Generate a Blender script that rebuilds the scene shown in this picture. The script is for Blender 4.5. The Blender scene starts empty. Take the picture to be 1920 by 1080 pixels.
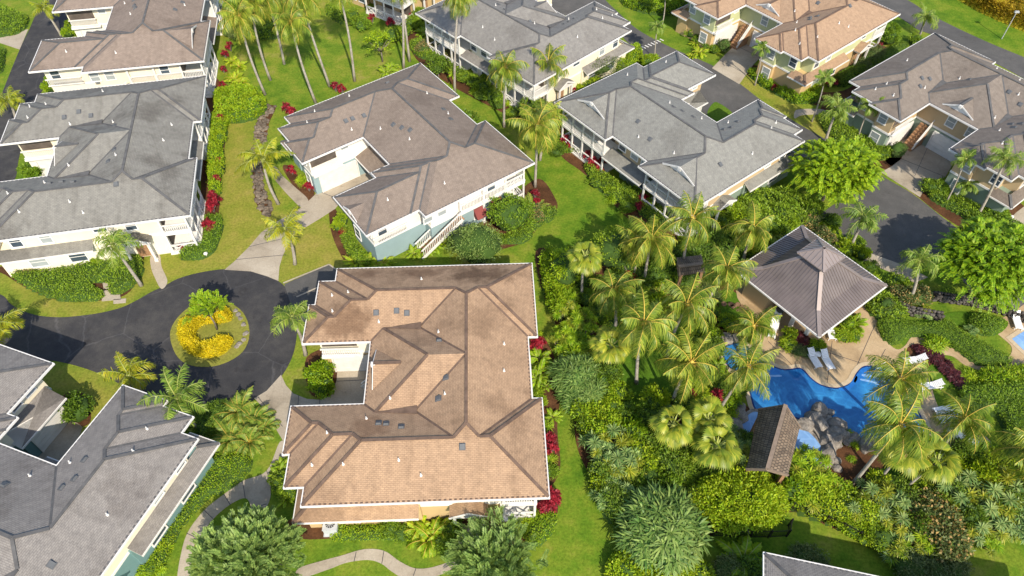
import bpy, math, random
import numpy as np
from mathutils import Vector, Matrix

# ------------------------------------------------------------------ camera, sky, sun
S = bpy.context.scene
COL = S.collection
FOC, TILT, CAMH = 1380.6, math.radians(49.92), 54.0      # focal length (in 1920-wide pixels), pitch, height in metres
cam = bpy.data.cameras.new("camera")
cam.sensor_width = 36.0
cam.lens = FOC / 1920.0 * 36.0
cam.clip_end = 6000.0
camo = bpy.data.objects.new("camera", cam)
COL.objects.link(camo)
camo.location = (0, 0, CAMH)
camo.rotation_euler = (math.pi / 2 - TILT, 0, 0)
S.camera = camo

world = bpy.data.worlds.new("World")
S.world = world
world.use_nodes = True
wn = world.node_tree
sky = wn.nodes.new("ShaderNodeTexSky")
sky.sky_type = 'NISHITA'
sky.sun_disc = False
sky.sun_elevation = math.radians(41.0)
sky.sun_rotation = math.radians(160.4)
wn.links.new(sky.outputs[0], wn.nodes["Background"].inputs[0])
wn.nodes["Background"].inputs[1].default_value = 0.15

sun = bpy.data.lights.new("sun", 'SUN')
sun.energy = 3.7
sun.angle = math.radians(0.5)
sun.color = (1.0, 0.905, 0.76)
suno = bpy.data.objects.new("sun", sun)
COL.objects.link(suno)
_ce = math.cos(math.radians(41.0))
suno.rotation_euler = Vector((-0.335 * _ce, 0.942 * _ce, -math.sin(math.radians(41.0)))).to_track_quat('-Z', 'Y').to_euler()
suno.location = (30, -60, 80)
S.view_settings.view_transform = 'Standard'
S.view_settings.look = 'None'
S.view_settings.exposure = 0.76
S.view_settings.gamma = 1.0
S.cycles.max_bounces = 6
S.cycles.transparent_max_bounces = 4


def G(px, py, z=0.0):
    """the point at height z that survey mark (px, py) stands for"""
    x = (px - 960.0) / FOC
    y = (py - 540.0) / FOC
    d = (x, math.cos(TILT) - y * math.sin(TILT), -math.sin(TILT) - y * math.cos(TILT))
    t = (CAMH - z) / -d[2]
    return (d[0] * t, d[1] * t)


def PY(X, Y, Z):
    zc = Y * math.cos(TILT) + (CAMH - Z) * math.sin(TILT)
    return 960 + FOC * X / zc, 540 + FOC * (-Y * math.sin(TILT) + (CAMH - Z) * math.cos(TILT)) / zc


# ------------------------------------------------------------------ materials
def mat(name):
    m = bpy.data.materials.new(name)
    m.use_nodes = True
    nt = m.node_tree
    return m, nt, nt.nodes["Principled BSDF"]


def node(nt, typ, **kw):
    n = nt.nodes.new(typ)
    for k, v in kw.items():
        if k in n.inputs.keys():
            n.inputs[k].default_value = v
        else:
            setattr(n, k, v)
    return n


def ramp(nt, fac, stops):
    r = nt.nodes.new("ShaderNodeValToRGB")
    while len(r.color_ramp.elements) < len(stops):
        r.color_ramp.elements.new(0.5)
    for e, (p, c) in zip(r.color_ramp.elements, stops):
        e.position = p
        e.color = (*c, 1)
    nt.links.new(fac, r.inputs[0])
    return r.outputs[0]


def mix(nt, fac, a, b, mode='MIX'):
    n = nt.nodes.new("ShaderNodeMix")
    n.data_type = 'RGBA'
    n.blend_type = mode
    for sock, v in ((n.inputs[0], fac), (n.inputs[6], a), (n.inputs[7], b)):
        if isinstance(v, (int, float)):
            sock.default_value = v
        elif isinstance(v, tuple):
            sock.default_value = (*v, 1) if len(v) == 3 else v
        else:
            nt.links.new(v, sock)
    return n.outputs[2]


def noise(nt, vec, scale, detail=3, rough=0.55):
    n = nt.nodes.new("ShaderNodeTexNoise")
    n.inputs["Scale"].default_value = scale
    n.inputs["Detail"].default_value = detail
    n.inputs["Roughness"].default_value = rough
    if vec is not None:
        nt.links.new(vec, n.inputs["Vector"])
    return n.outputs["Fac"]


def coords(nt, out="Object", scale=None):
    tc = nt.nodes.new("ShaderNodeTexCoord")
    if scale is None:
        return tc.outputs[out]
    mp = nt.nodes.new("ShaderNodeMapping")
    mp.inputs["Scale"].default_value = scale
    nt.links.new(tc.outputs[out], mp.inputs[0])
    return mp.outputs[0]


def bump(nt, p, h, strength=0.4, dist=0.05):
    b = nt.nodes.new("ShaderNodeBump")
    b.inputs["Strength"].default_value = strength
    b.inputs["Distance"].default_value = dist
    nt.links.new(h, b.inputs["Height"])
    nt.links.new(b.outputs[0], p.inputs["Normal"])


def plain(name, c, rough=0.6, var=0.12, scale=1.5, spec=0.3, metal=0.0):
    """a painted or plain surface with a little uneven wear"""
    m, nt, p = mat(name)
    f = noise(nt, coords(nt), scale, 5)
    col = ramp(nt, f, [(0.25, tuple(x * (1 - var) for x in c)), (0.75, tuple(min(1, x * (1 + var)) for x in c))])
    nt.links.new(col, p.inputs["Base Color"])
    p.inputs["Roughness"].default_value = rough
    p.inputs["Specular IOR Level"].default_value = spec
    p.inputs["Metallic"].default_value = metal
    return m


def patchy(name, stops, big=0.05, mid=0.6, fine=6.0, rough=0.9, bumpd=0.02, fineamt=0.35, bumps=0.4):
    m, nt, p = mat(name)
    co = coords(nt)
    a = noise(nt, co, big, 4, 0.6)
    b = noise(nt, co, mid, 5, 0.6)
    c = noise(nt, co, fine, 3, 0.7)
    s1 = nt.nodes.new("ShaderNodeMath"); s1.operation = 'MULTIPLY_ADD'
    nt.links.new(a, s1.inputs[0]); s1.inputs[1].default_value = 0.6
    s2 = nt.nodes.new("ShaderNodeMath"); s2.operation = 'MULTIPLY'
    nt.links.new(b, s2.inputs[0]); s2.inputs[1].default_value = 0.4
    nt.links.new(s2.outputs[0], s1.inputs[2])
    col = ramp(nt, s1.outputs[0], stops)
    fr = ramp(nt, c, [(0.3, (1 - fineamt,) * 3), (0.7, (1 + fineamt * 0.0,) * 3)])
    col = mix(nt, 1.0, col, fr, 'MULTIPLY')
    nt.links.new(col, p.inputs["Base Color"])
    p.inputs["Roughness"].default_value = rough
    p.inputs["Specular IOR Level"].default_value = 0.15
    if bumpd:
        bump(nt, p, c, bumps, bumpd)
    return m


def cracked(m, strength=.45, scale=.28):
    nt = m.node_tree; p = nt.nodes["Principled BSDF"]
    src = p.inputs["Base Color"].links[0].from_socket
    co = coords(nt)
    nz = nt.nodes.new("ShaderNodeTexNoise"); nz.inputs["Scale"].default_value = .8; nz.inputs["Detail"].default_value = 5; nt.links.new(co, nz.inputs["Vector"])
    mx = nt.nodes.new("ShaderNodeMix"); mx.data_type = 'VECTOR'; mx.inputs[0].default_value = .35
    nt.links.new(co, mx.inputs[4]); nt.links.new(nz.outputs["Color"], mx.inputs[5])
    v = nt.nodes.new("ShaderNodeTexVoronoi"); v.feature = 'DISTANCE_TO_EDGE'; v.inputs["Scale"].default_value = scale; nt.links.new(mx.outputs[1], v.inputs["Vector"])
    col = mix(nt, 1.0, src, ramp(nt, v.outputs["Distance"], [(0.0, (1 + strength,) * 3), (.012, (1, 1, 1)), (1, (1, 1, 1))]), 'MULTIPLY')
    # stains with ragged edges
    f = noise(nt, co, .45, 6, .7)
    col = mix(nt, 1.0, col, ramp(nt, f, [(.3, (.72, .7, .68)), (.4, (1, 1, 1)), (1, (1, 1, 1))]), 'MULTIPLY')
    nt.links.new(col, p.inputs["Base Color"])


def leafmat(name, c, c2, trans=0.3, rough=0.5, hue=0.5):
    """leaf: each leaf has its own tint between c and c2"""
    m, nt, p = mat(name)
    g = nt.nodes.new("ShaderNodeNewGeometry")
    oi = nt.nodes.new("ShaderNodeObjectInfo")
    col = ramp(nt, g.outputs["Random Per Island"], [(0.0, c), (0.65, tuple((x + y) / 2 for x, y in zip(c, c2))), (1.0, c2)])
    big = noise(nt, coords(nt), 0.9, 3)
    br = ramp(nt, big, [(0.3, (0.72,) * 3), (0.7, (1.15,) * 3)])
    col = mix(nt, 1.0, col, br, 'MULTIPLY')
    ob = ramp(nt, oi.outputs["Random"], [(0.0, (0.82, 0.88, 0.8)), (1.0, (1.12, 1.06, 1.0))])
    col = mix(nt, 1.0, col, ob, 'MULTIPLY')
    nt.links.new(col, p.inputs["Base Color"])
    p.inputs["Roughness"].default_value = rough
    p.inputs["Specular IOR Level"].default_value = 0.25
    t = nt.nodes.new("ShaderNodeBsdfTranslucent")
    tc = mix(nt, 1.0, col, (1.5, 1.35, 0.6), 'MULTIPLY')
    nt.links.new(tc, t.inputs[0])
    ms = nt.nodes.new("ShaderNodeMixShader")
    ms.inputs[0].default_value = trans
    nt.links.new(p.outputs[0], ms.inputs[1])
    nt.links.new(t.outputs[0], ms.inputs[2])
    nt.links.new(ms.outputs[0], nt.nodes["Material Output"].inputs[0])
    return m


def half(nt, v):
    n = nt.nodes.new("ShaderNodeMath"); n.operation = 'MULTIPLY'; n.inputs[1].default_value = .5
    nt.links.new(v, n.inputs[0])
    return n.outputs[0]


def shingle(name, c, stain=0.5, marks=()):
    m, nt, p = mat(name)
    uv = coords(nt, "UV")
    br = nt.nodes.new("ShaderNodeTexBrick")
    br.offset = 0.5
    nt.links.new(uv, br.inputs["Vector"])
    br.inputs["Color1"].default_value = (*[x * 1.06 for x in c], 1)
    br.inputs["Color2"].default_value = (*[x * 0.93 for x in c], 1)
    br.inputs["Mortar"].default_value = (*[x * 0.76 for x in c], 1)
    br.inputs["Scale"].default_value = 1.0
    br.inputs["Mortar Size"].default_value = 0.02
    br.inputs["Mortar Smooth"].default_value = 0.2
    br.inputs["Bias"].default_value = 0.1
    br.inputs["Brick Width"].default_value = 0.3
    br.inputs["Row Height"].default_value = 0.13
    col = br.outputs["Color"]
    blot = noise(nt, coords(nt, "UV", (2.2, 2.2, 1)), 1.0, 6, 0.65)
    col = mix(nt, 1.0, col, ramp(nt, blot, [(0.32, (0.82, 0.82, 0.83)), (0.68, (1.13, 1.125, 1.11))]), 'MULTIPLY')
    # weathering: streaks that run down the slope, and a few broad blotches of lichen
    st = noise(nt, coords(nt, "UV", (0.7, 0.16, 1)), 1.0, 5, 0.6)
    col = mix(nt, 1.0, col, ramp(nt, st, [(0.36, (1 - 0.35 * stain, 1 - 0.36 * stain, 1 - 0.36 * stain)), (0.52, (1, 1, 1)), (0.72, (1 + 0.12 * stain,) * 3)]), 'MULTIPLY')
    bl = noise(nt, coords(nt, "Object"), 0.16, 6, 0.62)
    col = mix(nt, 1.0, col, ramp(nt, bl, [(0.38, (1 - 0.5 * stain, 1 - 0.53 * stain, 1 - 0.54 * stain)), (0.46, (1, 1, 1)), (1.0, (1, 1, 1))]), 'MULTIPLY')
    # old lichen fields this roof carries: centre and half sizes on the plan, ragged edges
    for (mx, my, sx, sy, k) in marks:
        mp = nt.nodes.new("ShaderNodeMapping")
        mp.inputs["Location"].default_value = (-mx / sx, -my / sy, 0); mp.inputs["Scale"].default_value = (1 / sx, 1 / sy, 0)
        nt.links.new(coords(nt), mp.inputs[0])
        ln = nt.nodes.new("ShaderNodeVectorMath"); ln.operation = 'LENGTH'; nt.links.new(mp.outputs[0], ln.inputs[0])
        ad = nt.nodes.new("ShaderNodeMath"); ad.operation = 'MULTIPLY_ADD'
        nt.links.new(noise(nt, coords(nt), .9, 6, .7), ad.inputs[0]); ad.inputs[1].default_value = 1.6; nt.links.new(ln.outputs["Value"], ad.inputs[2])
        col =  mix(nt, 1.0, col, ramp(nt, half(nt, ad.outputs[0]), [(0.55, (k, k * .93, k * .9)), (.8, (1, 1, 1))]), 'MULTIPLY')
    nt.links.new(col, p.inputs["Base Color"])
    p.inputs["Roughness"].default_value = 0.9
    p.inputs["Specular IOR Level"].default_value = 0.2
    bump(nt, p, br.outputs["Fac"], 0.5, -0.03)
    return m


def siding(name, c, pitch=0.16, vertical=False):
    m, nt, p = mat(name)
    w = nt.nodes.new("ShaderNodeTexWave")
    w.wave_type = 'BANDS'
    w.bands_direction = 'Z' if not vertical else 'DIAGONAL'
    w.wave_profile = 'SAW'
    w.inputs["Scale"].default_value = 2 * math.pi / pitch / 20 * 1.0
    nt.links.new(coords(nt), w.inputs["Vector"])
    f = noise(nt, coords(nt), 0.8, 5)
    col = ramp(nt, f, [(0.3, tuple(x * 0.9 for x in c)), (0.7, c)])
    col = mix(nt, 1.0, col, ramp(nt, w.outputs["Fac"], [(0.0, (0.78,) * 3), (0.15, (1, 1, 1))]), 'MULTIPLY')
    nt.links.new(col, p.inputs["Base Color"])
    p.inputs["Roughness"].default_value = 0.7
    return m


M = {}
M['lawn'] = patchy('lawn', [(0.28, (0.078, 0.15, 0.012)), (0.45, (0.13, 0.215, 0.018)), (0.6, (0.18, 0.235, 0.026)), (0.75, (0.25, 0.25, 0.048))], 0.06, 0.45, 5.0, bumpd=0.05, fineamt=0.45)
M['dry'] = patchy('dry_lawn', [(0.3, (0.17, 0.2, 0.025)), (0.5, (0.25, 0.245, 0.045)), (0.7, (0.33, 0.28, 0.075))], 0.1, 0.6, 5.0, bumpd=0.05, fineamt=0.4)
M['lush'] = patchy('lush_lawn', [(0.3, (0.05, 0.12, 0.008)), (0.5, (0.08, 0.17, 0.01)), (0.7, (0.13, 0.2, 0.018))], 0.1, 0.5, 5.0, bumpd=0.05, fineamt=0.45)
M['asphalt'] = patchy('asphalt', [(0.34, (0.038, 0.038, 0.041)), (0.48, (0.05, 0.049, 0.051)), (0.64, (0.078, 0.074, 0.07))], 0.16, 1.1, 9.0, bumpd=0.01, fineamt=0.25)
M['asphalt2'] = patchy('worn_asphalt', [(0.3, (0.075, 0.073, 0.07)), (0.5, (0.1, 0.097, 0.092)), (0.7, (0.15, 0.14, 0.13))], 0.12, 0.7, 9.0, bumpd=0.01, fineamt=0.25)
M['concrete'] = patchy('concrete', [(0.32, (0.2, 0.165, 0.12)), (0.46, (0.36, 0.305, 0.23)), (0.68, (0.48, 0.42, 0.33))], 0.18, 0.5, 7.0, bumpd=0.01, fineamt=0.2)
M['deck'] = patchy('tan_concrete', [(0.32, (0.24, 0.165, 0.09)), (0.48, (0.42, 0.3, 0.17)), (0.7, (0.55, 0.42, 0.26))], 0.2, 0.55, 7.0, bumpd=0.01, fineamt=0.2)
M['coping'] = patchy('coping', [(0.3, (0.42, 0.32, 0.2)), (0.7, (0.58, 0.47, 0.32))], 0.5, 1.2, 7.0, bumpd=0.01, fineamt=0.2)
M['soil'] = patchy('soil', [(0.3, (0.05, 0.024, 0.011)), (0.5, (0.11, 0.05, 0.022)), (0.7, (0.19, 0.09, 0.04))], 0.3, 1.0, 6.0, bumpd=0.06, fineamt=0.5)
M['rock'] = patchy('lava_rock', [(0.3, (0.03, 0.027, 0.024)), (0.5, (0.09, 0.08, 0.07)), (0.7, (0.19, 0.17, 0.15))], 0.6, 1.5, 8.0, bumpd=0.08, fineamt=0.5)
M['boulder'] = patchy('boulder', [(0.3, (0.12, 0.105, 0.09)), (0.5, (0.27, 0.24, 0.205)), (0.7, (0.46, 0.41, 0.35))], 0.6, 1.2, 6.0, bumpd=0.1, fineamt=0.4)
M['white'] = plain('white_paint', (0.66, 0.64, 0.6), 0.55, 0.1)
M['trim'] = plain('trim_white', (0.74, 0.72, 0.68), 0.5, 0.06)
M['dark'] = plain('dark_metal', (0.05, 0.05, 0.055), 0.5)
M['ventgrey'] = plain('vent_grey', (0.1, 0.105, 0.11), 0.6)
M['glass'] = plain('window_glass', (0.05, 0.07, 0.09), 0.12, 0.3, 0.6, 0.6)
M['blind'] = plain('window_blind', (0.3, 0.33, 0.33), 0.25, 0.15, 0.6, 0.6)
M['darkpane'] = plain('recess_pane', (0.10, 0.08, 0.065), 0.8, 0.5, 1.2)
M['awning'] = plain('awning_red', (0.2, 0.05, 0.045), 0.8)
M['wood'] = plain('stair_wood', (0.3, 0.17, 0.09), 0.7, 0.2, 3)
M['trunk'] = patchy('palm_bark', [(0.3, (0.24, 0.2, 0.16)), (0.5, (0.4, 0.36, 0.3)), (0.7, (0.55, 0.5, 0.43))], 0.5, 2.5, 8.0, bumpd=0.03, fineamt=0.4)
M['bark'] = patchy('bark', [(0.3, (0.1, 0.08, 0.06)), (0.5, (0.2, 0.17, 0.14)), (0.7, (0.32, 0.28, 0.24))], 0.5, 2.5, 8.0, bumpd=0.03, fineamt=0.4)
M['rachis'] = plain('frond_stalk', (0.5, 0.36, 0.06), 0.5)
M['rachisg'] = plain('frond_stalk_green', (0.3, 0.33, 0.08), 0.5)
M['coco'] = plain('coconut_husk', (0.4, 0.2, 0.05), 0.6)
M['lounge'] = plain('lounger_white', (0.8, 0.79, 0.76), 0.5, 0.05)
M['acgrey'] = plain('ac_grey', (0.45, 0.47, 0.48), 0.5)
M['pole'] = plain('pole_grey', (0.35, 0.36, 0.36), 0.4)
M['fence'] = plain('fence_black', (0.015, 0.013, 0.012), 0.5)
for _m in ('asphalt', 'asphalt2', 'concrete', 'deck'):
    cracked(M[_m], .5 if _m == 'asphalt' else -.1)
L = {}
L['bright'] = leafmat('leaf_bright', (0.15, 0.3, 0.01), (0.38, 0.48, 0.022))
L['mid'] = leafmat('leaf_mid', (0.12, 0.225, 0.015), (0.31, 0.43, 0.035))
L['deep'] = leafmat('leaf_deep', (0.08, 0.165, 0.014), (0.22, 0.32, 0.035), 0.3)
L['lime'] = leafmat('leaf_lime', (0.2, 0.35, 0.012), (0.43, 0.52, 0.025))
L['yellow'] = leafmat('leaf_yellow', (0.46, 0.42, 0.01), (0.78, 0.64, 0.02))
L['silver'] = leafmat('leaf_silver', (0.12, 0.21, 0.045), (0.31, 0.41, 0.11), 0.25)
L['willow'] = leafmat('leaf_willow', (0.07, 0.16, 0.03), (0.25, 0.36, 0.09), 0.2)
L['olive'] = leafmat('leaf_olive', (0.1, 0.14, 0.045), (0.22, 0.26, 0.09), 0.2)
L['blue'] = leafmat('leaf_bluegreen', (0.09, 0.19, 0.05), (0.36, 0.45, 0.15), 0.2)
L['red'] = leafmat('leaf_red', (0.13, 0.008, 0.016), (0.4, 0.025, 0.045), 0.2)
L['orange'] = leafmat('leaf_orange', (0.4, 0.24, 0.08), (0.62, 0.45, 0.2), 0.25)
L['purple'] = leafmat('leaf_purple', (0.04, 0.012, 0.018), (0.12, 0.03, 0.035), 0.2)
L['coco'] = leafmat('leaf_coconut', (0.1, 0.19, 0.018), (0.4, 0.43, 0.055), 0.3, 0.4)
L['royal'] = leafmat('leaf_royal', (0.12, 0.22, 0.03), (0.3, 0.38, 0.06), 0.3, 0.45)
L['goldpalm'] = leafmat('leaf_goldpalm', (0.19, 0.27, 0.015), (0.46, 0.42, 0.03), 0.3, 0.45)
L['fan'] = leafmat('leaf_fan', (0.16, 0.24, 0.02), (0.45, 0.44, 0.05), 0.3, 0.4)
L['brown'] = leafmat('leaf_dead', (0.2, 0.11, 0.04), (0.4, 0.27, 0.12), 0.15)
L['straw'] = leafmat('leaf_straw', (0.3, 0.2, 0.02), (0.5, 0.38, 0.03), 0.25)
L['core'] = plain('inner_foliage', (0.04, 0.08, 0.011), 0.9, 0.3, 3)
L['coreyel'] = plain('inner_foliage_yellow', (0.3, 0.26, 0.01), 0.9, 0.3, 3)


# ------------------------------------------------------------------ mesh building
def tag(o, label=None, cat=None, group=None, kind=None):
    for k, v in (('label', label), ('category', cat), ('group', group), ('kind', kind)):
        if v:
            o[k] = v
    return o


def link(name, me, parent=None, loc=None, rotz=None, scale=None):
    o = bpy.data.objects.new(name, me)
    COL.objects.link(o)
    if parent is not None:
        o.parent = parent
    if loc is not None:
        o.location = loc
    if rotz is not None:
        o.rotation_euler = (0, 0, rotz)
    if scale is not None:
        o.scale = scale
    return o


class MB:
    def __init__(s):
        s.v = []; s.f = []; s.mi = []; s.uv = {}; s.cur = 0

    def face(s, pts, uv=None):
        b = len(s.v)
        s.v += [tuple(p) for p in pts]
        s.f.append(list(range(b, b + len(pts))))
        s.mi.append(s.cur)
        if uv:
            s.uv[len(s.f) - 1] = uv

    def box(s, x0, x1, y0, y1, z0, z1):
        s.hexa([(x0, y0, z0), (x1, y0, z0), (x1, y1, z0), (x0, y1, z0), (x0, y0, z1), (x1, y0, z1), (x1, y1, z1), (x0, y1, z1)])

    def hexa(s, p):
        b = len(s.v)
        s.v += [tuple(q) for q in p]
        for f in ((3, 2, 1, 0), (4, 5, 6, 7), (0, 1, 5, 4), (1, 2, 6, 5), (2, 3, 7, 6), (3, 0, 4, 7)):
            s.f.append([b + i for i in f]); s.mi.append(s.cur)

    def bar(s, a, b, w, h, up=(0, 0, 1)):
        """a square bar from a to b, w wide, h deep, its axis at mid depth"""
        a = Vector(a); b = Vector(b); d = (b - a).normalized(); u = Vector(up)
        side = d.cross(u)
        if side.length < 1e-4:
            side = Vector((1, 0, 0))
        side.normalize(); u = side.cross(d).normalized()
        sd = side * (w / 2); uu = u * (h / 2)
        s.hexa([a - sd - uu, a + sd - uu, b + sd - uu, b - sd - uu, a - sd + uu, a + sd + uu, b + sd + uu, b - sd + uu])

    def prism(s, poly, z0, z1, top=True, bottom=True):
        b = len(s.v); n = len(poly)
        s.v += [(x, y, z0) for x, y in poly] + [(x, y, z1) for x, y in poly]
        for i in range(n):
            j = (i + 1) % n
            s.f.append([b + i, b + j, b + n + j, b + n + i]); s.mi.append(s.cur)
        if top:
            s.f.append([b + n + i for i in range(n)]); s.mi.append(s.cur)
        if bottom:
            s.f.append([b + i for i in reversed(range(n))]); s.mi.append(s.cur)

    def tube(s, path, radii, n=8):
        b0 = len(s.v)
        for k, (p, r) in enumerate(zip(path, radii)):
            p = Vector(p)
            d = (Vector(path[min(k + 1, len(path) - 1)]) - Vector(path[max(k - 1, 0)])).normalized()
            a = d.cross(Vector((0.3, 1, 0.1))).normalized(); c = d.cross(a)
            for i in range(n):
                t = 2 * math.pi * i / n
                s.v.append(tuple(p + a * (r * math.cos(t)) + c * (r * math.sin(t))))
        for k in range(len(path) - 1):
            for i in range(n):
                j = (i + 1) % n
                s.f.append([b0 + k * n + i, b0 + k * n + j, b0 + (k + 1) * n + j, b0 + (k + 1) * n + i]); s.mi.append(s.cur)
        s.f.append([b0 + (len(path) - 1) * n + i for i in range(n)]); s.mi.append(s.cur)
        s.f.append([b0 + i for i in reversed(range(n))]); s.mi.append(s.cur)

    def mesh(s, name, mats, smooth=False):
        me = bpy.data.meshes.new(name)
        me.from_pydata(s.v, [], s.f)
        for m in (mats if isinstance(mats, (list, tuple)) else [mats]):
            me.materials.append(m)
        me.polygons.foreach_set('material_index', s.mi)
        if s.uv:
            ul = me.uv_layers.new(name='uv')
            for p in me.polygons:
                q = s.uv.get(p.index)
                if q:
                    for li, c in zip(p.loop_indices, q):
                        ul.data[li].uv = c
        if smooth:
            me.polygons.foreach_set('use_smooth', [True] * len(me.polygons))
        me.update()
        return me

    def build(s, name, mats, parent=None, smooth=False, **kw):
        return link(name, s.mesh(name, mats, smooth), parent, **kw)


class Cloud:
    """many small leaves gathered with numpy: strips of five points, diamonds of four"""
    def __init__(s, seed=0):
        s.v = []; s.q = []; s.t = []; s.qm = []; s.tm = []; s.n = 0
        s.r = np.random.RandomState(seed)

    def _add(s, V, Q=None, T=None, m=0):
        if Q is not None:
            s.q.append(Q + s.n); s.qm.append(np.full(len(Q), m))
        if T is not None:
            s.t.append(T + s.n); s.tm.append(np.full(len(T), m))
        s.v.append(V); s.n += len(V)

    def strips(s, B, D, W, ln, w, droop, m=0):
        """leaves from B along D, W the sideways vector, tip sunk by droop*length"""
        B = np.asarray(B, float); D = np.asarray(D, float); W = np.asarray(W, float); N = len(B)
        ln = np.broadcast_to(ln, (N,))[:, None]; w = np.broadcast_to(w, (N,))[:, None]; g = np.broadcast_to(droop, (N,))[:, None]
        z = np.array([[0, 0, 1.0]])
        mid = B + D * ln * 0.55 - z * g * ln * 0.22
        tip = B + D * ln * 0.95 - z * g * ln
        V = np.stack([B - W * w * .3, B + W * w * .3, mid + W * w * .5, mid - W * w * .5, tip], 1).reshape(-1, 3)
        i = np.arange(N)[:, None] * 5
        s._add(V, i + np.array([[0, 1, 2, 3]]), i + np.array([[3, 2, 4]]), m)

    def diamonds(s, B, D, W, ln, w, fold=0.15, m=0):
        B = np.asarray(B, float); N = len(B)
        ln = np.broadcast_to(ln, (N,))[:, None]; w = np.broadcast_to(w, (N,))[:, None]
        U = np.cross(D, W)
        mid = B + D * ln * 0.45
        V = np.stack([B, mid + W * w * .5 + U * ln * fold, B + D * ln, mid - W * w * .5 + U * ln * fold], 1).reshape(-1, 3)
        i = np.arange(N)[:, None] * 4
        s._add(V, i + np.array([[0, 1, 2, 3]]), None, m)

    def raw(s, V, Q=None, T=None, m=0):
        s._add(np.asarray(V, float), None if Q is None else np.asarray(Q), None if T is None else np.asarray(T), m)

    def rand_dirs(s, n, zmin=-1.0):
        z = s.r.uniform(zmin, 1, n); a = s.r.uniform(0, 2 * math.pi, n); q = np.sqrt(1 - z * z)
        return np.stack([q * np.cos(a), q * np.sin(a), z], 1)

    def mesh(s, name, mats, smooth=False):
        V = np.concatenate(s.v)
        Q = np.concatenate(s.q) if s.q else np.zeros((0, 4), int)
        T = np.concatenate(s.t) if s.t else np.zeros((0, 3), int)
        me = bpy.data.meshes.new(name)
        me.vertices.add(len(V)); me.vertices.foreach_set('co', V.astype(np.float32).ravel())
        nl = Q.size + T.size
        me.loops.add(nl); me.loops.foreach_set('vertex_index', np.concatenate([Q.ravel(), T.ravel()]).astype(np.int32))
        me.polygons.add(len(Q) + len(T))
        st = np.concatenate([np.arange(len(Q)) * 4, Q.size + np.arange(len(T)) * 3])
        me.polygons.foreach_set('loop_start', st.astype(np.int32))
        for mm in (mats if isinstance(mats, (list, tuple)) else [mats]):
            me.materials.append(mm)
        mi = np.concatenate((s.qm if s.q else []) + (s.tm if s.t else []))
        me.polygons.foreach_set('material_index', mi.astype(np.int32))
        me.update(calc_edges=True); me.validate()
        return me


def unit(a):
    return a / (np.linalg.norm(a, axis=-1, keepdims=True) + 1e-9)


def smooth_loop(pts, k=6, closed=True):
    out = []; n = len(pts)
    for i in range(n if closed else n - 1):
        p0 = pts[(i - 1) % n] if closed or i > 0 else pts[i]
        p1 = pts[i]; p2 = pts[(i + 1) % n]
        p3 = pts[(i + 2) % n] if closed or i + 2 < n else p2
        for j in range(k):
            t = j / k
            out.append(tuple(0.5 * ((2 * b) + (-a + c) * t + (2 * a - 5 * b + 4 * c - d) * t * t + (-a + 3 * b - 3 * c + d) * t ** 3)
                             for a, b, c, d in zip(p0, p1, p2, p3)))
    if not closed:
        out.append(pts[-1])
    return out


def zoomed(pts, ox, oy, k=3.0):
    return [(ox + x / k, oy + y / k) for x, y in pts]


def ground_poly(px, smooth=True, k=5, z=0.0):
    p = [G(x, y, z) for x, y in px]
    return smooth_loop(p, k) if smooth else p


def sheet(name, px, m, z, smooth=True, kind='structure', label=None, cat=None):
    p = ground_poly(px, smooth)
    a = sum(p[i][0] * p[(i + 1) % len(p)][1] - p[(i + 1) % len(p)][0] * p[i][1] for i in range(len(p)))
    if a < 0:
        p = p[::-1]
    mb = MB()
    mb.prism(p, -0.05, z, bottom=False)
    o = mb.build(name, m)
    return tag(o, label, cat, None, kind)


# ------------------------------------------------------------------ houses
EZ, PITCH = 5.5, 0.42


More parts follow.
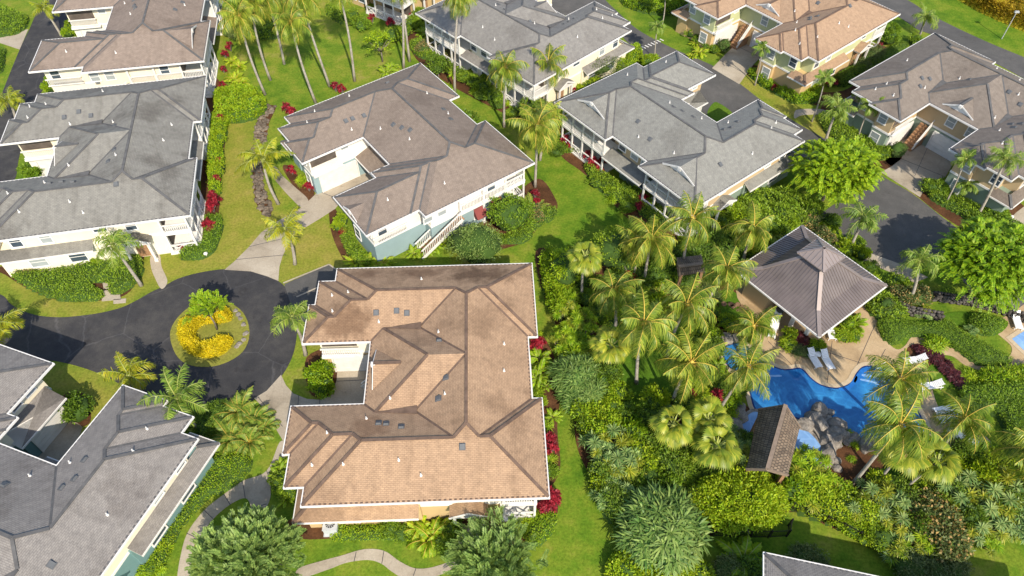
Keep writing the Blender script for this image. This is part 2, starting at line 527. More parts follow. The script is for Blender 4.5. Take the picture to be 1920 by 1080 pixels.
class Roof:
    """union of equal-pitch hip roofs over rectangles (x0, x1, y0, y1)"""
    def __init__(s, rects):
        s.R = rects

    def planes(s, r):
        x0, x1, y0, y1 = r
        return [(1, 0, -x0), (-1, 0, x1), (0, 1, -y0), (0, -1, y1)]      # distance to each side

    def H(s, x, y):
        h = np.full(np.shape(x), -9.0)
        for x0, x1, y0, y1 in s.R:
            h = np.maximum(h, np.minimum(np.minimum(x - x0, x1 - x), np.minimum(y - y0, y1 - y)))
        return h

    def z(s, x, y):
        return EZ + PITCH * float(s.H(np.array(x), np.array(y)))

    @staticmethod
    def clip(poly, a, b, c):
        out = []
        for i in range(len(poly)):
            p, q = poly[i], poly[(i + 1) % len(poly)]
            dp, dq = a * p[0] + b * p[1] + c, a * q[0] + b * q[1] + c
            if dp >= 0:
                out.append(p)
            if (dp > 0 > dq) or (dp < 0 < dq):
                t = dp / (dp - dq)
                out.append((p[0] + t * (q[0] - p[0]), p[1] + t * (q[1] - p[1])))
        return out

    @staticmethod
    def area(p):
        return 0.5 * sum(p[i][0] * p[(i + 1) % len(p)][1] - p[(i + 1) % len(p)][0] * p[i][1] for i in range(len(p))) if len(p) > 2 else 0

    def faces(s):
        out = []
        for i, r in enumerate(s.R):
            pl = s.planes(r)
            base = [(r[0], r[2]), (r[1], r[2]), (r[1], r[3]), (r[0], r[3])]
            for k in range(4):
                P = base
                for j in range(4):
                    if j != k:
                        P = s.clip(P, *[pl[j][m] - pl[k][m] for m in range(3)])
                pieces = [P] if abs(s.area(P)) > 1e-4 else []
                for q, r2 in enumerate(s.R):
                    if q == i:
                        continue
                    e = 1e-6 if q < i else -1e-6
                    hp = []
                    for pp in s.planes(r2):
                        hp.append((pp[0], pp[1], pp[2] + 1e-6))
                        hp.append((pp[0] - pl[k][0], pp[1] - pl[k][1], pp[2] - pl[k][2] + e))
                    new = []
                    for P in pieces:
                        rest = P
                        for a, b, c in hp:
                            o = s.clip(rest, -a, -b, -c)
                            if abs(s.area(o)) > 1e-4:
                                new.append(o)
                            rest = s.clip(rest, a, b, c)
                            if abs(s.area(rest)) < 1e-5:
                                break
                    pieces = new
                out += [(k, pl[k], P) for P in pieces]
        return out

    def creases(s):
        """(kind, start, end) of every hip, ridge and valley"""
        planes = sorted({(p, ) for r in s.R for p in s.planes(r)})
        planes = [p[0] for p in planes]
        X0 = min(r[0] for r in s.R); X1 = max(r[1] for r in s.R); Y0 = min(r[2] for r in s.R); Y1 = max(r[3] for r in s.R)
        segs = []
        done = set()
        for i in range(len(planes)):
            for j in range(i + 1, len(planes)):
                a, b, c = [planes[i][m] - planes[j][m] for m in range(3)]
                n = math.hypot(a, b)
                if n < 1e-6:
                    continue
                a, b, c = a / n, b / n, c / n
                if (round(a, 4), round(b, 4), round(c, 3)) in done or (round(-a, 4), round(-b, 4), round(-c, 3)) in done:
                    continue
                done.add((round(a, 4), round(b, 4), round(c, 3)))
                d = np.array([-b, a]); o = np.array([-a * c, -b * c])
                t = np.arange(-45, 45, 0.04)
                x = o[0] + d[0] * t; y = o[1] + d[1] * t
                h0 = s.H(x, y)
                e = 0.03
                h1 = s.H(x + a * e, y + b * e); h2 = s.H(x - a * e, y - b * e)
                hh = planes[i][0] * x + planes[i][1] * y + planes[i][2]
                ok = (h0 > 0.0) & (np.abs(hh - h0) < 1e-3) & (h1 > 0) & (h2 > 0)
                dd = h1 + h2 - 2 * h0
                for kind, m in (('cap', ok & (dd < -0.02)), ('valley', ok & (dd > 0.02))):
                    idx = np.where(m)[0]
                    if len(idx) == 0:
                        continue
                    for run in np.split(idx, np.where(np.diff(idx) > 2)[0] + 1):
                        if len(run) > 12:
                            u, v = run[0], run[-1]
                            segs.append((kind, (x[u], y[u], EZ + PITCH * h0[u]), (x[v], y[v], EZ + PITCH * h0[v])))
        return segs


def inset(poly, d):
    n = len(poly); out = []
    for i in range(n):
        p0, p1, p2 = Vector(poly[i - 1]), Vector(poly[i]), Vector(poly[(i + 1) % n])
        e1 = (p1 - p0).normalized(); e2 = (p2 - p1).normalized()
        n1 = Vector((-e1.y, e1.x)); n2 = Vector((-e2.y, e2.x))
        k = 1 + n1.dot(n2)
        q = p1 + (n1 + n2) * (d / k)
        out.append((q.x, q.y))
    return out


def mirror(r):
    return (r[0], r[1], -r[3], -r[2])


PLAN = {}
_n = [(-17.1, 0, 2.95, 10.92), (-18.5, -8, 2.95, 9.5), (-19, -10, 2.95, 6.9)]
PLAN['X'] = dict(
    rects=_n + [mirror(r) for r in _n] + [(-10.55, -.76, -10.92, 10.92), (-13.5, -.76, -4.9, 4.9)],
    out=[(0, -10.92), (0, -2.95), (-.76, -2.95), (-.76, 2.95), (0, 2.95), (0, 10.92), (-17.1, 10.92), (-17.1, 9.5), (-18.5, 9.5), (-18.5, 6.9), (-19, 6.9),
         (-19, 2.95), (-13.5, 2.95), (-13.5, -2.95), (-19, -2.95), (-19, -6.9), (-18.5, -6.9), (-18.5, -9.5), (-17.1, -9.5), (-17.1, -10.92)])
PLAN['Y'] = dict(
    rects=_n + [(-13.1, -.2, -10.95, -2.45), (-14.1, -6, -9.85, -2.5), (-18.8, -7, -9.8, -3.45), (-12.0, -1.28, -10.95, 10.92)],
    out=[(-.2, -10.95), (-.2, -2.45), (-1.28, -2.45), (-1.28, 2.95), (0, 2.95), (0, 10.92), (-17.1, 10.92), (-17.1, 9.5), (-18.5, 9.5), (-18.5, 6.9), (-19, 6.9),
         (-19, 2.95), (-12, 2.95), (-12, -2.5), (-14.1, -2.5), (-14.1, -3.45), (-18.8, -3.45), (-18.8, -9.8), (-13.1, -9.8), (-13.1, -10.95)])


def lanai_walls(out):
    return inset([(-2.3 if x > -.3 else x, y) for x, y in out], 0.95)


def roof_uv(pl, pts):
    # u along the eave, v up the slope
    c = math.sqrt(1 + PITCH ** 2)
    return [((x * abs(pl[1]) + y * abs(pl[0])), (pl[0] * x + pl[1] * y + pl[2]) * c) for x, y in pts]


_plan_mesh = {}


def slope_frame(k):
    return {0: 0.0, 1: math.pi, 2: math.pi / 2, 3: -math.pi / 2}[k]


def vent_mesh(mats):
    mb = MB()                                          # low hooded box vent
    mb.hexa([(-.21, -.19, 0), (.21, -.19, 0), (.21, .19, 0), (-.21, .19, 0), (-.21, -.17, .08), (.17, -.17, .17), (.17, .17, .17), (-.21, .17, .08)])
    mb.box(-.27, .24, -.23, .23, -.01, .03)
    return mb.mesh('roof_vent', mats)


def pipe_mesh(mats):
    mb = MB()
    mb.tube([(0, 0, -.1), (0, 0, .26), (0, 0, .3)], [.05, .045, .04], 8)
    mb.tube([(0, 0, -.1), (0, 0, .07), (0, 0, .1)], [.11, .09, .05], 8)
    return mb.mesh('vent_pipe', mats)


VENT = vent_mesh(M['ventgrey'])
PIPE = pipe_mesh(M['white'])


def window(root, x, y, z, nx, ny, w, h, glass=None, awn=False):
    """a framed window standing on a wall whose outward normal is (nx, ny)"""
    tx, ty = -ny, nx
    def q(u, v, d): return (x + tx * u + nx * d, y + ty * u + ny * d, z + v)
    mb = MB()
    def slab(u0, u1, v0, v1, d0, d1, m=mb):
        m.hexa([q(u0, v0, d0), q(u1, v0, d0), q(u1, v0, d1), q(u0, v0, d1), q(u0, v1, d0), q(u1, v1, d0), q(u1, v1, d1), q(u0, v1, d1)])
    f = .1
    slab(-w / 2 - f, w / 2 + f, h / 2, h / 2 + f, -.03, .07)
    slab(-w / 2 - f, w / 2 + f, -h / 2 - f, -h / 2, -.03, .09)
    slab(-w / 2 - f, -w / 2, -h / 2, h / 2, -.03, .06)
    slab(w / 2, w / 2 + f, -h / 2, h / 2, -.03, .06)
    slab(-w / 2, w / 2, -.03, .03, -.03, .045)
    fr = mb.build('window', M['trim'], root)
    pm = MB()
    slab(-w / 2, w / 2, -h / 2, -.031, -.02, .03, pm)
    slab(-w / 2, w / 2, .031, h / 2, -.02, .035, pm)
    pm.build('pane', glass or (M['blind'] if int(abs(x * 37 + y * 91 + z * 13)) % 5 < 2 else M['glass']), fr)
    if awn:
        am = MB()
        am.hexa([q(-w / 2 - .1, h / 2 - .75, .06), q(w / 2 + .1, h / 2 - .75, .06), q(w / 2 + .1, h / 2 - .75, .8), q(-w / 2 - .1, h / 2 - .75, .8),
                 q(-w / 2 - .1, h / 2 + .2, .06), q(w / 2 + .1, h / 2 + .2, .06), q(w / 2 + .1, h / 2 + .17, .1), q(-w / 2 - .1, h / 2 + .17, .1)])
        am.build('awning', M['awning'], fr)


def railing(root, a, b, z, h, style):
    """railing between two ground points; slats or crossed lattice"""
    mb = MB()
    A = Vector((a[0], a[1], z)); B = Vector((b[0], b[1], z)); n = (B - A).length
    mb.bar(A + Vector((0, 0, h)), B + Vector((0, 0, h)), .12, .1)
    mb.bar(A + Vector((0, 0, .12)), B + Vector((0, 0, .12)), .1, .1)
    if style == 'slats':
        k = max(3, int(n / .17))
        for i in range(1, k):
            p = A.lerp(B, i / k)
            mb.bar(p + Vector((0, 0, .17)), p + Vector((0, 0, h - .05)), .07, .04, (0.3, 1, 0))
    else:
        k = max(1, round(n / 1.4))
        for i in range(k):
            p, q = A.lerp(B, i / k), A.lerp(B, (i + 1) / k)
            mb.bar(p + Vector((0, 0, .17)), q + Vector((0, 0, h - .05)), .09, .05)
            mb.bar(q + Vector((0, 0, .17)), p + Vector((0, 0, h - .05)), .085, .055)
            if i:
                mb.bar(p + Vector((0, 0, .17)), p + Vector((0, 0, h - .05)), .095, .095, (0.3, 1, 0))
    return mb.build('railing', M['white'], root)


def post(root, x, y, z0, z1, w=.18):
    mb = MB()
    mb.box(x - w / 2, x + w / 2, y - w / 2, y + w / 2, z0, z1)
    mb.box(x - w * .8, x + w * .8, y - w * .8, y + w * .8, z0, z0 + .25)
    return mb.build('post', M['white'], root)


def shed(root, name, pts, mroof, ztop, zlow, sides=()):
    """a lower roof: quad of plan points, first two along the high wall edge, the other two along its eave"""
    mb = MB()
    P = [(*pts[0], ztop), (*pts[1], ztop), (*pts[2], zlow), (*pts[3], zlow)]
    e1 = (Vector(P[2]) - Vector(P[3])); ln = e1.length; run = (Vector(P[0]) - Vector(P[3])).length
    mb.face([P[3], P[2], P[1], P[0]], [(0, 0), (ln, 0), (ln, run), (0, run)])
    D = .1
    Q = [(p[0], p[1], p[2] - D) for p in P]
    mb.cur = 1
    for i, j in ((0, 1), (1, 2), (2, 3), (3, 0)):
        mb.face([P[i], P[j], Q[j], Q[i]])
    mb.face(Q)
    mb.bar(Vector(P[3]) + Vector((0, 0, -.07)), Vector(P[2]) + Vector((0, 0, -.07)), .13, .15)
    return mb.build(name, [mroof, M['white']], root)


def garage(root, a, b, z1, nx, ny):
    mb = MB()
    A, B = Vector((*a, 0)), Vector((*b, 0))
    n = Vector((nx, ny, 0))
    d = (B - A).normalized()
    for k in range(4):
        z0 = .02 + k * z1 / 4
        p, q = A + n * .05, B + n * .05
        mb.bar(p + Vector((0, 0, z0 + z1 / 8)), q + Vector((0, 0, z0 + z1 / 8)), .06, z1 / 4 - .035)
    mb.bar(A + n * .03 + Vector((0, 0, z1 / 2)), B + n * .03 + Vector((0, 0, z1 / 2)), .04, z1)
    mb.bar(A - d * .1 + n * .06 + Vector((0, 0, z1 + .1)), B + d * .1 + n * .06 + Vector((0, 0, z1 + .1)), .12, .2)
    for p in (A - d * .08, B + d * .08):
        mb.bar(p + n * .06, p + n * .06 + Vector((0, 0, z1 - .003)), .12, .14, (nx, ny, 0))
    return mb.build('garage_door', M['white'], root)


def gablet(root, apex, L, axis, mroof, parent):
    """dutch gable: the ridge runs on past the hip and ends in a small white triangle; axis is the outward direction"""
    ax, ay = axis
    sx, sy = -ay, ax
    x, y, z = apex
    def q(u, v, w): return (x + ax * u + sx * v, y + ay * u + sy * v, z + w)
    mb = MB()
    e = .22
    T = .05
    for sg in (1, -1):
        P = [q(-.3, 0, T), q(L + e, 0, T), q(L + e, sg * (L + e), T - PITCH * (L + e)), q(-.3, 0, T)]
        base = [q(-.3, 0, T), q(L + e, 0, T), q(L + e, sg * (L + .02), T - PITCH * (L + .02))]
        if sg > 0:
            base = base[::-1]
        mb.face(base, [(0, 0), (L, 0), (L, L)] if sg < 0 else [(L, L), (L, 0), (0, 0)])
    mb.cur = 1
    mb.face([q(L, -L, -PITCH * L + .02), q(L, L, -PITCH * L + .02), q(L, 0, .02)])
    for sg in (1, -1):
        mb.bar(q(L + e, 0, -.03), q(L + e, sg * (L + .02), -.03 - PITCH * L), .05, .2)
    mb.hexa([q(L + .02, -.2, -.4), q(L + .3, -.2, -.4), q(L + .3, .2, -.4), q(L + .02, .2, -.4), q(L + .02, -.2, -.05), q(L + .3, -.2, -.05), q(L + .3, .2, -.05), q(L + .02, .2, -.05)])
    return mb.build('gablet', [mroof, M['white']], parent)


def house(name, label, plan, tr, roofm, capm, up, low, seed=0, gabs=(), awn=False, dorm=True, vents=True, group='clustered townhouses on the lawns'):
    ox, oy, yaw, sc = tr
    root = bpy.data.objects.new(name, None)
    COL.objects.link(root)
    root.location = (ox, oy, 0); root.rotation_euler = (0, 0, math.radians(yaw)); root.scale = (sc, sc, 1)
    tag(root, label, 'house', group)
    pl = PLAN[plan]
    R = Roof(pl['rects'])
    key = plan
    if key not in _plan_mesh:
        _plan_mesh[key] = (R.faces(), R.creases())
    faces, creases = _plan_mesh[key]
    mb = MB()
    for k, p, P in faces:
        pts = [(x, y, EZ + PITCH * (p[0] * x + p[1] * y + p[2])) for x, y in P]
        mb.face(pts, roof_uv(p, P))
    mb.cur = 1                                            # butt ends of the lowest course along the eave
    oo = pl['out']
    for i in range(len(oo)):
        a, b = Vector((*oo[i], EZ + .03)), Vector((*oo[(i + 1) % len(oo)], EZ + .03))
        d = (b - a).normalized(); nrm = Vector((d.y, -d.x, 0)); k = int((b - a).length / .36)
        for q in range(k):
            p = a + d * (.18 + q * .36)
            mb.bar(p - d * .09 - nrm * .1, p + d * .09 - nrm * .1, .14, .05)
    roof = mb.build('roof', [roofm, capm], root)
    mb = MB()
    for kind, a, b in creases:
        if kind == 'cap':
            mb.bar(Vector(a) + Vector((0, 0, .03)), Vector(b) + Vector((0, 0, .02)), .22, .06)
    mb.build('ridge_cap', capm, roof)
    for kind, a, b in creases:
        if kind == 'valley':
            mb = MB()
            mb.bar(Vector(a) + Vector((0, 0, .008)), Vector(b) + Vector((0, 0, .008)), .17, .05)
            mb.build('valley_flashing', capm, roof)
    # white gutter round the eaves and the soffit under them
    out = pl['out']
    mb = MB()
    o2, o3 = inset(out, -.08), inset(out, -.003)
    n = len(out)
    for i in range(n):
        j = (i + 1) % n
        a, b, c, d = o3[i], o3[j], o2[j], o2[i]
        mb.hexa([(*a, EZ - .17), (*b, EZ - .17), (*c, EZ - .17), (*d, EZ - .17), (*a, EZ + .02), (*b, EZ + .02), (*c, EZ + .02), (*d, EZ + .02)])
    mb.face([(x, y, EZ - .16) for x, y in reversed(o3)])
    mb.build('gutter', M['white'], roof)
    # walls
    wp = lanai_walls(out)
    mb = MB(); mb.prism(wp, -.05, 2.72, top=False, bottom=False)
    for sg in ((1, -1) if plan == 'X' else (1,)):
        y0, y1 = (-10.2, -8.5) if sg < 0 else (8.5, 10.2)
        mb.box(-17.66, -9.2, y0, y1, -.05, 2.95)
    mb.build('lower_wall', low, root)
    mb = MB(); mb.prism(wp, 2.72, 5.38, bottom=False)
    mb.build('upper_wall', up, root)
    mb = MB(); wo = inset(wp, -.04)
    mb.prism(wo, 2.62, 2.86)
    wo = inset(wp, -.035)
    mb.prism(wo, 5.1, 5.33)
    mb.build('belt_course', M['trim'], root)
    # corner boards
    # lanais on the two bar ends
    spans = [(3.5, 10.1), (-10.1, -3.1 if plan == 'Y' else -3.5)]
    for y0, y1 in spans:
        xo = -.85
        mb = MB()
        mb.box(-3.4, xo + .12, y0 - .12, y1 + .12, 2.6, 2.84)
        mb.box(-3.4, xo + .16, y0 - .16, y1 + .16, -.05, .16)
        mb.build('lanai_floor', M['trim'], root)
        k = 4
        ys = [y0 + (y1 - y0) * i / k for i in range(k + 1)]
        for yy in ys:
            post(root, xo, yy, .161, 2.599, .17); post(root, xo, yy, 2.841, 5.33, .17)
        yo = y1 if y1 > 0 else y0
        post(root, -3.15, yo, .161, 2.599, .17); post(root, -3.15, yo, 2.841, 5.33, .17)
        mb = MB()
        mb.box(xo - .1, xo + .1, y0 + .1, y1 - .1, 5.05, 5.33)
        mb.box(-3.3, xo - .1, yo - .1, yo + .1, 5.06, 5.33)
        mb.build('lanai_beam', M['white'], root)
        for a, b in zip(ys[:-1], ys[1:]):
            railing(root, (xo, a + .09), (xo, b - .09), .16, .95, 'cross')
            railing(root, (xo, a + .09), (xo, b - .09), 2.84, .95, 'slats')
        railing(root, (-3.06, yo), (xo - .09, yo), .16, .95, 'cross')
        railing(root, (-3.06, yo), (xo - .09, yo), 2.84, .95, 'slats')
        for z in (1.35, 4.0):
            for yy in (y0 + 1.7, y1 - 1.7):
                mb = MB(); mb.box(-3.3, -3.2, yy - 1.0, yy + 1.0, z - 1.1, z + .95)
                mb.build('sliding_door', M['darkpane'], root)
    # skirts over the ground floor along both flanks, with porch between
    for sg in ((1, -1) if plan == 'X' else (1,)):
        yw, ye = sg * 9.92, sg * 10.95
        A = [(-17.3, yw), (-9.3, yw), (-9.3, ye), (-18.3, ye)]
        sk = shed(root, 'lower_roof', A if sg < 0 else [A[1], A[0], A[3], A[2]], roofm, 3.28, 2.72)
        B = [(-17.3, yw), (-17.3, sg * 8.3), (-18.3, sg * 8.3), (-18.3, ye)]
        shed(root, 'lower_roof', B if sg > 0 else [B[1], B[0], B[3], B[2]], roofm, 3.281, 2.721)
        mb = MB(); mb.bar((-17.3, yw, 3.31), (-18.3, ye, 2.75), .26, .07); mb.build('ridge_cap', capm, sk)
        # entry porch
        mb = MB()
        x0, x1 = -7.1, -4.3
        yp0, yp1 = sg * 9.93, sg * 11.0
        xm = (x0 + x1) / 2
        P = lambda x, y, z: (x, y, z)
        ln = abs(yp1 - yp0)
        f1 = [P(x0, yp1, 2.75), P(xm, yp1, 3.45), P(xm, yp0, 3.45), P(x0, yp0, 2.75)]
        f2 = [P(xm, yp1, 3.45), P(x1, yp1, 2.75), P(x1, yp0, 2.75), P(xm, yp0, 3.45)]
        for f in (f1, f2):
            mb.face(f if sg < 0 else f[::-1], [(0, 0), (1.5, 0), (1.5, ln), (0, ln)])
        mb.cur = 1
        mb.bar(P(x0, yp1 + sg * .03, 2.7), P(xm, yp1 + sg * .03, 3.4), .06, .18); mb.bar(P(xm, yp1 + sg * .03, 3.4), P(x1, yp1 + sg * .03, 2.7), .06, .18)
        mb.box(x0 + .1, x1 - .1, min(yp0, yp1) + .02, max(yp0, yp1) - .05, 2.55, 2.7)
        mb.build('porch_roof', [roofm, M['white']], root)
        for x in (x0 + .35, x1 - .35):
            post(root, x, sg * 10.75, 0, 2.549, .2)
        mb = MB(); mb.box(xm - .5, xm + .5, sg * 9.99 - .04, sg * 9.99 + .04, .1, 2.15); mb.build('door', M['wood'], root)
        wy = sg * 10.0
        rr = random.Random(seed + sg)
        for x, w, h, z in ((-15.4, .9, 1.25, 4.2), (-12.9, .9, 1.25, 4.2), (-8.2, 1.1, .8, 4.5), (-5.6, .9, 1.0, 4.3)):
            window(root, x, sg * 9.985, z, 0, sg, w, h)
        for x in (-14.6, -11.2):
            window(root, x, sg * 10.215, 1.5, 0, sg, 1.4, 1.2, awn=awn)
    if plan == 'Y':                                         # stair and lanai flank of the second plan
        railing(root, (-18.0, -9.1), (-14.2, -9.1), 2.84, .95, 'slats')
        railing(root, (-8.8, -10.2), (-3.2, -10.2), 2.84, .95, 'slats')
        mb = MB(); mb.box(-9.0, -3.5, -10.3, -9.6, 2.6, 2.84); mb.build('balcony_floor', M['trim'], root)
        for x in (-8.8, -6.0):
            post(root, x, -10.2, 0, 2.599, .2); post(root, x, -10.2, 2.841, 5.33, .2)
        mb = MB()                                           # stair flight down the flank with boarded sides
        for i in range(12):
            mb.box(-9.2 - i * .42, -8.78 - i * .42, -10.9, -9.75, 2.55 - i * .21, 2.62 - i * .21)
        st = mb.build('stair', M['wood'], root)
        for yy in (-10.95, -9.72):
            mb = MB()
            a, b = Vector((-9.0, yy, 2.84)), Vector((-14.0, yy, .3))
            mb.bar(a + Vector((0, 0, .95)), b + Vector((0, 0, .95)), .1, .1); mb.bar(a - Vector((0, 0, .15)), b - Vector((0, 0, .15)), .08, .32)
            for i in range(1, 24):
                p = a.lerp(b, i / 24); mb.bar(p, p + Vector((0, 0, .9)), .06, .05, (0, 1, 0))
            mb.build('stair_railing', M['white'], st)
        shed(root, 'porch_roof', [(-14.2, -8.85), (-17.4, -8.85), (-17.4, -10.6), (-14.2, -10.6)][::-1][2:] + [(-14.2, -8.85), (-17.4, -8.85)][::-1], roofm, 2.75, 3.3)
        for x in (-16.8, -12.4, -10.8, -4.9):
            window(root, x, -8.86 if x < -13 else -10.02, 4.2, 0, -1, .9, 1.1)
        for x in (-6.5, -4.4):
            window(root, x, -10.02, 1.5, 0, -1, 1.1, 1.2, awn=awn)
    # wing tips
    for sg in (1, -1):
        xt = -18.06 if (plan == 'X' or sg > 0) else -17.86
        window(root, xt, sg * 5.2, 1.5, -1, 0, 1.0, 1.3)
        window(root, -17.56 if (plan == 'X' or sg > 0) else -17.86, sg * 8.1, 4.2, -1, 0, .9, 1.2)
        window(root, xt, sg * 5.2, 4.2, -1, 0, .9, 1.2)
    # bar face between the lanais, with its own lower roof
    xb = -.76 - .95 if plan == 'X' else -1.28 - .95
    for y in (-1.6, .3, 1.9):
        window(root, xb + .01, y, 4.25, 1, 0, .95, 1.1)
        window(root, xb + .01, y, 1.4, 1, 0, .95, 1.2)
    shed(root, 'lower_roof', [(xb + .02, -3.0), (xb + .02, 3.0), (-.55, 3.0), (-.55, -3.0)], roofm, 3.2, 2.73)
    # court side
    cy = 2.95 + .95
    garage(root, (-17.3, cy - .02), (-13.0, cy - .02), 2.15, 0, -1)
    railing(root, (-18.0, cy - .42), (-14.8, cy - .42), 2.86, .95, 'slats')
    mb = MB(); mb.box(-18.04, -14.6, cy - .55, cy - .04, 2.64, 2.84); mb.build('balcony_floor', M['white'], root)
    mb = MB(); mb.box(-17.9, -15.0, cy - .06, cy + .02, 3.7, 5.0); mb.build('recess_pane', M['darkpane'], root)  # flat dark pane, its colour gives the shade of a balcony recess not carved
    window(root, -13.9, cy - .01, 4.6, 0, -1, .8, .7)
    gx = -13.5 + .95 if plan == 'X' else -12 + .95
    cx = gx
    if plan == 'X':
        garage(root, (cx - .0, -2.9), (cx - .0, 1.2), 2.15, -1, 0)
        for y in (-2.2, .2):
            window(root, cx - .01, y, 4.2, -1, 0, .9, 1.2)
        mb = MB()                                           # stair up to the corner flat
        for i in range(9):
            mb.box(cx - 2.2 + i * .24, cx - 1.96 + i * .24, 1.9, 3.1, 0, .22 + i * .28)
        st = mb.build('stair', M['wood'], root)
        mb = MB()
        mb.bar((cx - 2.3, 1.85, 1.0), (cx - .05, 1.85, 3.5), .07, .12); mb.bar((cx - 2.3, 1.85, .4), (cx - .05, 1.85, 2.9), .06, .4)
        mb.build('stair_railing', M['white'], st)
    else:
        shed(root, 'lower_roof', [(-12.9, -3.42 - .93), (-17.6, -3.42 - .93), (-17.6, -2.7), (-12.9, -2.7)][::-1][2:] + [(-17.6, -2.7), (-12.9, -2.7)], roofm, 3.5, 2.7)
        shed(root, 'lower_roof', [(cx - .02, 3.8), (cx - .02, -.4), (-13.0, -.4), (-13.0, 3.8)], roofm, 3.4, 2.75)
        mb = MB(); mb.box(-17.4, -13.2, -4.4, -3.2, -.05, 2.69); mb.build('lower_wall', low, root)
        garage(root, (-14.0, -3.19), (-17.0, -3.19), 2.1, 0, 1)
        for x in (-16.6, -15.2):
            window(root, x, -4.39, 4.5, 0, 1, .8, .9)
        for y in (-1.0, 1.4):
            window(root, cx - .01, y, 4.4, -1, 0, .8, .8)
    # cricket wedges and dormer of the central roof
    if plan == 'X':
        for sg in (1, -1):
            y = sg * 3.93
            z = lambda x, yy: R.z(x, yy)
            a, b, c = (-12.5, y, z(-12.5, 3.92) + .03), (-9.4, y + sg * .38, z(-9.4, 4.31) + .05), (-9.4, y - sg * .38, z(-9.4, 3.55) + .05)
            mb = MB(); mb.face([a, c, b] if sg > 0 else [a, b, c]); mb.build('cricket', capm, roof)
        if dorm:
            L_ = 2.0
            zt = EZ + PITCH * 2.75
            mb = MB()
            ax = -13.5 + 2.75; gx2 = -13.5 + .7
            zb = EZ + PITCH * .7
            hw = 1.85
            for sg in (1, -1):
                P = [(ax, 0, zt + .01), (gx2 - .12, 0, zt + .01), (gx2 - .12, sg * hw * 1.02, zb + .0)]
                u = [(0, 0), (2, 0), (2, 2)]
                if sg < 0: P = P[::-1]; u = u[::-1]
                mb.face(P[::-1] if False else P[::-1], u[::-1])
            mb.cur = 1
            mb.face([(gx2, -hw, zb - .01), (gx2, 0, zt - .02), (gx2, hw, zb - .01)])
            for sg in (1, -1):
                mb.bar((gx2 - .14, 0, zt - .05), (gx2 - .14, sg * hw, zb - .06), .05, .14)
            mb.box(gx2 - .3, gx2 + .05, -.16, .16, zt - .35, zt - .02)
            dm = mb.build('dormer', [roofm, M['white']], roof)
            mb = MB(); mb.bar((gx2 - .1, 0, zt + .03), (ax, 0, zt + .03), .26, .06); mb.build('ridge_cap', capm, dm)
    for (ax_, ay_, dx, dy, L_) in gabs:
        h = float(R.H(np.array(ax_), np.array(ay_)))
        gablet(root, (ax_, ay_, EZ + PITCH * h), L_, (dx, dy), roofm, roof)
    if vents:
        V = [(-12.9, 5.0), (-11.6, 5.4), (-10.6, 5.1), (-12.2, -5.3), (-11.3, -5.0), (-10.6, -5.6), (-8.0, 2.2), (-7.2, -1.8), (-7.6, -3.6), (-6.2, -6.3 - 1.0)]
        Q = [(-12.6, 4.4), (-8.2, 2.9), (-12.9, -4.6), (-7.0, -3.0), (-11.4, -3.0), (-15.5, 7.6), (-16.6, 5.6), (-16.9, 7.6), (-15.9, -6.0), (-16.7, -8.0), (-14.6, -8.6), (-10.2, -8.2), (-9.0, -9.9 + .5), (-9.8, 8.6), (-3.0, -1.0), (-2.6, 1.6)]
        if plan == 'Y':
            V = [(-12.9, 5.0), (-11.6, 5.4), (-10.8, 4.9), (-9.2, 1.5), (-8.8, .2), (-8.4, -.6), (-3.2, 1.0), (-3.8, -1.4), (-6.0, 8.4)]
            Q = [(-9.0, -1.6), (-3.0, .2), (-12.6, 4.2), (-14.5, 8.2), (-16.0, 7.4), (-10.0, 9.3), (-9.5, -8.8), (-15.2, -8.0), (-3.2, 4.6), (-10.5, 2.0)]
        rr = random.Random(seed)
        for kind, lst in (('roof_vent', V), ('vent_pipe', Q)):
            for x, y in lst:
                x += rr.uniform(-.3, .3); y += rr.uniform(-.25, .25)
                h0 = float(R.H(np.array(x), np.array(y)))
                gxv = float(R.H(np.array(x + .02), np.array(y))) - h0; gyv = float(R.H(np.array(x), np.array(y + .02))) - h0
                if kind == 'roof_vent':
                    o = link('roof_vent', VENT, roof, (x, y, EZ + PITCH * h0))
                    th = math.atan2(gyv, gxv)
                    o.rotation_euler = (Matrix.Rotation(th, 3, 'Z') @ Matrix.Rotation(-math.atan(PITCH), 3, 'Y')).to_euler()
                else:
                    link('vent_pipe', PIPE, roof, (x, y, EZ + PITCH * h0))
    return root


RF = {
    'orange': shingle('shingle_orange', (0.375, 0.247, 0.152), 0.45, ((-4.5, 9.2, 5.0, 2.2, .42), (-15.5, 4.6, 3.4, 2.6, .55), (-9.5, 9.8, 3.0, 1.5, .6), (-14.5, 9.8, 2.2, 1.2, .65), (-12.8, -5.6, 2.2, 2.0, .72))),
    'taupe': shingle('shingle_taupe', (0.235, 0.187, 0.15), 0.3),
    'grey': shingle('shingle_grey', (0.225, 0.215, 0.188), 0.55),
    'brown': shingle('shingle_brown', (0.255, 0.2, 0.16), 0.35),
    'slate': shingle('shingle_slate', (0.235, 0.215, 0.195), 0.45),
    'cool': shingle('shingle_cool', (0.24, 0.235, 0.208), 0.28),
    'ash': shingle('shingle_ash', (0.235, 0.222, 0.2), 0.28),
    'rust': shingle('shingle_rust', (0.375, 0.252, 0.16), 0.22),
    'dusk': shingle('shingle_dusk', (0.215, 0.18, 0.148), 0.35),
}
CAPB = plain('cap_brown', (0.13, 0.085, 0.06), 0.9, 0.35, 2)
CAPG = plain('cap_grey', (0.1, 0.097, 0.094), 0.9, 0.3, 2)
CREAM = siding('siding_cream', (0.78, 0.7, 0.52)); CREAM2 = siding('siding_ivory', (0.8, 0.74, 0.58))
WHITE_S = siding('siding_white', (0.78, 0.74, 0.66)); BLUE_S = siding('siding_blue', (0.26, 0.36, 0.37))
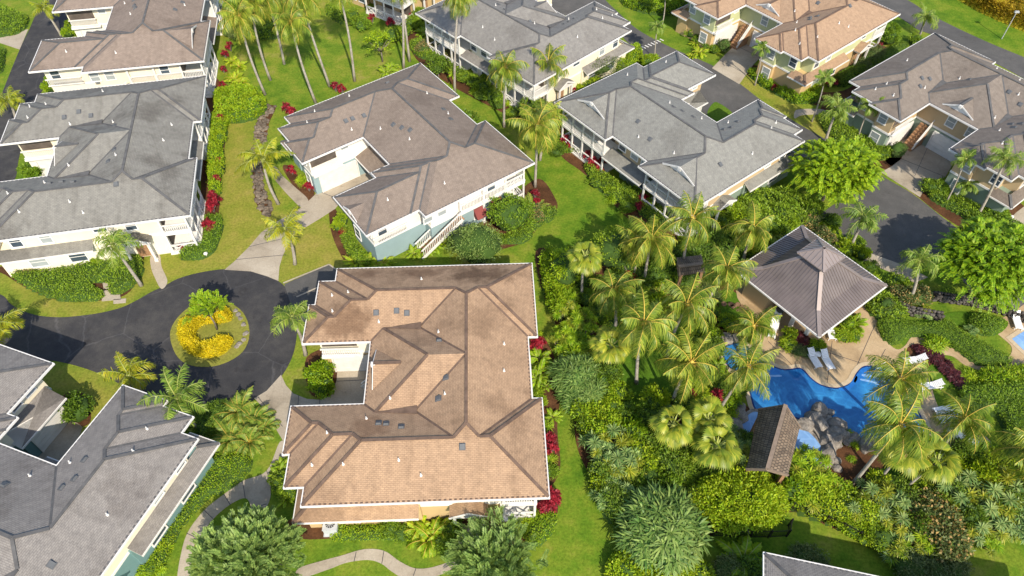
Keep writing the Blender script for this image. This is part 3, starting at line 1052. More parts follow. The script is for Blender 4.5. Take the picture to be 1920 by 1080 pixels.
TAN_S = siding('siding_tan', (0.5, 0.37, 0.21)); TAN2_S = siding('siding_ochre', (0.52, 0.37, 0.18)); GREEN_S = siding('siding_green', (0.2, 0.26, 0.2))
SAGE_S = siding('siding_sage', (0.5, 0.52, 0.28)); PEACH_S = siding('siding_peach', (0.62, 0.45, 0.28)); TEAL_S = siding('siding_teal', (0.15, 0.26, 0.26))

house('townhouse', 'orange brown roofed house in the middle, beside the round turning circle', 'X', (2.15, 32.73, 2.18, 1.0), RF['orange'], CAPB, CREAM2, TAN2_S, 1)
house('townhouse', 'taupe roofed house with white court and blue lower walls between the lawns', 'Y', (-4.14, 66.12, 36.62, .996), RF['taupe'], CAPG, WHITE_S, BLUE_S, 2, gabs=((-17.2, -6.6, -1, 0, 1.3),), awn=True)
house('townhouse', 'weathered grey roofed house with cream walls above the curving street', 'X', (-32.51, 61.03, 11.28, 1.053), RF['grey'], CAPG, CREAM, CREAM2, 3)
house('townhouse', 'brown roofed cream house behind the weathered grey roofed house', 'Y', (-37.69, 86.67, 190.14 - 180, 1.046), RF['brown'], CAPG, CREAM, CREAM2, 4, gabs=((-4.0, -6.7, 1, 0, 2.4),))
house('townhouse', 'dark grey roofed house cut by the lower left corner of the picture', 'Y', (-39.64, 13.58, -109.88, 1.029), RF['slate'], CAPG, CREAM, TEAL_S, 5)
house('townhouse', 'pale grey roofed cream house behind the two tall coconut palms', 'X', (-4.8, 78.19, -136.68, .969), RF['ash'], CAPG, CREAM, CREAM, 6)
house('townhouse', 'cool grey roofed house with green lower walls beside the long lawn', 'Y', (10.95, 58.93, -142.27, .954), RF['cool'], CAPG, TAN_S, GREEN_S, 7, gabs=((-4.0, 6.93, 1, 0, 2.2), (-4.2, -6.7, 1, 0, 2.2)))
house('townhouse', 'light orange roofed house with sage walls at the upper right', 'X', (41.89, 94.02, 38.95, .979), RF['rust'], CAPB, SAGE_S, TAN2_S, 8)
house('townhouse', 'grey brown roofed house with tan walls next to the far road', 'X', (57.82, 72.83, 37.06, .975), RF['dusk'], CAPG, TAN_S, GREEN_S, 9)


# ------------------------------------------------------------------ ground, roads, paths, water
def lawn_masks():
    """one ground sheet; how dry or lush the turf is there is kept per vertex"""
    xs = np.concatenate([[-2500, -400], np.arange(-92, 92.1, .8), [400, 2500]]); ys = np.concatenate([[-1500, -100], np.arange(8, 128.1, .8), [400, 3000]])
    X, Y = np.meshgrid(xs, ys)
    def mask(polys):
        m = np.zeros(X.shape)
        for px in polys:
            p = np.array(ground_poly(px)); ins = np.zeros(X.shape, bool)
            for (ax, ay), (bx, by) in zip(p, np.roll(p, 1, axis=0)):
                ins ^= ((ay > Y) != (by > Y)) & (X < (bx - ax) * (Y - ay) / (by - ay + 1e-12) + ax)
            m = np.maximum(m, ins)
        for _ in range(3):
            q = np.pad(m, 1, mode='edge'); m = (q[1:-1, 1:-1] * 2 + q[:-2, 1:-1] + q[2:, 1:-1] + q[1:-1, :-2] + q[1:-1, 2:]) / 6
        return m
    d, l = mask(DRY), mask(LUSH)
    me = bpy.data.meshes.new('ground')
    V = np.stack([X, Y, np.zeros_like(X)], -1).reshape(-1, 3); nx = len(xs); ny = len(ys)
    i = (np.arange(ny - 1)[:, None] * nx + np.arange(nx - 1)[None]).reshape(-1)
    me.from_pydata(V.tolist(), [], np.stack([i, i + 1, i + nx + 1, i + nx], 1).tolist())
    at = me.attributes.new('turf', 'FLOAT_COLOR', 'POINT')
    at.data.foreach_set('color', np.stack([d.ravel(), l.ravel(), 0 * d.ravel(), 0 * d.ravel() + 1], 1).astype(np.float32).ravel())
    me.materials.append(M['turf'])
    tag(link('ground', me), kind='structure')


def turf():
    m, nt, p = mat('turf')
    at = nt.nodes.new("ShaderNodeAttribute"); at.attribute_name = 'turf'
    sp = nt.nodes.new("ShaderNodeSeparateColor"); nt.links.new(at.outputs["Color"], sp.inputs[0])
    co = coords(nt)
    big = noise(nt, co, .07, 5, .62); mid = noise(nt, co, .5, 6, .65); fine = noise(nt, co, 4.5, 4, .75)
    ad = nt.nodes.new("ShaderNodeMath"); ad.operation = 'MULTIPLY_ADD'; nt.links.new(mid, ad.inputs[0]); ad.inputs[1].default_value = .55
    m2 = nt.nodes.new("ShaderNodeMath"); m2.operation = 'MULTIPLY'; nt.links.new(big, m2.inputs[0]); m2.inputs[1].default_value = .45; nt.links.new(m2.outputs[0], ad.inputs[2])
    f = ad.outputs[0]
    base = ramp(nt, f, [(.37, (.075, .15, .012)), (.46, (.13, .208, .018)), (.55, (.2, .24, .028)), (.65, (.31, .265, .08))])
    dry = ramp(nt, f, [(.32, (.14, .19, .022)), (.47, (.225, .235, .035)), (.58, (.29, .255, .055)), (.72, (.36, .28, .1))])
    lush = ramp(nt, f, [(.37, (.062, .14, .01)), (.46, (.11, .195, .014)), (.55, (.17, .23, .022)), (.66, (.27, .255, .055))])
    col = mix(nt, sp.outputs[1], mix(nt, sp.outputs[0], base, dry), lush)
    col = mix(nt, 1.0, col, ramp(nt, fine, [(.3, (.55, .58, .5)), (.68, (1.12, 1.1, 1.05))]), 'MULTIPLY')
    nt.links.new(col, p.inputs["Base Color"])
    p.inputs["Roughness"].default_value = .95; p.inputs["Specular IOR Level"].default_value = .1
    bump(nt, p, fine, .5, .06)
    M['turf'] = m


turf()
DRY = []; LUSH = []


def soil(px, smooth=True, z=.012):
    return sheet('mulch_bed', px, M['soil'], z, smooth)


# dry and lush lawns
DRY.append([(400, 240), (420, 215), (470, 215), (480, 230), (470, 300), (478, 360), (495, 400), (480, 430), (450, 460), (420, 500), (380, 510), (320, 530), (300, 520), (300, 480), (330, 470), (400, 460), (415, 400), (410, 330)])
DRY.append([(0, 530), (30, 560), (110, 592), (187, 588), (257, 563), (307, 537), (290, 480), (230, 470), (100, 500), (0, 490)])
DRY.append([(500, 330), (530, 400), (500, 440), (470, 470), (440, 500), (400, 505), (480, 400), (490, 330)])
DRY.append([(520, 525), (545, 450), (600, 415), (650, 440), (660, 500), (620, 500), (530, 530)])
sheet('lawn', [(320, 620), (350, 580), (400, 560), (450, 580), (468, 620), (455, 660), (410, 685), (360, 686), (330, 665)], M['dry'], .05)
DRY.append([(1340, 130), (1390, 160), (1500, 230), (1640, 325), (1690, 310), (1640, 280), (1560, 240), (1480, 190), (1410, 150)])
DRY.append([(80, 680), (140, 685), (215, 715), (262, 750), (280, 780), (180, 790), (100, 740)])
LUSH.append([(1770, 30), (1850, 75), (1940, 110), (1990, 130), (1990, 60), (1900, 20), (1840, -20), (1780, -10)])
LUSH.append([(980, 480), (1010, 440), (1060, 400), (1010, 330), (1080, 300), (1140, 370), (1190, 400), (1180, 440), (1080, 470), (1020, 500)])
LUSH.append([(1000, 720), (1060, 720), (1090, 850), (1150, 960), (1200, 1090), (960, 1090), (1010, 960), (1020, 850)])
sheet('lawn', [(1140, 640), (1260, 600), (1310, 605), (1320, 650), (1285, 745), (1220, 775), (1150, 740)], M['lush'], .018)
sheet('lawn', [(1345, 550), (1378, 548), (1410, 590), (1400, 605), (1360, 600)], M['lush'], .018)
LUSH.append([(1320, 1010), (1480, 985), (1560, 1000), (1660, 1030), (1800, 1000), (1950, 980), (1980, 1120), (1260, 1120)])
LUSH.append([(380, 1010), (430, 950), (470, 940), (475, 985), (450, 1080), (365, 1080)])
LUSH.append([(580, 1090), (650, 1060), (720, 1066), (780, 1090), (720, 1130), (600, 1130)])

lawn_masks()

# streets
sheet('road', [(-60, 545), (0, 552), (20, 570), (43, 583), (73, 592), (110, 595), (143, 593), (187, 587), (227, 577), (257, 563), (283, 548), (307, 537), (333, 523), (367, 513), (400, 507), (422, 505), (447, 506), (473, 509),
               (500, 517), (520, 526), (535, 538), (548, 552), (556, 567), (559, 590), (557, 625), (551, 660), (538, 690), (520, 715), (500, 735), (480, 748), (450, 760), (410, 770), (350, 775), (300, 768), (262, 750), (235, 730), (213, 713), (177, 697), (140, 685), (103, 677), (77, 677), (40, 680), (0, 700), (-60, 690)], M['asphalt'], .02)
sheet('road', [(78, -10), (80, 0), (68, 25), (55, 55), (37, 93), (7, 167), (-40, 290), (-60, 350), (0, 345), (27, 338), (35, 300), (45, 260), (60, 215), (75, 180), (90, 145), (122, 65), (133, 25), (140, -10)], M['asphalt'], .02)
sheet('road', [(1600, -30), (1690, -5), (1753, 32), (1847, 77), (1960, 124), (2060, 170), (2060, 220), (1960, 170), (1863, 117), (1760, 70), (1720, 55), (1690, 35), (1640, 10), (1580, -20)], M['asphalt2'], .02)
sheet('road', [(1020, 10), (1067, 30), (1107, 12), (1150, 40), (1172, 75), (1210, 105), (1250, 135), (1300, 165), (1290, 190), (1345, 226), (1370, 225), (1416, 205), (1480, 250), (1500, 290), (1545, 315), (1590, 365), (1640, 395), (1700, 440), (1760, 490), (1850, 560), (2000, 640),
               (2000, 540), (1850, 465), (1773, 412), (1710, 363), (1650, 328), (1557, 267), (1493, 230), (1430, 190), (1387, 157), (1340, 125), (1260, 90), (1195, 55), (1150, 15), (1110, -15), (1020, -20)], M['asphalt2'], .02)
for i in range(8):                                       # white hatch across the lane
    x, y = 1198 + i * 5.6, 90 - i * 2.4
    a, b = G(x, y), G(x + 7, y + 3.5)
    mb = MB(); mb.bar((*a, .026), (*b, .026), .16, .008)
    tag(mb.build('road_marking', M['white']), kind='structure')
sheet('driveway', [(0, 66), (53, 55), (37, 93), (-2, 80), (-60, 75), (-60, 60)], M['concrete'], .024, False)
# parking pad with pale edge lines, beside the orange house
sheet('parking_pad', [(533, 533), (617, 496), (640, 512), (640, 620), (555, 600)], M['asphalt2'], .024, False)
for a, b in (((531, 531), (617, 496)), ((556, 557), (612, 532)), ((617, 496), (634, 508))):
    mb = MB(); mb.bar((*G(*a), .03), (*G(*b), .03), .14, .02)
    tag(mb.build('pad_edging', M['concrete']), kind='structure')
sheet('driveway', [(421, 506), (440, 490), (467, 463), (490, 436), (520, 415), (548, 400), (568, 387), (590, 366), (602, 350), (690, 310), (735, 318), (705, 345), (645, 372), (628, 392), (600, 410), (575, 425), (552, 440), (540, 460), (530, 480), (524, 500), (522, 527), (500, 518), (470, 509)], M['concrete'], .026, False)
sheet('path', [(506, 315), (517, 313), (530, 330), (552, 350), (578, 375), (566, 389), (546, 372), (526, 350), (512, 332)], M['concrete'], .03)
sheet('driveway', [(527, 703), (536, 722), (550, 738), (575, 748), (600, 750), (620, 742), (631, 715), (634, 680), (700, 680), (700, 800), (545, 800), (537, 830), (531, 827), (513, 797), (497, 768), (477, 747), (500, 733)], M['concrete'], .026, False)
sheet('path', [(500, 883), (455, 902), (420, 927), (383, 957), (353, 997), (340, 1037), (333, 1090), (355, 1090), (360, 1037), (370, 1013), (400, 973), (430, 947), (460, 934), (471, 953), (475, 985), (484, 990), (494, 965), (507, 933), (509, 907), (530, 872), (536, 835), (524, 830)], M['concrete'], .026)
sheet('path', [(560, 1066), (610, 1050), (640, 1042), (683, 1030), (720, 1033), (750, 1053), (780, 1066), (817, 1062), (850, 1044), (868, 990), (893, 985), (895, 1010), (870, 1050), (830, 1076), (800, 1083), (760, 1085), (735, 1072), (715, 1057), (690, 1050), (650, 1055), (615, 1068), (560, 1085)], M['concrete'], .026)
sheet('path', [(283, 480), (299, 478), (303, 500), (314, 527), (303, 542), (290, 520), (283, 500)], M['concrete'], .03)
for q in ([(195, 542), (224, 546), (227, 562), (191, 565)], [(213, 562), (237, 560), (236, 568), (213, 570)], [(192, 526), (201, 526), (206, 545), (195, 545)]):
    sheet('paving', q, M['concrete'], .05, False)
sheet('driveway', [(1335, 128), (1365, 97), (1393, 72), (1400, 55), (1470, 90), (1428, 105), (1412, 122), (1386, 158)], M['concrete'], .026, False)
sheet('driveway', [(1652, 323), (1672, 312), (1690, 298), (1700, 270), (1665, 275), (1720, 240), (1780, 285), (1798, 290), (1788, 305), (1772, 332), (1745, 345), (1735, 352), (1725, 370)], M['concrete'], .026, False)
sheet('driveway', [(20, 830), (110, 780), (140, 790), (155, 800), (150, 815), (100, 890), (40, 880)], M['concrete'], .026, False)
sheet('parking_pad', [(1533, 403), (1570, 380), (1637, 387), (1680, 417), (1727, 443), (1720, 500), (1690, 500), (1617, 480), (1573, 433)], M['asphalt2'], .026, False)
sheet('path', [(1617, 470), (1640, 478), (1700, 500), (1740, 520), (1715, 530), (1680, 515), (1620, 490)], M['concrete'], .03, False)
sheet('path', [(1897, 410), (1910, 395), (1930, 385), (1930, 420), (1905, 430)], M['concrete'], .026)
sheet('path', [(1490, 210), (1500, 205), (1540, 205), (1550, 213), (1505, 216), (1490, 222)], M['concrete'], .026)
# joints scored across the concrete drives
for a, b in (((443, 487), (537, 478)), ((467, 463), (551, 443)), ((493, 435), (574, 425)), ((600, 360), (640, 375)), ((350, 1000), (372, 1010)), ((383, 957), (400, 973)), ((420, 927), (432, 947)), ((455, 902), (460, 934)), ((500, 883), (509, 907)), ((473, 953), (500, 945)),
             ((560, 742), (558, 775)), ((600, 750), (599, 770)), ((632, 715), (695, 712)), ((484, 745), (530, 800)), ((668, 1035), (664, 1053)), ((720, 1033), (716, 1057)), ((780, 1066), (775, 1080)), ((1690, 298), (1772, 332)), ((1715, 330), (1742, 270)), ((1350, 113), (1400, 140)), ((1378, 85), (1420, 105)),
             ((1490, 640), (1640, 690)), ((1560, 640), (1550, 725)), ((1640, 610), (1600, 700)), ((1440, 640), (1490, 690)), ((1660, 655), (1640, 690)), ((1720, 680), (1670, 700))):
    mb = MB(); mb.bar((*G(*a), .032), (*G(*b), .032), .045, .012)
    tag(mb.build('joint', M['dark']), kind='structure')

sheet('lawn', [(1326, 214), (1338, 193), (1352, 196), (1374, 214), (1362, 228), (1345, 228)], M['lush'], .04)

# planting soil
soil([(380, 160), (410, 150), (425, 220), (415, 330), (410, 400), (395, 455), (340, 480), (350, 420), (375, 400)])
soil([(0, 500), (250, 465), (268, 490), (245, 545), (200, 562), (120, 565), (60, 545), (10, 515)])
soil([(1005, 470), (1050, 470), (1100, 490), (1160, 480), (1260, 470), (1400, 520), (1420, 620), (1380, 640), (1300, 600), (1230, 570), (1130, 640), (1150, 730), (1190, 770), (1280, 760), (1350, 740), (1420, 780), (1440, 880), (1560, 850), (1650, 840), (1750, 860), (1900, 860), (1990, 900), (1990, 980), (1800, 990), (1660, 1020), (1560, 990), (1480, 960), (1330, 1005), (1290, 1060), (1170, 1010), (1110, 900), (1080, 830), (1075, 740), (1045, 690), (1045, 620), (1015, 540)])
soil([(555, 970), (780, 965), (1010, 930), (1045, 925), (1040, 980), (1000, 1025), (970, 1030), (900, 1000), (850, 1010), (800, 1015), (700, 1005), (560, 1010)])
soil([(840, 440), (930, 400), (960, 370), (1010, 335), (1040, 370), (1043, 395), (1010, 425), (990, 450), (950, 465), (880, 480)])
soil([(540, 310), (560, 330), (590, 360), (570, 390), (550, 350), (530, 315)])
soil([(620, 380), (655, 440), (690, 500), (660, 500), (640, 480), (620, 430)])
soil([(1020, 230), (1060, 260), (1140, 330), (1230, 400), (1320, 450), (1290, 470), (1190, 420), (1100, 330), (1050, 290)])
soil([(760, 60), (800, 70), (870, 130), (960, 190), (1040, 220), (990, 230), (900, 190), (830, 150), (780, 110)])
soil([(1400, 120), (1480, 140), (1530, 170), (1580, 170), (1620, 150), (1600, 200), (1520, 195), (1440, 160), (1400, 140)])
soil([(1540, 200), (1600, 230), (1680, 280), (1680, 320), (1620, 300), (1560, 250)])
soil([(1690, 340), (1725, 372), (1790, 420), (1900, 470), (1930, 400), (1850, 340), (1790, 330), (1740, 350)])
soil([(1010, 620), (1050, 700), (1045, 800), (1050, 880), (1020, 900), (1005, 700)])
soil([(575, 670), (630, 655), (634, 720), (610, 745), (580, 735)])
soil([(120, 740), (160, 740), (170, 790), (140, 800), (118, 780)])
soil([(1340, 55), (1360, 90), (1385, 85), (1365, 60)])
soil([(1660, 260), (1690, 280), (1694, 300), (1670, 310), (1655, 290)])
soil([(1780, -30), (2000, 60), (2000, 40), (1900, -40)])

# dry lava stream: bed plus many stones nobody would count
bed = [(493, 200), (517, 200), (505, 230), (500, 260), (497, 300), (492, 330), (497, 360), (510, 393), (500, 407), (482, 385), (476, 355), (474, 320), (473, 285), (477, 250), (483, 225)]
soil(bed, True, .014)


def rock_mesh(seed, m, n=1):
    rr = np.random.RandomState(seed)
    import bmesh
    bm = bmesh.new()
    bmesh.ops.create_icosphere(bm, subdivisions=2, radius=1.0)
    d = [rr.normal(size=3) for _ in range(9)]
    for v in bm.verts:
        c = v.co.normalized(); k = 1.0
        for q in d:
            t = c.x * q[0] + c.y * q[1] + c.z * q[2]
            if t > 1.1:
                k = min(k, 1.1 / t + .12)
        v.co = c * k * (1 + .06 * rr.normal())
    me = bpy.data.meshes.new('rock')
    bm.to_mesh(me); bm.free()
    me.materials.append(m)
    return me


def inside(p, poly):
    x, y = p; r = False
    for i in range(len(poly)):
        (x1, y1), (x2, y2) = poly[i - 1], poly[i]
        if (y1 > y) != (y2 > y) and x < (x2 - x1) * (y - y1) / (y2 - y1) + x1:
            r = not r
    return r


def scatter_in(px, n, seed, z=0.0, smooth=True):
    poly = ground_poly(px, smooth)
    xs = [p[0] for p in poly]; ys = [p[1] for p in poly]
    rr = np.random.RandomState(seed); out = []
    while len(out) < n:
        c = rr.uniform(min(xs), max(xs), 4000); d = rr.uniform(min(ys), max(ys), 4000)
        x1 = np.array(poly); x2 = np.roll(x1, 1, axis=0)
        ins = np.zeros(4000, bool)
        for (ax, ay), (bx, by) in zip(x1, x2):
            m = ((ay > d) != (by > d)) & (c < (bx - ax) * (d - ay) / (by - ay + 1e-12) + ax)
            ins ^= m
        out += list(zip(c[ins], d[ins]))
    return np.array(out[:n])


def stones(name, pts, sizes, m, seed):
    rr = np.random.RandomState(seed); V = []; F = []
    base = rock_mesh(seed, m)
    bv = np.array([v.co[:] for v in base.vertices]); bf = np.array([list(p.vertices) for p in base.polygons])
    cl = Cloud(seed)
    for (x, y), s in zip(pts, sizes):
        a = rr.uniform(0, 6.28); c, q = math.cos(a), math.sin(a)
        k = bv * (s * rr.uniform(.7, 1.3), s * rr.uniform(.6, 1.0), s * rr.uniform(.4, .8))
        k = np.stack([k[:, 0] * c - k[:, 1] * q + x, k[:, 0] * q + k[:, 1] * c + y, k[:, 2] + s * .2], 1)
        cl.raw(k, None, bf)
    bpy.data.meshes.remove(base)
    return link(name, cl.mesh(name, m))


p = scatter_in(bed, 420, 3)
tag(stones('lava_stones', p, np.random.RandomState(1).uniform(.12, .34, len(p)), patchy('stream_stone', [(.3, (.07, .055, .04)), (.5, (.17, .135, .1)), (.7, (.3, .25, .19))], .8, 2.0, 6.0, bumpd=.05), 4), 'dark lava stones filling the dry stream between the lawns', 'stones', None, 'stuff')

# pool court: deck, coping, water, rock work
sheet('pool_deck', [(1380, 545), (1440, 500), (1530, 470), (1600, 520), (1630, 560), (1645, 605), (1655, 632), (1680, 655), (1697, 648), (1710, 632), (1740, 625), (1765, 632), (1790, 655), (1825, 672), (1868, 684), (1892, 668), (1896, 650), (1875, 630), (1858, 612), (1895, 588), (1960, 560), (1990, 690), (1935, 702), (1900, 697), (1850, 697), (1810, 685), (1785, 668),
                    (1760, 668), (1738, 690), (1745, 715), (1752, 745), (1765, 770), (1800, 790), (1850, 820), (1862, 850), (1840, 868), (1790, 862), (1740, 845), (1700, 830), (1640, 780), (1560, 740), (1480, 720), (1420, 700), (1395, 660), (1420, 620)], M['deck'], .03)
pool = [(1353, 660), (1362, 648), (1385, 643), (1403, 652), (1415, 668), (1440, 682), (1465, 692), (1483, 692), (1498, 690), (1508, 695), (1522, 710), (1538, 721), (1560, 727), (1577, 726), (1595, 717), (1605, 700), (1617, 688), (1633, 686), (1653, 688), (1673, 698), (1692, 716), (1706, 742), (1724, 775), (1737, 805), (1735, 825), (1712, 840), (1680, 836), (1647, 835),
        (1615, 828), (1590, 812), (1560, 785), (1535, 778), (1512, 790), (1490, 785), (1440, 775), (1415, 768), (1404, 735), (1388, 702), (1365, 688)]
pg = smooth_loop([G(x, y) for x, y in pool], 5)
TILE = plain('pool_tile', (0.01, 0.03, 0.13), .2)
cen = np.mean(pg, axis=0)


def grown(poly, d):
    if sum(poly[i - 1][0] * poly[i][1] - poly[i][0] * poly[i - 1][1] for i in range(len(poly))) < 0:
        poly = poly[::-1]
    return inset(poly, -d)


mb = MB(); mb.prism(grown(pg, .38), -.05, .055, bottom=False)
tag(mb.build('pool_coping', M['coping']), kind='structure')


def watermat(name, deep, shallow, sc=.35):
    m, nt, p = mat(name)
    co = coords(nt)
    f = noise(nt, co, sc, 5, .62)
    col = ramp(nt, f, [(.3, deep), (.52, tuple((a + b) / 2 for a, b in zip(deep, shallow))), (.7, shallow)])
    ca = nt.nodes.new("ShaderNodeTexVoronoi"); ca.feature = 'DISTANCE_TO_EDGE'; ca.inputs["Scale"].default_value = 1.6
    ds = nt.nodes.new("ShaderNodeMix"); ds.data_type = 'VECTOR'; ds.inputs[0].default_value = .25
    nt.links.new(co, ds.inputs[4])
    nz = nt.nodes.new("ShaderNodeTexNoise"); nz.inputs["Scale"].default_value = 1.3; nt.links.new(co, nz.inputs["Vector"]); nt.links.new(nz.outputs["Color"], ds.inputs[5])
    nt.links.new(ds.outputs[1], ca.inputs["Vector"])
    cc = ramp(nt, ca.outputs["Distance"], [(0.0, (1.25, 1.2, 1.15)), (.12, (1, 1, 1)), (1, (1, 1, 1))])  # brighter cell edges: sunlight caustics painted into the water colour
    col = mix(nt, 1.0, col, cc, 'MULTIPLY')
    nt.links.new(col, p.inputs["Base Color"])
    p.inputs["Roughness"].default_value = .08
    p.inputs["Specular IOR Level"].default_value = .5
    bump(nt, p, noise(nt, co, 2.2, 3), .12, .05)
    return m


WAT = watermat('pool_water', (0.006, 0.07, 0.25), (0.035, 0.22, 0.47))
WAT2 = watermat('basin_water', (0.13, 0.26, 0.5), (0.24, 0.4, 0.62))
STEP = watermat('step_water', (0.012, 0.1, 0.36), (0.02, 0.16, 0.45))
mb = MB(); mb.prism(pg, -.05, .06, bottom=False)
tag(mb.build('pool_tile', TILE), kind='structure')
mb = MB(); mb.prism(grown(pg, -.14), -.05, .065, bottom=False)
tag(mb.build('pool_water', WAT), kind='structure')
for q in ([(1610, 697), (1620, 690), (1640, 689), (1660, 695), (1675, 705), (1665, 715), (1640, 702), (1625, 700), (1612, 716), (1600, 716)], [(1408, 672), (1430, 683), (1458, 693), (1462, 702), (1440, 701), (1415, 688)],
          [(1572, 729), (1590, 723), (1604, 706), (1607, 712), (1595, 729), (1580, 734)]):
    sheet('pool_step', q, STEP, .071)
for q in ([(1618, 702), (1640, 706), (1660, 716), (1659, 719), (1639, 709), (1617, 706)], [(1615, 711), (1638, 716), (1655, 724), (1654, 727), (1637, 719), (1614, 714)], [(1416, 690), (1440, 703), (1463, 704), (1463, 707), (1439, 706), (1414, 694)]):
    sheet('pool_step', q, WAT2, .076)
basin = [(1390, 800), (1400, 782), (1417, 774), (1440, 790), (1500, 808), (1515, 812), (1537, 837), (1548, 867), (1527, 876), (1480, 872), (1430, 852), (1395, 828)]
bg = smooth_loop([G(x, y) for x, y in basin], 5)
mb = MB(); mb.prism(grown(bg, .3), -.05, .16, bottom=False); tag(mb.build('basin_rim', M['boulder']), kind='structure')
mb = MB(); mb.prism(bg, -.05, .175, bottom=False); tag(mb.build('basin_water', WAT2), kind='structure')
spa = [(1897, 636), (1925, 618), (1990, 610), (1990, 668), (1930, 668)]
sg_ = [G(x, y) for x, y in spa]
mb = MB(); mb.prism(grown(sg_, .4), -.05, .055, bottom=False); tag(mb.build('pool_coping', M['coping']), kind='structure')
mb = MB(); mb.prism(grown(sg_, 0.001), -.05, .065, bottom=False); tag(mb.build('pool_water', WAT2), kind='structure')
soil([(1700, 660), (1715, 645), (1740, 650), (1760, 662), (1790, 690), (1810, 715), (1790, 725), (1770, 705), (1740, 690)], True, .045)
soil([(1810, 840), (1840, 832), (1862, 850), (1850, 868), (1800, 868)], True, .045)
soil([(1560, 850), (1600, 830), (1660, 842), (1680, 870), (1640, 900), (1625, 935), (1590, 930), (1565, 890)], True, .02)
sheet('lawn', [(1740, 690), (1760, 682), (1785, 695), (1795, 720), (1770, 730), (1748, 720)], M['lush'], .05)
sheet('lawn', [(1640, 885), (1700, 870), (1760, 880), (1700, 925), (1640, 915)], M['lush'], .03)
for q in ([(1720, 600), (1740, 600), (1790, 585), (1850, 590), (1890, 606), (1860, 630), (1800, 612), (1750, 612)],):
    sheet('lawn', q, M['lush'], .05)
sheet('paving', [(1380, 548), (1392, 545), (1430, 583), (1462, 628), (1450, 632), (1425, 592)], M['deck'], .05, False)
STEPS = []
STONEBR = plain('stone_brown', (.2, .12, .07), .9, .25, 2)
for x, y in ((1375, 575), (1386, 582), (1370, 571), (1383, 571), (1396, 586), (1392, 576), (1357, 570), (1402, 592)):
    a = G(x, y); rr = random.Random(x)
    mb = MB(); mb.prism([(a[0] + .33 * math.cos(t), a[1] + .3 * math.sin(t)) for t in [k * math.pi / 3 + rr.random() for k in range(6)]], -.05, .05, bottom=False)
    STEPS.append((mb.build('stepping_stone', STONEBR), x))


# ------------------------------------------------------------------ labels for rows of look-alikes
NTH = ['leftmost', 'second', 'third', 'fourth', 'fifth', 'sixth', 'seventh', 'eighth', 'ninth', 'tenth', 'eleventh', 'twelfth', 'thirteenth', 'fourteenth', 'fifteenth', 'sixteenth', 'seventeenth', 'eighteenth', 'nineteenth', 'twentieth']


def row_labels(objs, desc, cat, group):
    """objs: (object, px); each gets its place in the row as the photo shows it"""
    objs = sorted(objs, key=lambda t: t[1])
    n = len(objs)
    for i, (o, _) in enumerate(objs):
        if n == 1:
            l = desc
        elif n == 2:
            l = desc + (', the left one', ', the right one')[i]
        elif i == n - 1:
            l = desc + ', rightmost of the row'
        else:
            l = desc + ', ' + ('leftmost of the row' if i == 0 else NTH[i] + ' from the left')
        tag(o, l, cat, group if n > 1 else None)


row_labels(STEPS, 'brown stepping stone in the grass left of the pavilion', 'stepping stone', 'stepping stones by the pavilion')


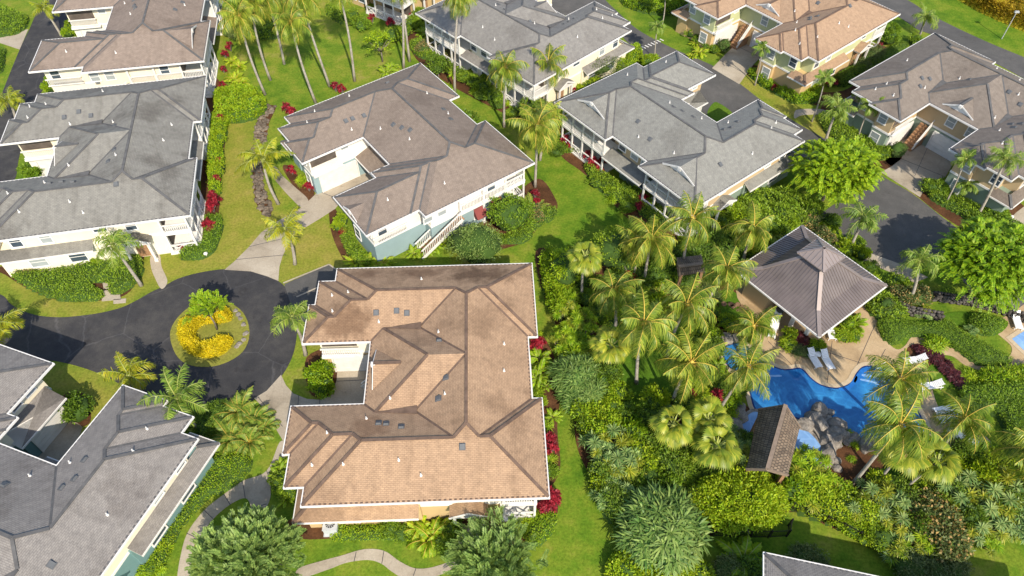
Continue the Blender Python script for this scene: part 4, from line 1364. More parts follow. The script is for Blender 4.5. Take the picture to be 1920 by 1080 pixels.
# ------------------------------------------------------------------ pavilion with standing seam roof
def pavilion():
    pts = [G(1392, 508, 3.4), G(1498, 420, 3.4), G(1664, 532, 3.4), G(1527, 636, 3.4)]
    c = np.mean(pts, axis=0)
    r = np.mean([np.linalg.norm(np.array(p) - c) for p in pts])
    e = np.array(pts[2]) - np.array(pts[3]); yaw = math.atan2(e[1], e[0])
    h = r / math.sqrt(2)
    root = bpy.data.objects.new('pavilion', None); COL.objects.link(root)
    root.location = (c[0], c[1], 0); root.rotation_euler = (0, 0, yaw)
    tag(root, 'open pool pavilion with a brown ribbed metal pyramid roof', 'pavilion')
    MR = plain('metal_roof', (0.17, 0.14, 0.128), .45, .25, .5, .5, 0.25)
    MR2 = plain('metal_roof_cap', (0.25, 0.205, 0.185), .45, .1, .5, .5, 0.25)
    z0, z1, hb = 3.4, 6.2, h * .42                       # two pitches: flat skirt, steeper middle
    zb = z0 + (h - hb) * .33
    mb = MB()
    def ring(k, rr, z):
        q = [(-rr, -rr, z), (rr, -rr, z), (rr, rr, z), (-rr, rr, z)]
        return q[k], q[(k + 1) % 4]
    top = .75
    for k in range(4):
        a, b = ring(k, h, z0); c_, d = ring(k, hb * 1.55, z0 + (h - hb * 1.55) * .36); e_, f = ring(k, top, z1)
        mb.face([a, b, d, c_]); mb.face([c_, d, f, e_])
    roof = mb.build('roof', MR, root)
    mb = MB()
    for k in range(4):
        A = [np.array(ring(k, rr, z)) for rr, z in ((h, z0), (hb * 1.55, z0 + (h - hb * 1.55) * .36), (top, z1))]
        inward = np.array([[0, 1, 0], [-1, 0, 0], [0, -1, 0], [1, 0, 0]][k], float)
        along = (A[0][1] - A[0][0]) / (2 * h)
        for i in range(-15, 16):
            s_ = i * h / 15.5
            def at(rr, z): return along * s_ - inward * rr + np.array([0, 0, z])
            r1, zz1 = h, z0
            lim = abs(s_)
            segs = [(h, z0, hb * 1.55, z0 + (h - hb * 1.55) * .36), (hb * 1.55, z0 + (h - hb * 1.55) * .36, top, z1)]
            for ra, za, rb, zb_ in segs:
                if lim >= ra - .05: continue
                re = max(rb, lim + .05); t = (ra - re) / (ra - rb)
                mb.bar(at(ra, za + .02), at(re, za + (zb_ - za) * t + .02), .05, .07)
    mb.build('roof_seam', MR, roof)
    for k in range(4):
        P = [np.array(ring(k, rr, z)[0]) + (0, 0, .03) for rr, z in ((h, z0), (hb * 1.55, z0 + (h - hb * 1.55) * .36), (top, z1))]
        mb = MB(); mb.bar(P[0], P[1], .34, .08); mb.bar(P[1], P[2], .34, .081); mb.build('hip_cap', MR2, roof)
    mb = MB()
    for k in range(4):
        a, b = ring(k, h + .03, z0 - .08); mb.bar(a, b, .1, .17)
    mb.build('gutter', M['white'], roof)
    mb = MB()                                            # cupola
    q = 1.45
    mb.box(-.85, .85, -.85, .85, z1 - .4, z1 + .25)
    cup = mb.build('cupola', M['dark'], roof)
    mb = MB()
    for k in range(4):
        a, b = ring(k, q, z1 + .22); c_, d = ring(k, .1, z1 + 1.1); mb.face([a, b, d, c_])
    mb.face([(-q, -q, z1 + .2), (-q, q, z1 + .2), (q, q, z1 + .2), (q, -q, z1 + .2)])
    for k in range(4):
        a, b = ring(k, q, z1 + .23), ring(k, .1, z1 + 1.12); mb.bar(a[0], b[0], .2, .06)
        a, b = ring(k, q, z1 + .2)
        mb.bar(a, b, .06, .1)
        for i in range(-3, 4):
            inward = np.array([[0, 1, 0], [-1, 0, 0], [0, -1, 0], [1, 0, 0]][k], float); al = np.array([inward[1], -inward[0], 0])
            s_ = i * .4; p0 = al * s_ - inward * q + np.array([0, 0, z1 + .24]); re = max(.1, abs(s_) + .05)
            p1 = al * s_ - inward * re + np.array([0, 0, z1 + .24 + (q - re) / (q - .1) * .88]); mb.bar(p0, p1, .05, .05)
    mb.build('cupola_roof', MR2, cup)
    for x in (-h + 1.7, -h * .3, h * .3, h - 1.7):
        for y in (-h + 1.7, h - 1.7):
            mb = MB(); mb.box(x - .16, x + .16, y - .16, y + .16, 0, 3.35); mb.build('post', M['white'], root)
    for y in (-h * .3, h * .3):
        for x in (-h + 1.7, h - 1.7):
            mb = MB(); mb.box(x - .16, x + .16, y - .16, y + .16, 0, 3.35); mb.build('post', M['white'], root)
    mb = MB(); mb.box(-1.8, 1.8, -1.2, 1.2, .03, 1.05); mb.build('bar_counter', M['wood'], root)
    mb = MB(); mb.box(-h * .8, h * .1, h * .25, h * .8, 0, 2.9); mb.build('back_room', TAN_S, root)


pavilion()


def shake():
    m, nt, p = mat('shake_roof')
    co = coords(nt, "UV")
    b = nt.nodes.new("ShaderNodeTexBrick"); nt.links.new(co, b.inputs[0])
    b.inputs["Color1"].default_value = (.21, .165, .12, 1); b.inputs["Color2"].default_value = (.12, .09, .065, 1); b.inputs["Mortar"].default_value = (.05, .038, .03, 1)
    b.inputs["Scale"].default_value = 1; b.inputs["Brick Width"].default_value = .2; b.inputs["Row Height"].default_value = .36; b.inputs["Mortar Size"].default_value = .025
    f = noise(nt, coords(nt, "UV", (1.5, .5, 1)), 1, 5)
    nt.links.new(mix(nt, 1, b.outputs[0], ramp(nt, f, [(.3, (.6, .6, .6)), (.7, (1.4, 1.3, 1.2))]), 'MULTIPLY'), p.inputs[0])
    p.inputs["Roughness"].default_value = .9
    bump(nt, p, b.outputs["Fac"], .8, -.06)
    return m


SHAKE = shake()
HUTW = plain('weathered_wood', (0.2, 0.15, 0.11), .85, .25, 3)


def hut(name, label, ridge, zr, left, right, ze):
    """open hut with a pitched shake roof: ridge, left eave and right eave as plan points (far, near)"""
    root = bpy.data.objects.new(name, None); COL.objects.link(root)
    c = np.mean([ridge[0], ridge[1]], axis=0); root.location = (*c, 0)
    tag(root, label, 'hut')
    f = lambda p, z: (p[0] - c[0], p[1] - c[1], z)
    mb = MB()
    def slope(e):
        a, b, d, g = f(e[1], ze), f(e[0], ze), f(ridge[0], zr), f(ridge[1], zr)
        ln = (Vector(a) - Vector(b)).length; rn = (Vector(b) - Vector(d)).length
        return [a, b, d, g], [(0, 0), (ln, 0), (ln, rn), (0, rn)]
    P, uv = slope(left); mb.face(P[::-1], uv[::-1])
    P, uv = slope(right); mb.face(P, uv)
    for e in (left, right):
        P, _ = slope(e); mb.face([(x, y, z - .12) for x, y, z in P])
        for i, j in ((0, 1), (1, 2), (3, 0)):
            mb.face([P[i], P[j], (*P[j][:2], P[j][2] - .12), (*P[i][:2], P[i][2] - .12)])
    roof = mb.build('roof', SHAKE, root)
    mb = MB(); mb.bar(f(ridge[0], zr + .03), f(ridge[1], zr + .03), .3, .08); mb.build('ridge_cap', HUTW, roof)
    for e in (left, right):
        for i in (0, 1):
            mb = MB(); mb.bar(f(ridge[i], zr - .12), f(e[i], ze - .12), .1, .24); mb.build('barge_board', HUTW, roof)
        for t in (.08, .92):
            q = np.array(e[0]) * (1 - t) + np.array(e[1]) * t; q = q * .85 + (np.array(ridge[0]) * (1 - t) + np.array(ridge[1]) * t) * .15
            mb = MB(); mb.box(q[0] - c[0] - .13, q[0] - c[0] + .13, q[1] - c[1] - .13, q[1] - c[1] + .13, 0, ze); mb.build('post', M['wood'], root)


hut('gazebo', 'steep brown shake roofed hut standing over the pool basin', (G(1473, 759, 5.0), G(1439, 879, 5.0)), 5.0, (G(1423, 767, 3.2), G(1400, 878, 3.2)), (G(1500, 800, 3.2), G(1478, 890, 3.2)), 3.2)
hut('shelter', 'small dark roofed shelter among palms left of the pavilion', (G(1272, 500, 3.6), G(1318, 494, 3.6)), 3.6, (G(1270, 483, 2.7), G(1314, 478, 2.7)), (G(1274, 516, 2.7), G(1320, 510, 2.7)), 2.7)


# ------------------------------------------------------------------ loungers, chairs, tables and other small things
def lounger_parts():
    mb = MB()
    for y in (-.3, .3):
        mb.bar((-.95, y, .32), (.95, y, .32), .05, .06)
    for x in (-.8, .8):
        mb.bar((x, -.3, .32), (x, .3, .32), .05, .05)
    fr = mb.mesh('frame', M['lounge'])
    mb = MB()
    for i in range(9):
        x = -.9 + i * .125; mb.box(x, x + .11, -.29, .29, .345, .365)
    seat = mb.mesh('seat', M['lounge'])
    mb = MB()
    for i in range(6):
        a, b = i * .13, i * .13 + .115; c, s = math.cos(.55), math.sin(.55)
        mb.hexa([(.23 + a * c, -.29, .37 + a * s), (.23 + b * c, -.29, .37 + b * s), (.23 + b * c, .29, .37 + b * s), (.23 + a * c, .29, .37 + a * s),
                 (.22 + a * c, -.29, .39 + a * s), (.22 + b * c, -.29, .39 + b * s), (.22 + b * c, .29, .39 + b * s), (.22 + a * c, .29, .39 + a * s)])
    mb.bar((.23, -.27, .37), (.92, -.27, .79), .04, .04); mb.bar((.23, .27, .37), (.92, .27, .79), .04, .04)
    back = mb.mesh('backrest', M['lounge'])
    mb = MB(); mb.box(-.025, .025, -.025, .025, 0, .32); leg = mb.mesh('leg', M['lounge'])
    return fr, seat, back, leg


LP = lounger_parts()


def lounger(px, py, deg, label):
    root = bpy.data.objects.new('sun_lounger', None); COL.objects.link(root)
    root.location = (*G(px, py), .03); root.rotation_euler = (0, 0, math.radians(deg)); root.scale = (1.03, 1.03, 1.03)
    tag(root, label, 'lounger', 'white sun loungers round the pool')
    for n, m in zip(('frame', 'seat', 'backrest'), LP):
        link(n, m, root)
    for x in (-.8, .8):
        for y in (-.3, .3):
            link('leg', LP[3], root, (x, y, 0))


for a in ((1524, 677, 104, 'white sun lounger on the pool edge, left of the close pair'), (1548, 680, 102, 'white sun lounger on the pool edge, right of the close pair'),
          (1447, 622, 70, 'white sun lounger half hidden by palm fronds left of the pavilion'), (1453, 606, 68, 'white sun lounger under the left eave of the pavilion'),
          (1555, 625, 88, 'white sun lounger at the near tip of the pavilion roof'), (1712, 679, 8, 'white sun lounger beside the dark planting bed'), (1742, 727, 8, 'white sun lounger alone by the small round lawn'),
          (1768, 772, 12, 'white sun lounger right of the pool, farther of two behind palm fronds'), (1776, 788, 12, 'white sun lounger right of the pool, nearer of two behind palm fronds'),
          (1793, 822, 150, 'white sun lounger under the leaning palm, left of two'), (1808, 828, 150, 'white sun lounger under the leaning palm, right of two'), (1903, 606, 80, 'white lounger chair at the corner of the small square pool')):
    lounger(*a)


def small_table(px, py, label):
    root = bpy.data.objects.new('side_table', None); COL.objects.link(root); root.location = (*G(px, py), .03)
    tag(root, label, 'table')
    mb = MB(); mb.prism([(.28 * math.cos(t), .28 * math.sin(t)) for t in np.linspace(0, 6.283, 17)[:-1]], .45, .49); mb.build('table_top', M['lounge'], root)
    for k in range(3):
        a = k * 2.1; mb = MB(); mb.bar((.22 * math.cos(a), .22 * math.sin(a), 0), (.15 * math.cos(a), .15 * math.sin(a), .45), .04, .04); mb.build('leg', M['lounge'], root)


small_table(1531, 670, 'small round white table between the paired loungers')


def ac_unit(px, py, deg, label):
    root = bpy.data.objects.new('air_conditioner', None); COL.objects.link(root); root.location = (*G(px, py), 0); root.rotation_euler = (0, 0, math.radians(deg))
    tag(root, label, 'air conditioner', 'air conditioners')
    mb = MB(); mb.box(-.5, .5, -.5, .5, .1, 1.0); mb.box(-.54, .54, -.54, .54, 1.0, 1.06); mb.box(-.6, .6, -.6, .6, -.02, .1); mb.build('casing', M['acgrey'], root)
    mb = MB(); mb.prism([(.36 * math.cos(t), .36 * math.sin(t)) for t in np.linspace(0, 6.283, 21)[:-1]], 1.05, 1.075); fan = mb.build('fan_grille', M['dark'], root)
    mb = MB()
    for k in range(6):
        a = k * math.pi / 6; mb.bar((-.36 * math.cos(a), -.36 * math.sin(a), 1.085), (.36 * math.cos(a), .36 * math.sin(a), 1.085), .03, .02)
    mb.build('guard', M['acgrey'], fan)


ac_unit(90, 499, 11, 'grey air conditioner by the wall of the weathered grey roofed house')
ac_unit(346, 928, -35, 'grey air conditioner beside the dark roofed corner house')
ac_unit(624, 992, 2, 'white air conditioner under the lower roof of the orange house')


def lamp_post(px, py, label):
    root = bpy.data.objects.new('lamp_post', None); COL.objects.link(root); root.location = (*G(px, py), 0); tag(root, label, 'lamp post')
    mb = MB(); mb.tube([(0, 0, 0), (0, 0, 3.8)], [.07, .05], 8); mb.build('pole', M['pole'], root)
    mb = MB(); mb.box(-.3, .3, -.14, .14, 3.8, 3.95); mb.box(-.25, .25, -.1, .1, 3.95, 4.02); mb.build('lamp_head', M['pole'], root)


lamp_post(1878, 73, 'slim grey lamp post on the verge across the far road')


def fence(px, label):
    root = bpy.data.objects.new('picket_fence', None); COL.objects.link(root)
    pts = [G(x, y) for x, y in px]; o = pts[0]; root.location = (*o, 0); tag(root, label, 'fence')
    P = [(x - o[0], y - o[1]) for x, y in pts]
    mb = MB()
    for a, b in zip(P[:-1], P[1:]):
        A, B = Vector((*a, 0)), Vector((*b, 0)); n = (B - A).length
        mb.bar(A + Vector((0, 0, 1.15)), B + Vector((0, 0, 1.15)), .04, .05); mb.bar(A + Vector((0, 0, .15)), B + Vector((0, 0, .15)), .04, .05)
        k = int(n / .13)
        for i in range(1, k):
            p = A.lerp(B, i / k); mb.bar(p + Vector((0, 0, .1)), p + Vector((0, 0, 1.2)), .025, .025, (0.2, 1, 0))
    mb.build('panel', M['fence'], root)
    for x, y in P:
        mb = MB(); mb.box(x - .05, x + .05, y - .05, y + .05, 0, 1.3); mb.build('post', M['fence'], root)


fence([(1334, 1005), (1370, 1007), (1405, 1008), (1440, 1008), (1474, 1006), (1478, 986)], 'black picket fence in front of the yellow green dome shrub')
fence([(1482, 956), (1512, 968), (1545, 980), (1575, 994), (1605, 1010), (1640, 1024), (1672, 1030)], 'black picket fence curving below the spiky screw pines')


def lava_wall(px, h, label):
    pts = smooth_loop([G(x, y) for x, y in px], 8, False)
    rr = np.random.RandomState(5); P = []; Sz = []; Z = []
    root = bpy.data.objects.new('lava_wall', None); COL.objects.link(root); root.location = (*pts[0], 0); tag(root, label, 'wall')
    base = rock_mesh(9, M['rock']); bv = np.array([v.co[:] for v in base.vertices]); bf = np.array([list(p.vertices) for p in base.polygons]); cl = Cloud(2)
    for (a, b) in zip(pts[:-1], pts[1:]):
        n = max(1, int(math.hypot(b[0] - a[0], b[1] - a[1]) / .28))
        for i in range(n):
            for z in np.arange(.15, h, .28):
                for sd in (-.22, .22):
                    t = (i + rr.rand()) / n
                    x = a[0] + (b[0] - a[0]) * t - pts[0][0] + rr.normal() * .05; y = a[1] + (b[1] - a[1]) * t - pts[0][1] + sd
                    s = rr.uniform(.17, .27)
                    cl.raw(bv * (s, s * rr.uniform(.7, 1.1), s * .8) + np.array([x, y, z]), None, bf)
    link('stonework', cl.mesh('stonework', M['rock']), root)
    bpy.data.meshes.remove(base)


lava_wall([(1745, 560), (1790, 566), (1830, 573), (1875, 586), (1930, 606)], .9, 'low black lava rock wall under the right shade tree')
lava_wall([(1680, 578), (1715, 590), (1760, 598)], .8, 'short black lava rock wall behind the clipped hedge')

rk = [(1520, 783, 1.1), (1536, 772, .9), (1553, 832, 1.1), (1575, 820, .9), (1549, 852, 1.0), (1390, 778, 1.0), (1375, 800, 1.0), (1587, 826, .8), (1622, 838, .9), (1508, 800, .9), (1517, 792, .7), (1529, 786, .8), (1540, 781, .7), (1553, 776, .6), (1560, 822, 1.0), (1552, 838, .9), (1565, 815, 1.0), (1577, 812, .7), (1588, 818, .6), (1600, 824, .7), (1615, 830, .6), (1628, 834, .9), (1641, 838, .7), (1548, 850, .7), (1555, 862, .8), (1547, 872, .6),
      (1385, 778, .8), (1378, 790, .8), (1372, 800, .9), (1384, 812, .6), (1392, 764, .7), (1380, 760, .6), (1352, 640, .7), (1364, 637, .8), (1378, 636, .6), (1392, 640, .5), (1567, 800, .9), (1545, 812, .8), (1535, 800, 1.0), (1650, 842, .6), (1572, 880, .6), (1566, 865, .6), (1368, 812, .7)]
RM = [rock_mesh(20 + i, M['boulder']) for i in range(5)]
rocks = []
for i, (x, y, s) in enumerate(rk):
    rr = random.Random(i); o = link('boulder', RM[i % 5], None, (*G(x, y), s * .22), rr.uniform(0, 6), (s * rr.uniform(.7, 1), s * rr.uniform(.6, .9), s * rr.uniform(.45, .7) * (1.5 if x > 1400 and s >= .9 else 1)))
    rocks.append((o, x))
LEFT = [r for r in rocks if r[1] < 1390]; RIGHT = [r for r in rocks if r[1] >= 1390]
row_labels([r for r in rocks if r[1] < 1400], 'grey boulder along the left rim of the pool', 'boulder', 'boulders left of the pool')
rr_ = [r for r in rocks if r[1] >= 1400]
near = [r for r in rr_ if r[1] < 1562]; far = [r for r in rr_ if r[1] >= 1562]
row_labels(near, 'grey boulder in the waterfall rocks beside the basin', 'boulder', 'boulders of the waterfall')
row_labels(far, 'grey boulder at the near edge of the blue pool', 'boulder', 'boulders at the pool edge')
mb = MB()
ws = smooth_loop([G(1540, 828), G(1575, 808), G(1560, 790), G(1550, 781), G(1516, 796), G(1526, 812)], 3)
mb.prism([tuple(p) for p in ws], -.05, .34)
SLAB = patchy('wet_slab', [(.3, (.2, .175, .145)), (.5, (.34, .3, .25)), (.7, (.5, .46, .39))], .8, 2.0, 7.0, bumpd=.03)
tag(mb.build('waterfall_slab', SLAB), 'flat grey waterfall slab sloping from the basin to the pool', 'rock slab')
for i, (x, y) in enumerate(((440, 583), (447, 590), (451, 597), (457, 609), (461, 626), (457, 636), (449, 645), (445, 650))):
    o = link('edging_stone', RM[i % 5], None, (*G(x, y), .05), i, (.32, .25, .16))
    rk_ = o
    tag(o, 'dark edging stone of the turning circle island, ' + NTH[i].replace('leftmost', 'first') + ' from its far end', 'edging stone', 'edging stones of the island')


def small_thing(name, label, cat, px, py, parts, group=None, z=0.0):
    """a small turned object: parts are (part name, material, [(radius, height), ...])"""
    root = bpy.data.objects.new(name, None); COL.objects.link(root); root.location = (*G(px, py), z); tag(root, label, cat, group)
    for pn, m, prof in parts:
        mb = MB(); mb.tube([(0, 0, h) for r, h in prof], [r for r, h in prof], 12); mb.build(pn, m, root, True)


small_thing('litter_bin', 'dark green litter bin under the left eave of the pavilion', 'bin', 1458, 591, [('body', plain('bin_green', (.02, .05, .04), .5), [(.32, 0), (.36, .9)]), ('lid', M['dark'], [(.38, .9), (.3, 1.05), (.1, 1.1)])], None, .03)
small_thing('garden_light', 'small cream garden light on the lawn by the corner lanai', 'garden light', 388, 481, [('stem', M['white'], [(.09, 0), (.07, .4)]), ('cap', M['white'], [(.22, .4), (.2, .5), (.06, .62)])])
small_thing('bollard', 'short white bollard behind the pavilion, left of two', 'bollard', 1583, 456, [('shaft', M['white'], [(.12, 0), (.12, .7)]), ('collar', M['pole'], [(.13, .7), (.1, .78)])], 'white bollards')
small_thing('bollard', 'short white bollard behind the pavilion, right of two', 'bollard', 1610, 477, [('shaft', M['white'], [(.12, 0), (.12, .7)]), ('collar', M['pole'], [(.13, .7), (.1, .78)])], 'white bollards')
small_thing('garden_light', 'small cream garden light beside the path at the right edge', 'garden light', 1893, 412, [('stem', M['white'], [(.09, 0), (.07, .4)]), ('cap', M['white'], [(.22, .4), (.2, .5), (.06, .62)])])
_hr = bpy.data.objects.new('pool_handrail', None); COL.objects.link(_hr); _hr.location = (*G(1658, 698), .05); tag(_hr, 'bent white handrail at the steps of the blue pool', 'handrail')
for _y in (0, .5):
    mb = MB(); mb.tube([(0, _y, 0), (0, _y, .8), (-.15, _y - .1, .95), (-.7, _y - .4, .7), (-1.0, _y - .6, .1)], [.035] * 5, 6); mb.build('rail', M['white'], _hr, True)


# ------------------------------------------------------------------ plants
def basis(D):
    up = np.array([0, 0, 1.0]); W = np.cross(D, up); bad = np.linalg.norm(W, axis=1) < .05
    W[bad] = np.array([1.0, 0, 0]); return unit(W)


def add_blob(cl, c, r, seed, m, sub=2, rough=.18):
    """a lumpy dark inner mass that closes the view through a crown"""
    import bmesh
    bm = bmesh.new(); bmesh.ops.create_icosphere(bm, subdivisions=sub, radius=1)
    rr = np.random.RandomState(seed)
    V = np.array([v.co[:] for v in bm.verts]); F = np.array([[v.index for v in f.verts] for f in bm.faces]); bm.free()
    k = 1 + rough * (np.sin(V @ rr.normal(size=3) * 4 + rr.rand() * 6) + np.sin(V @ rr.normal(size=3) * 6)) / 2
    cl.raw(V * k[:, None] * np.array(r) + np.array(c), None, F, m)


def crown_points(r, rx, ry, rz, nclump, perclump, cr, zmin=-.35):
    """leaf places gathered in clumps over an uneven crown; returns point, outward direction"""
    z = r.uniform(zmin, 1, nclump); a = r.uniform(0, 6.283, nclump); q = np.sqrt(1 - z * z)
    C = np.stack([q * np.cos(a), q * np.sin(a), z], 1)
    lobes = r.normal(size=(6, 3)); lobes /= np.linalg.norm(lobes, axis=1)[:, None]
    rad = .72 + .28 * np.max(np.maximum(C @ lobes.T, 0) ** 3, axis=1) + r.uniform(-.1, .04, nclump)
    rad *= np.where(r.rand(nclump) < .22, .75, 1)
    C = C * rad[:, None]
    P = np.repeat(C, perclump, axis=0) * np.array([rx, ry, rz])
    d = r.normal(size=P.shape); d /= np.linalg.norm(d, axis=1)[:, None]
    d[:, 2] = np.abs(d[:, 2]) * .8
    P = P + d * (cr * r.uniform(.3, 1, len(P)) ** .6)[:, None]
    out = unit(d * .8 + np.repeat(C, perclump, axis=0) + r.normal(size=P.shape) * .25)
    return P, out


def leafy(name, seed, rx, ry, rz, nclump, per, cr, ll, lw, leaf, core='core', corek=.78, zmin=-.3, cz=None, flowers=None):
    """bush or crown mesh centred at height cz"""
    cl = Cloud(seed); r = cl.r
    cz = rz if cz is None else cz
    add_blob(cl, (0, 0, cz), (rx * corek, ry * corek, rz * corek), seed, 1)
    P, out = crown_points(r, rx, ry, rz, nclump, per, cr, zmin)
    D = unit(out + r.normal(size=P.shape) * .7); W = unit(np.cross(D, unit(out + r.normal(size=P.shape) * .6)))
    P[:, 2] += cz
    P[:, 2] = np.maximum(P[:, 2], .04)
    n = len(P)
    cl.diamonds(P, D, W, ll * r.uniform(.65, 1.25, n), lw * r.uniform(.7, 1.2, n), .12, 0)
    mats = [L[leaf], L[core]]
    if flowers:
        k = r.rand(n) < flowers[1]
        cl.diamonds(P[k] + out[k] * .08, D[k], W[k], ll * .9, lw * 1.2, .2, 2); mats.append(L[flowers[0]])
    return cl.mesh(name, mats)


def feathery(name, seed, rx, ry, rz, n, L_, leaf, cz, droop=.9, nl=9, lw=.13, ll=.3, up=.35, corek=.55):
    """crown of many small feathered twigs that arch outward"""
    cl = Cloud(seed); r = cl.r
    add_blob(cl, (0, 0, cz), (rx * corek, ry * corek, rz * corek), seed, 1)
    P, out = crown_points(r, rx * .9, ry * .9, rz * .9, max(12, n // 7), 9, L_ * .9, -.1)
    P[:, 2] += cz
    D = unit(out * 1.0 + r.normal(size=P.shape) * .45 + np.array([0, 0, up])); W = basis(D)
    ln = L_ * r.uniform(.6, 1.2, len(P))
    for k in range(nl):
        t = (k + .5) / nl
        Q = P + D * (ln * t)[:, None] - np.array([0, 0, 1.0]) * (droop * ln * t * t * .6)[:, None]
        T = unit(D - np.array([0, 0, 1.0]) * (droop * t * 1.1))
        for sg in (1, -1):
            DD = unit(W * sg * .9 + T * .55 + np.array([0, 0, .12]))
            cl.diamonds(Q, DD, T, ll * (1 - .55 * t) * r.uniform(.8, 1.2, len(Q)), lw, .08, 0)
    return cl.mesh(name, [L[leaf], L['core']])


def frond(cl, base, az, el, ln, droop, nl, ll, lw, curl, m=0, rm=1, plume=0.0, rw=.05, hang=.55):
    """one arching feather frond"""
    r = cl.r
    n = 9
    pts = [np.array(base, float)]; e = el; d = []
    for k in range(n):
        v = np.array([math.cos(az) * math.cos(e), math.sin(az) * math.cos(e), math.sin(e)])
        d.append(v); pts.append(pts[-1] + v * ln / n); e -= droop / n * (1 + .6 * k / n)
    pts = np.array(pts); d = np.array(d + [d[-1]])
    side = np.array([-math.sin(az), math.cos(az), 0])
    # stalk
    V = []; 
    for k in range(n + 1):
        w = rw * (1 - .8 * k / n); nrm = np.cross(side, d[k])
        V += [pts[k] + side * w - nrm * .02, pts[k] - side * w - nrm * .02, pts[k] + nrm * w * .8]
    F = []
    for k in range(n):
        for a, b in ((0, 1), (1, 2), (2, 0)):
            F.append([k * 3 + a, k * 3 + b, k * 3 + 3 + b, k * 3 + 3 + a])
    cl.raw(V, np.array(F), None, rm)
    t = np.linspace(.1, .99, nl); x = t * n; i = np.minimum(x.astype(int), n - 1); f = (x - i)[:, None]
    Q = pts[i] * (1 - f) + pts[i + 1] * f; T = unit(d[i] * (1 - f) + d[np.minimum(i + 1, n)] * f)
    prof = np.sin(np.clip(t * 1.02 + .07, 0, 1) * math.pi) ** .6 * .85 + .15
    for sg in (1, -1):
        N = np.cross(side[None], T)
        tw = r.uniform(-.25, .25, nl) + (plume * r.choice([-1, 0, 1], nl))
        D = unit(side * sg * .85 + T * .62 + N * (-tw)[:, None] + np.array([0, 0, -.12]))
        cl.strips(Q, D, unit(T + N * .2 * sg), ll * prof * r.uniform(.85, 1.12, nl), lw * r.uniform(.8, 1.15, nl), hang * r.uniform(.5, 1.3, nl), m)


def palm_crown(name, seed, nf, ln, el, droop, nl, ll, lw, leaf, stalk, plume=0., nuts=False, hang=.55, rw=.05, dead=0):
    cl = Cloud(seed); r = cl.r
    for k in range(dead):                                # withered fronds hanging against the trunk
        a = r.uniform(0, 6.28)
        frond(cl, (.1 * math.cos(a), .1 * math.sin(a), -.1), a, r.uniform(-.9, -.5), ln * r.uniform(.6, .8), .7, nl, ll * .7, lw * .8, 0, 3, 3, .3, rw, .9)
    gap = r.uniform(0, 6.28)
    for k in range(nf):
        t = k / nf
        az = k * 2.399 + r.uniform(-.35, .35)
        az += .22 * math.sin(az - gap)
        e = el[0] + (el[1] - el[0]) * t + r.uniform(-.1, .1)
        frond(cl, (.1 * math.cos(az), .1 * math.sin(az), .1 * (1 - t)), az, e, ln * r.uniform(.72, 1.12) * (1 - .15 * (1 - t)), droop * r.uniform(.65, 1.35) * (.75 + .35 * t), nl, ll, lw, 0, 0, 1, plume, rw, hang)
    add_blob(cl, (0, 0, -.05), (.22, .22, .4), seed, 1, 1)
    mats = [L[leaf], M[stalk], M['coco'], L['brown']]
    if nuts:
        for k in range(7):
            a = k * .9; add_blob(cl, (.3 * math.cos(a), .3 * math.sin(a), -.3 - .1 * (k % 2)), (.14, .14, .17), k, 2, 1, .05)
    return cl.mesh(name, mats)


def fan_crown(name, seed, nf, ln, leaf, seg=22):
    cl = Cloud(seed); r = cl.r
    for k in range(nf):
        t = k / nf; az = k * 2.399; e = 1.25 - 1.5 * t + r.uniform(-.1, .1)
        d = np.array([math.cos(az) * math.cos(e), math.sin(az) * math.cos(e), math.sin(e)]); side = np.array([-math.sin(az), math.cos(az), 0]); N = np.cross(d, side)
        p = d * (.75 + .35 * r.rand())
        cl.strips([np.zeros(3)], [d], [side], np.linalg.norm(p) * 1.1, .1, 0.05, 1)
        a = np.linspace(-1.9, 1.9, seg)
        d2 = unit(d - np.array([0, 0, .35]))
        D = unit(np.cos(a)[:, None] * d2 + np.sin(a)[:, None] * side + N * (np.abs(a) * -.14)[:, None])
        W = unit(-np.sin(a)[:, None] * d2 + np.cos(a)[:, None] * side)
        cl.strips(np.repeat(p[None], seg, 0) + D * .02, D, W, ln * (1 - .14 * np.abs(a) / 1.9) * r.uniform(.94, 1.05, seg), ln * .19, .34 + .2 * r.rand(), 0)
    add_blob(cl, (0, 0, 0), (.16, .16, .3), seed, 1, 1)
    return cl.mesh(name, [L[leaf], M['rachisg']])


def rosette(cl, c, up, n, ln, w, m=0, spread=(.15, 1.5), droop=.45):
    r = cl.r
    t = np.sqrt(np.linspace(.02, 1, n)); az = np.arange(n) * 2.399 + r.uniform(0, 6)
    th = spread[0] + (spread[1] - spread[0]) * t
    up = unit(np.array(up, float)[None])[0]; a = np.cross(up, [.3, 1, .2]); a /= np.linalg.norm(a); b = np.cross(up, a)
    D = np.cos(th)[:, None] * up + np.sin(th)[:, None] * (np.cos(az)[:, None] * a + np.sin(az)[:, None] * b)
    W = unit(np.cross(D, up[None]) + 1e-4)
    cl.strips(np.repeat(np.array(c, float)[None], n, 0), D, W, ln * r.uniform(.75, 1.15, n), w, droop * r.uniform(.4, 1.3, n), m)


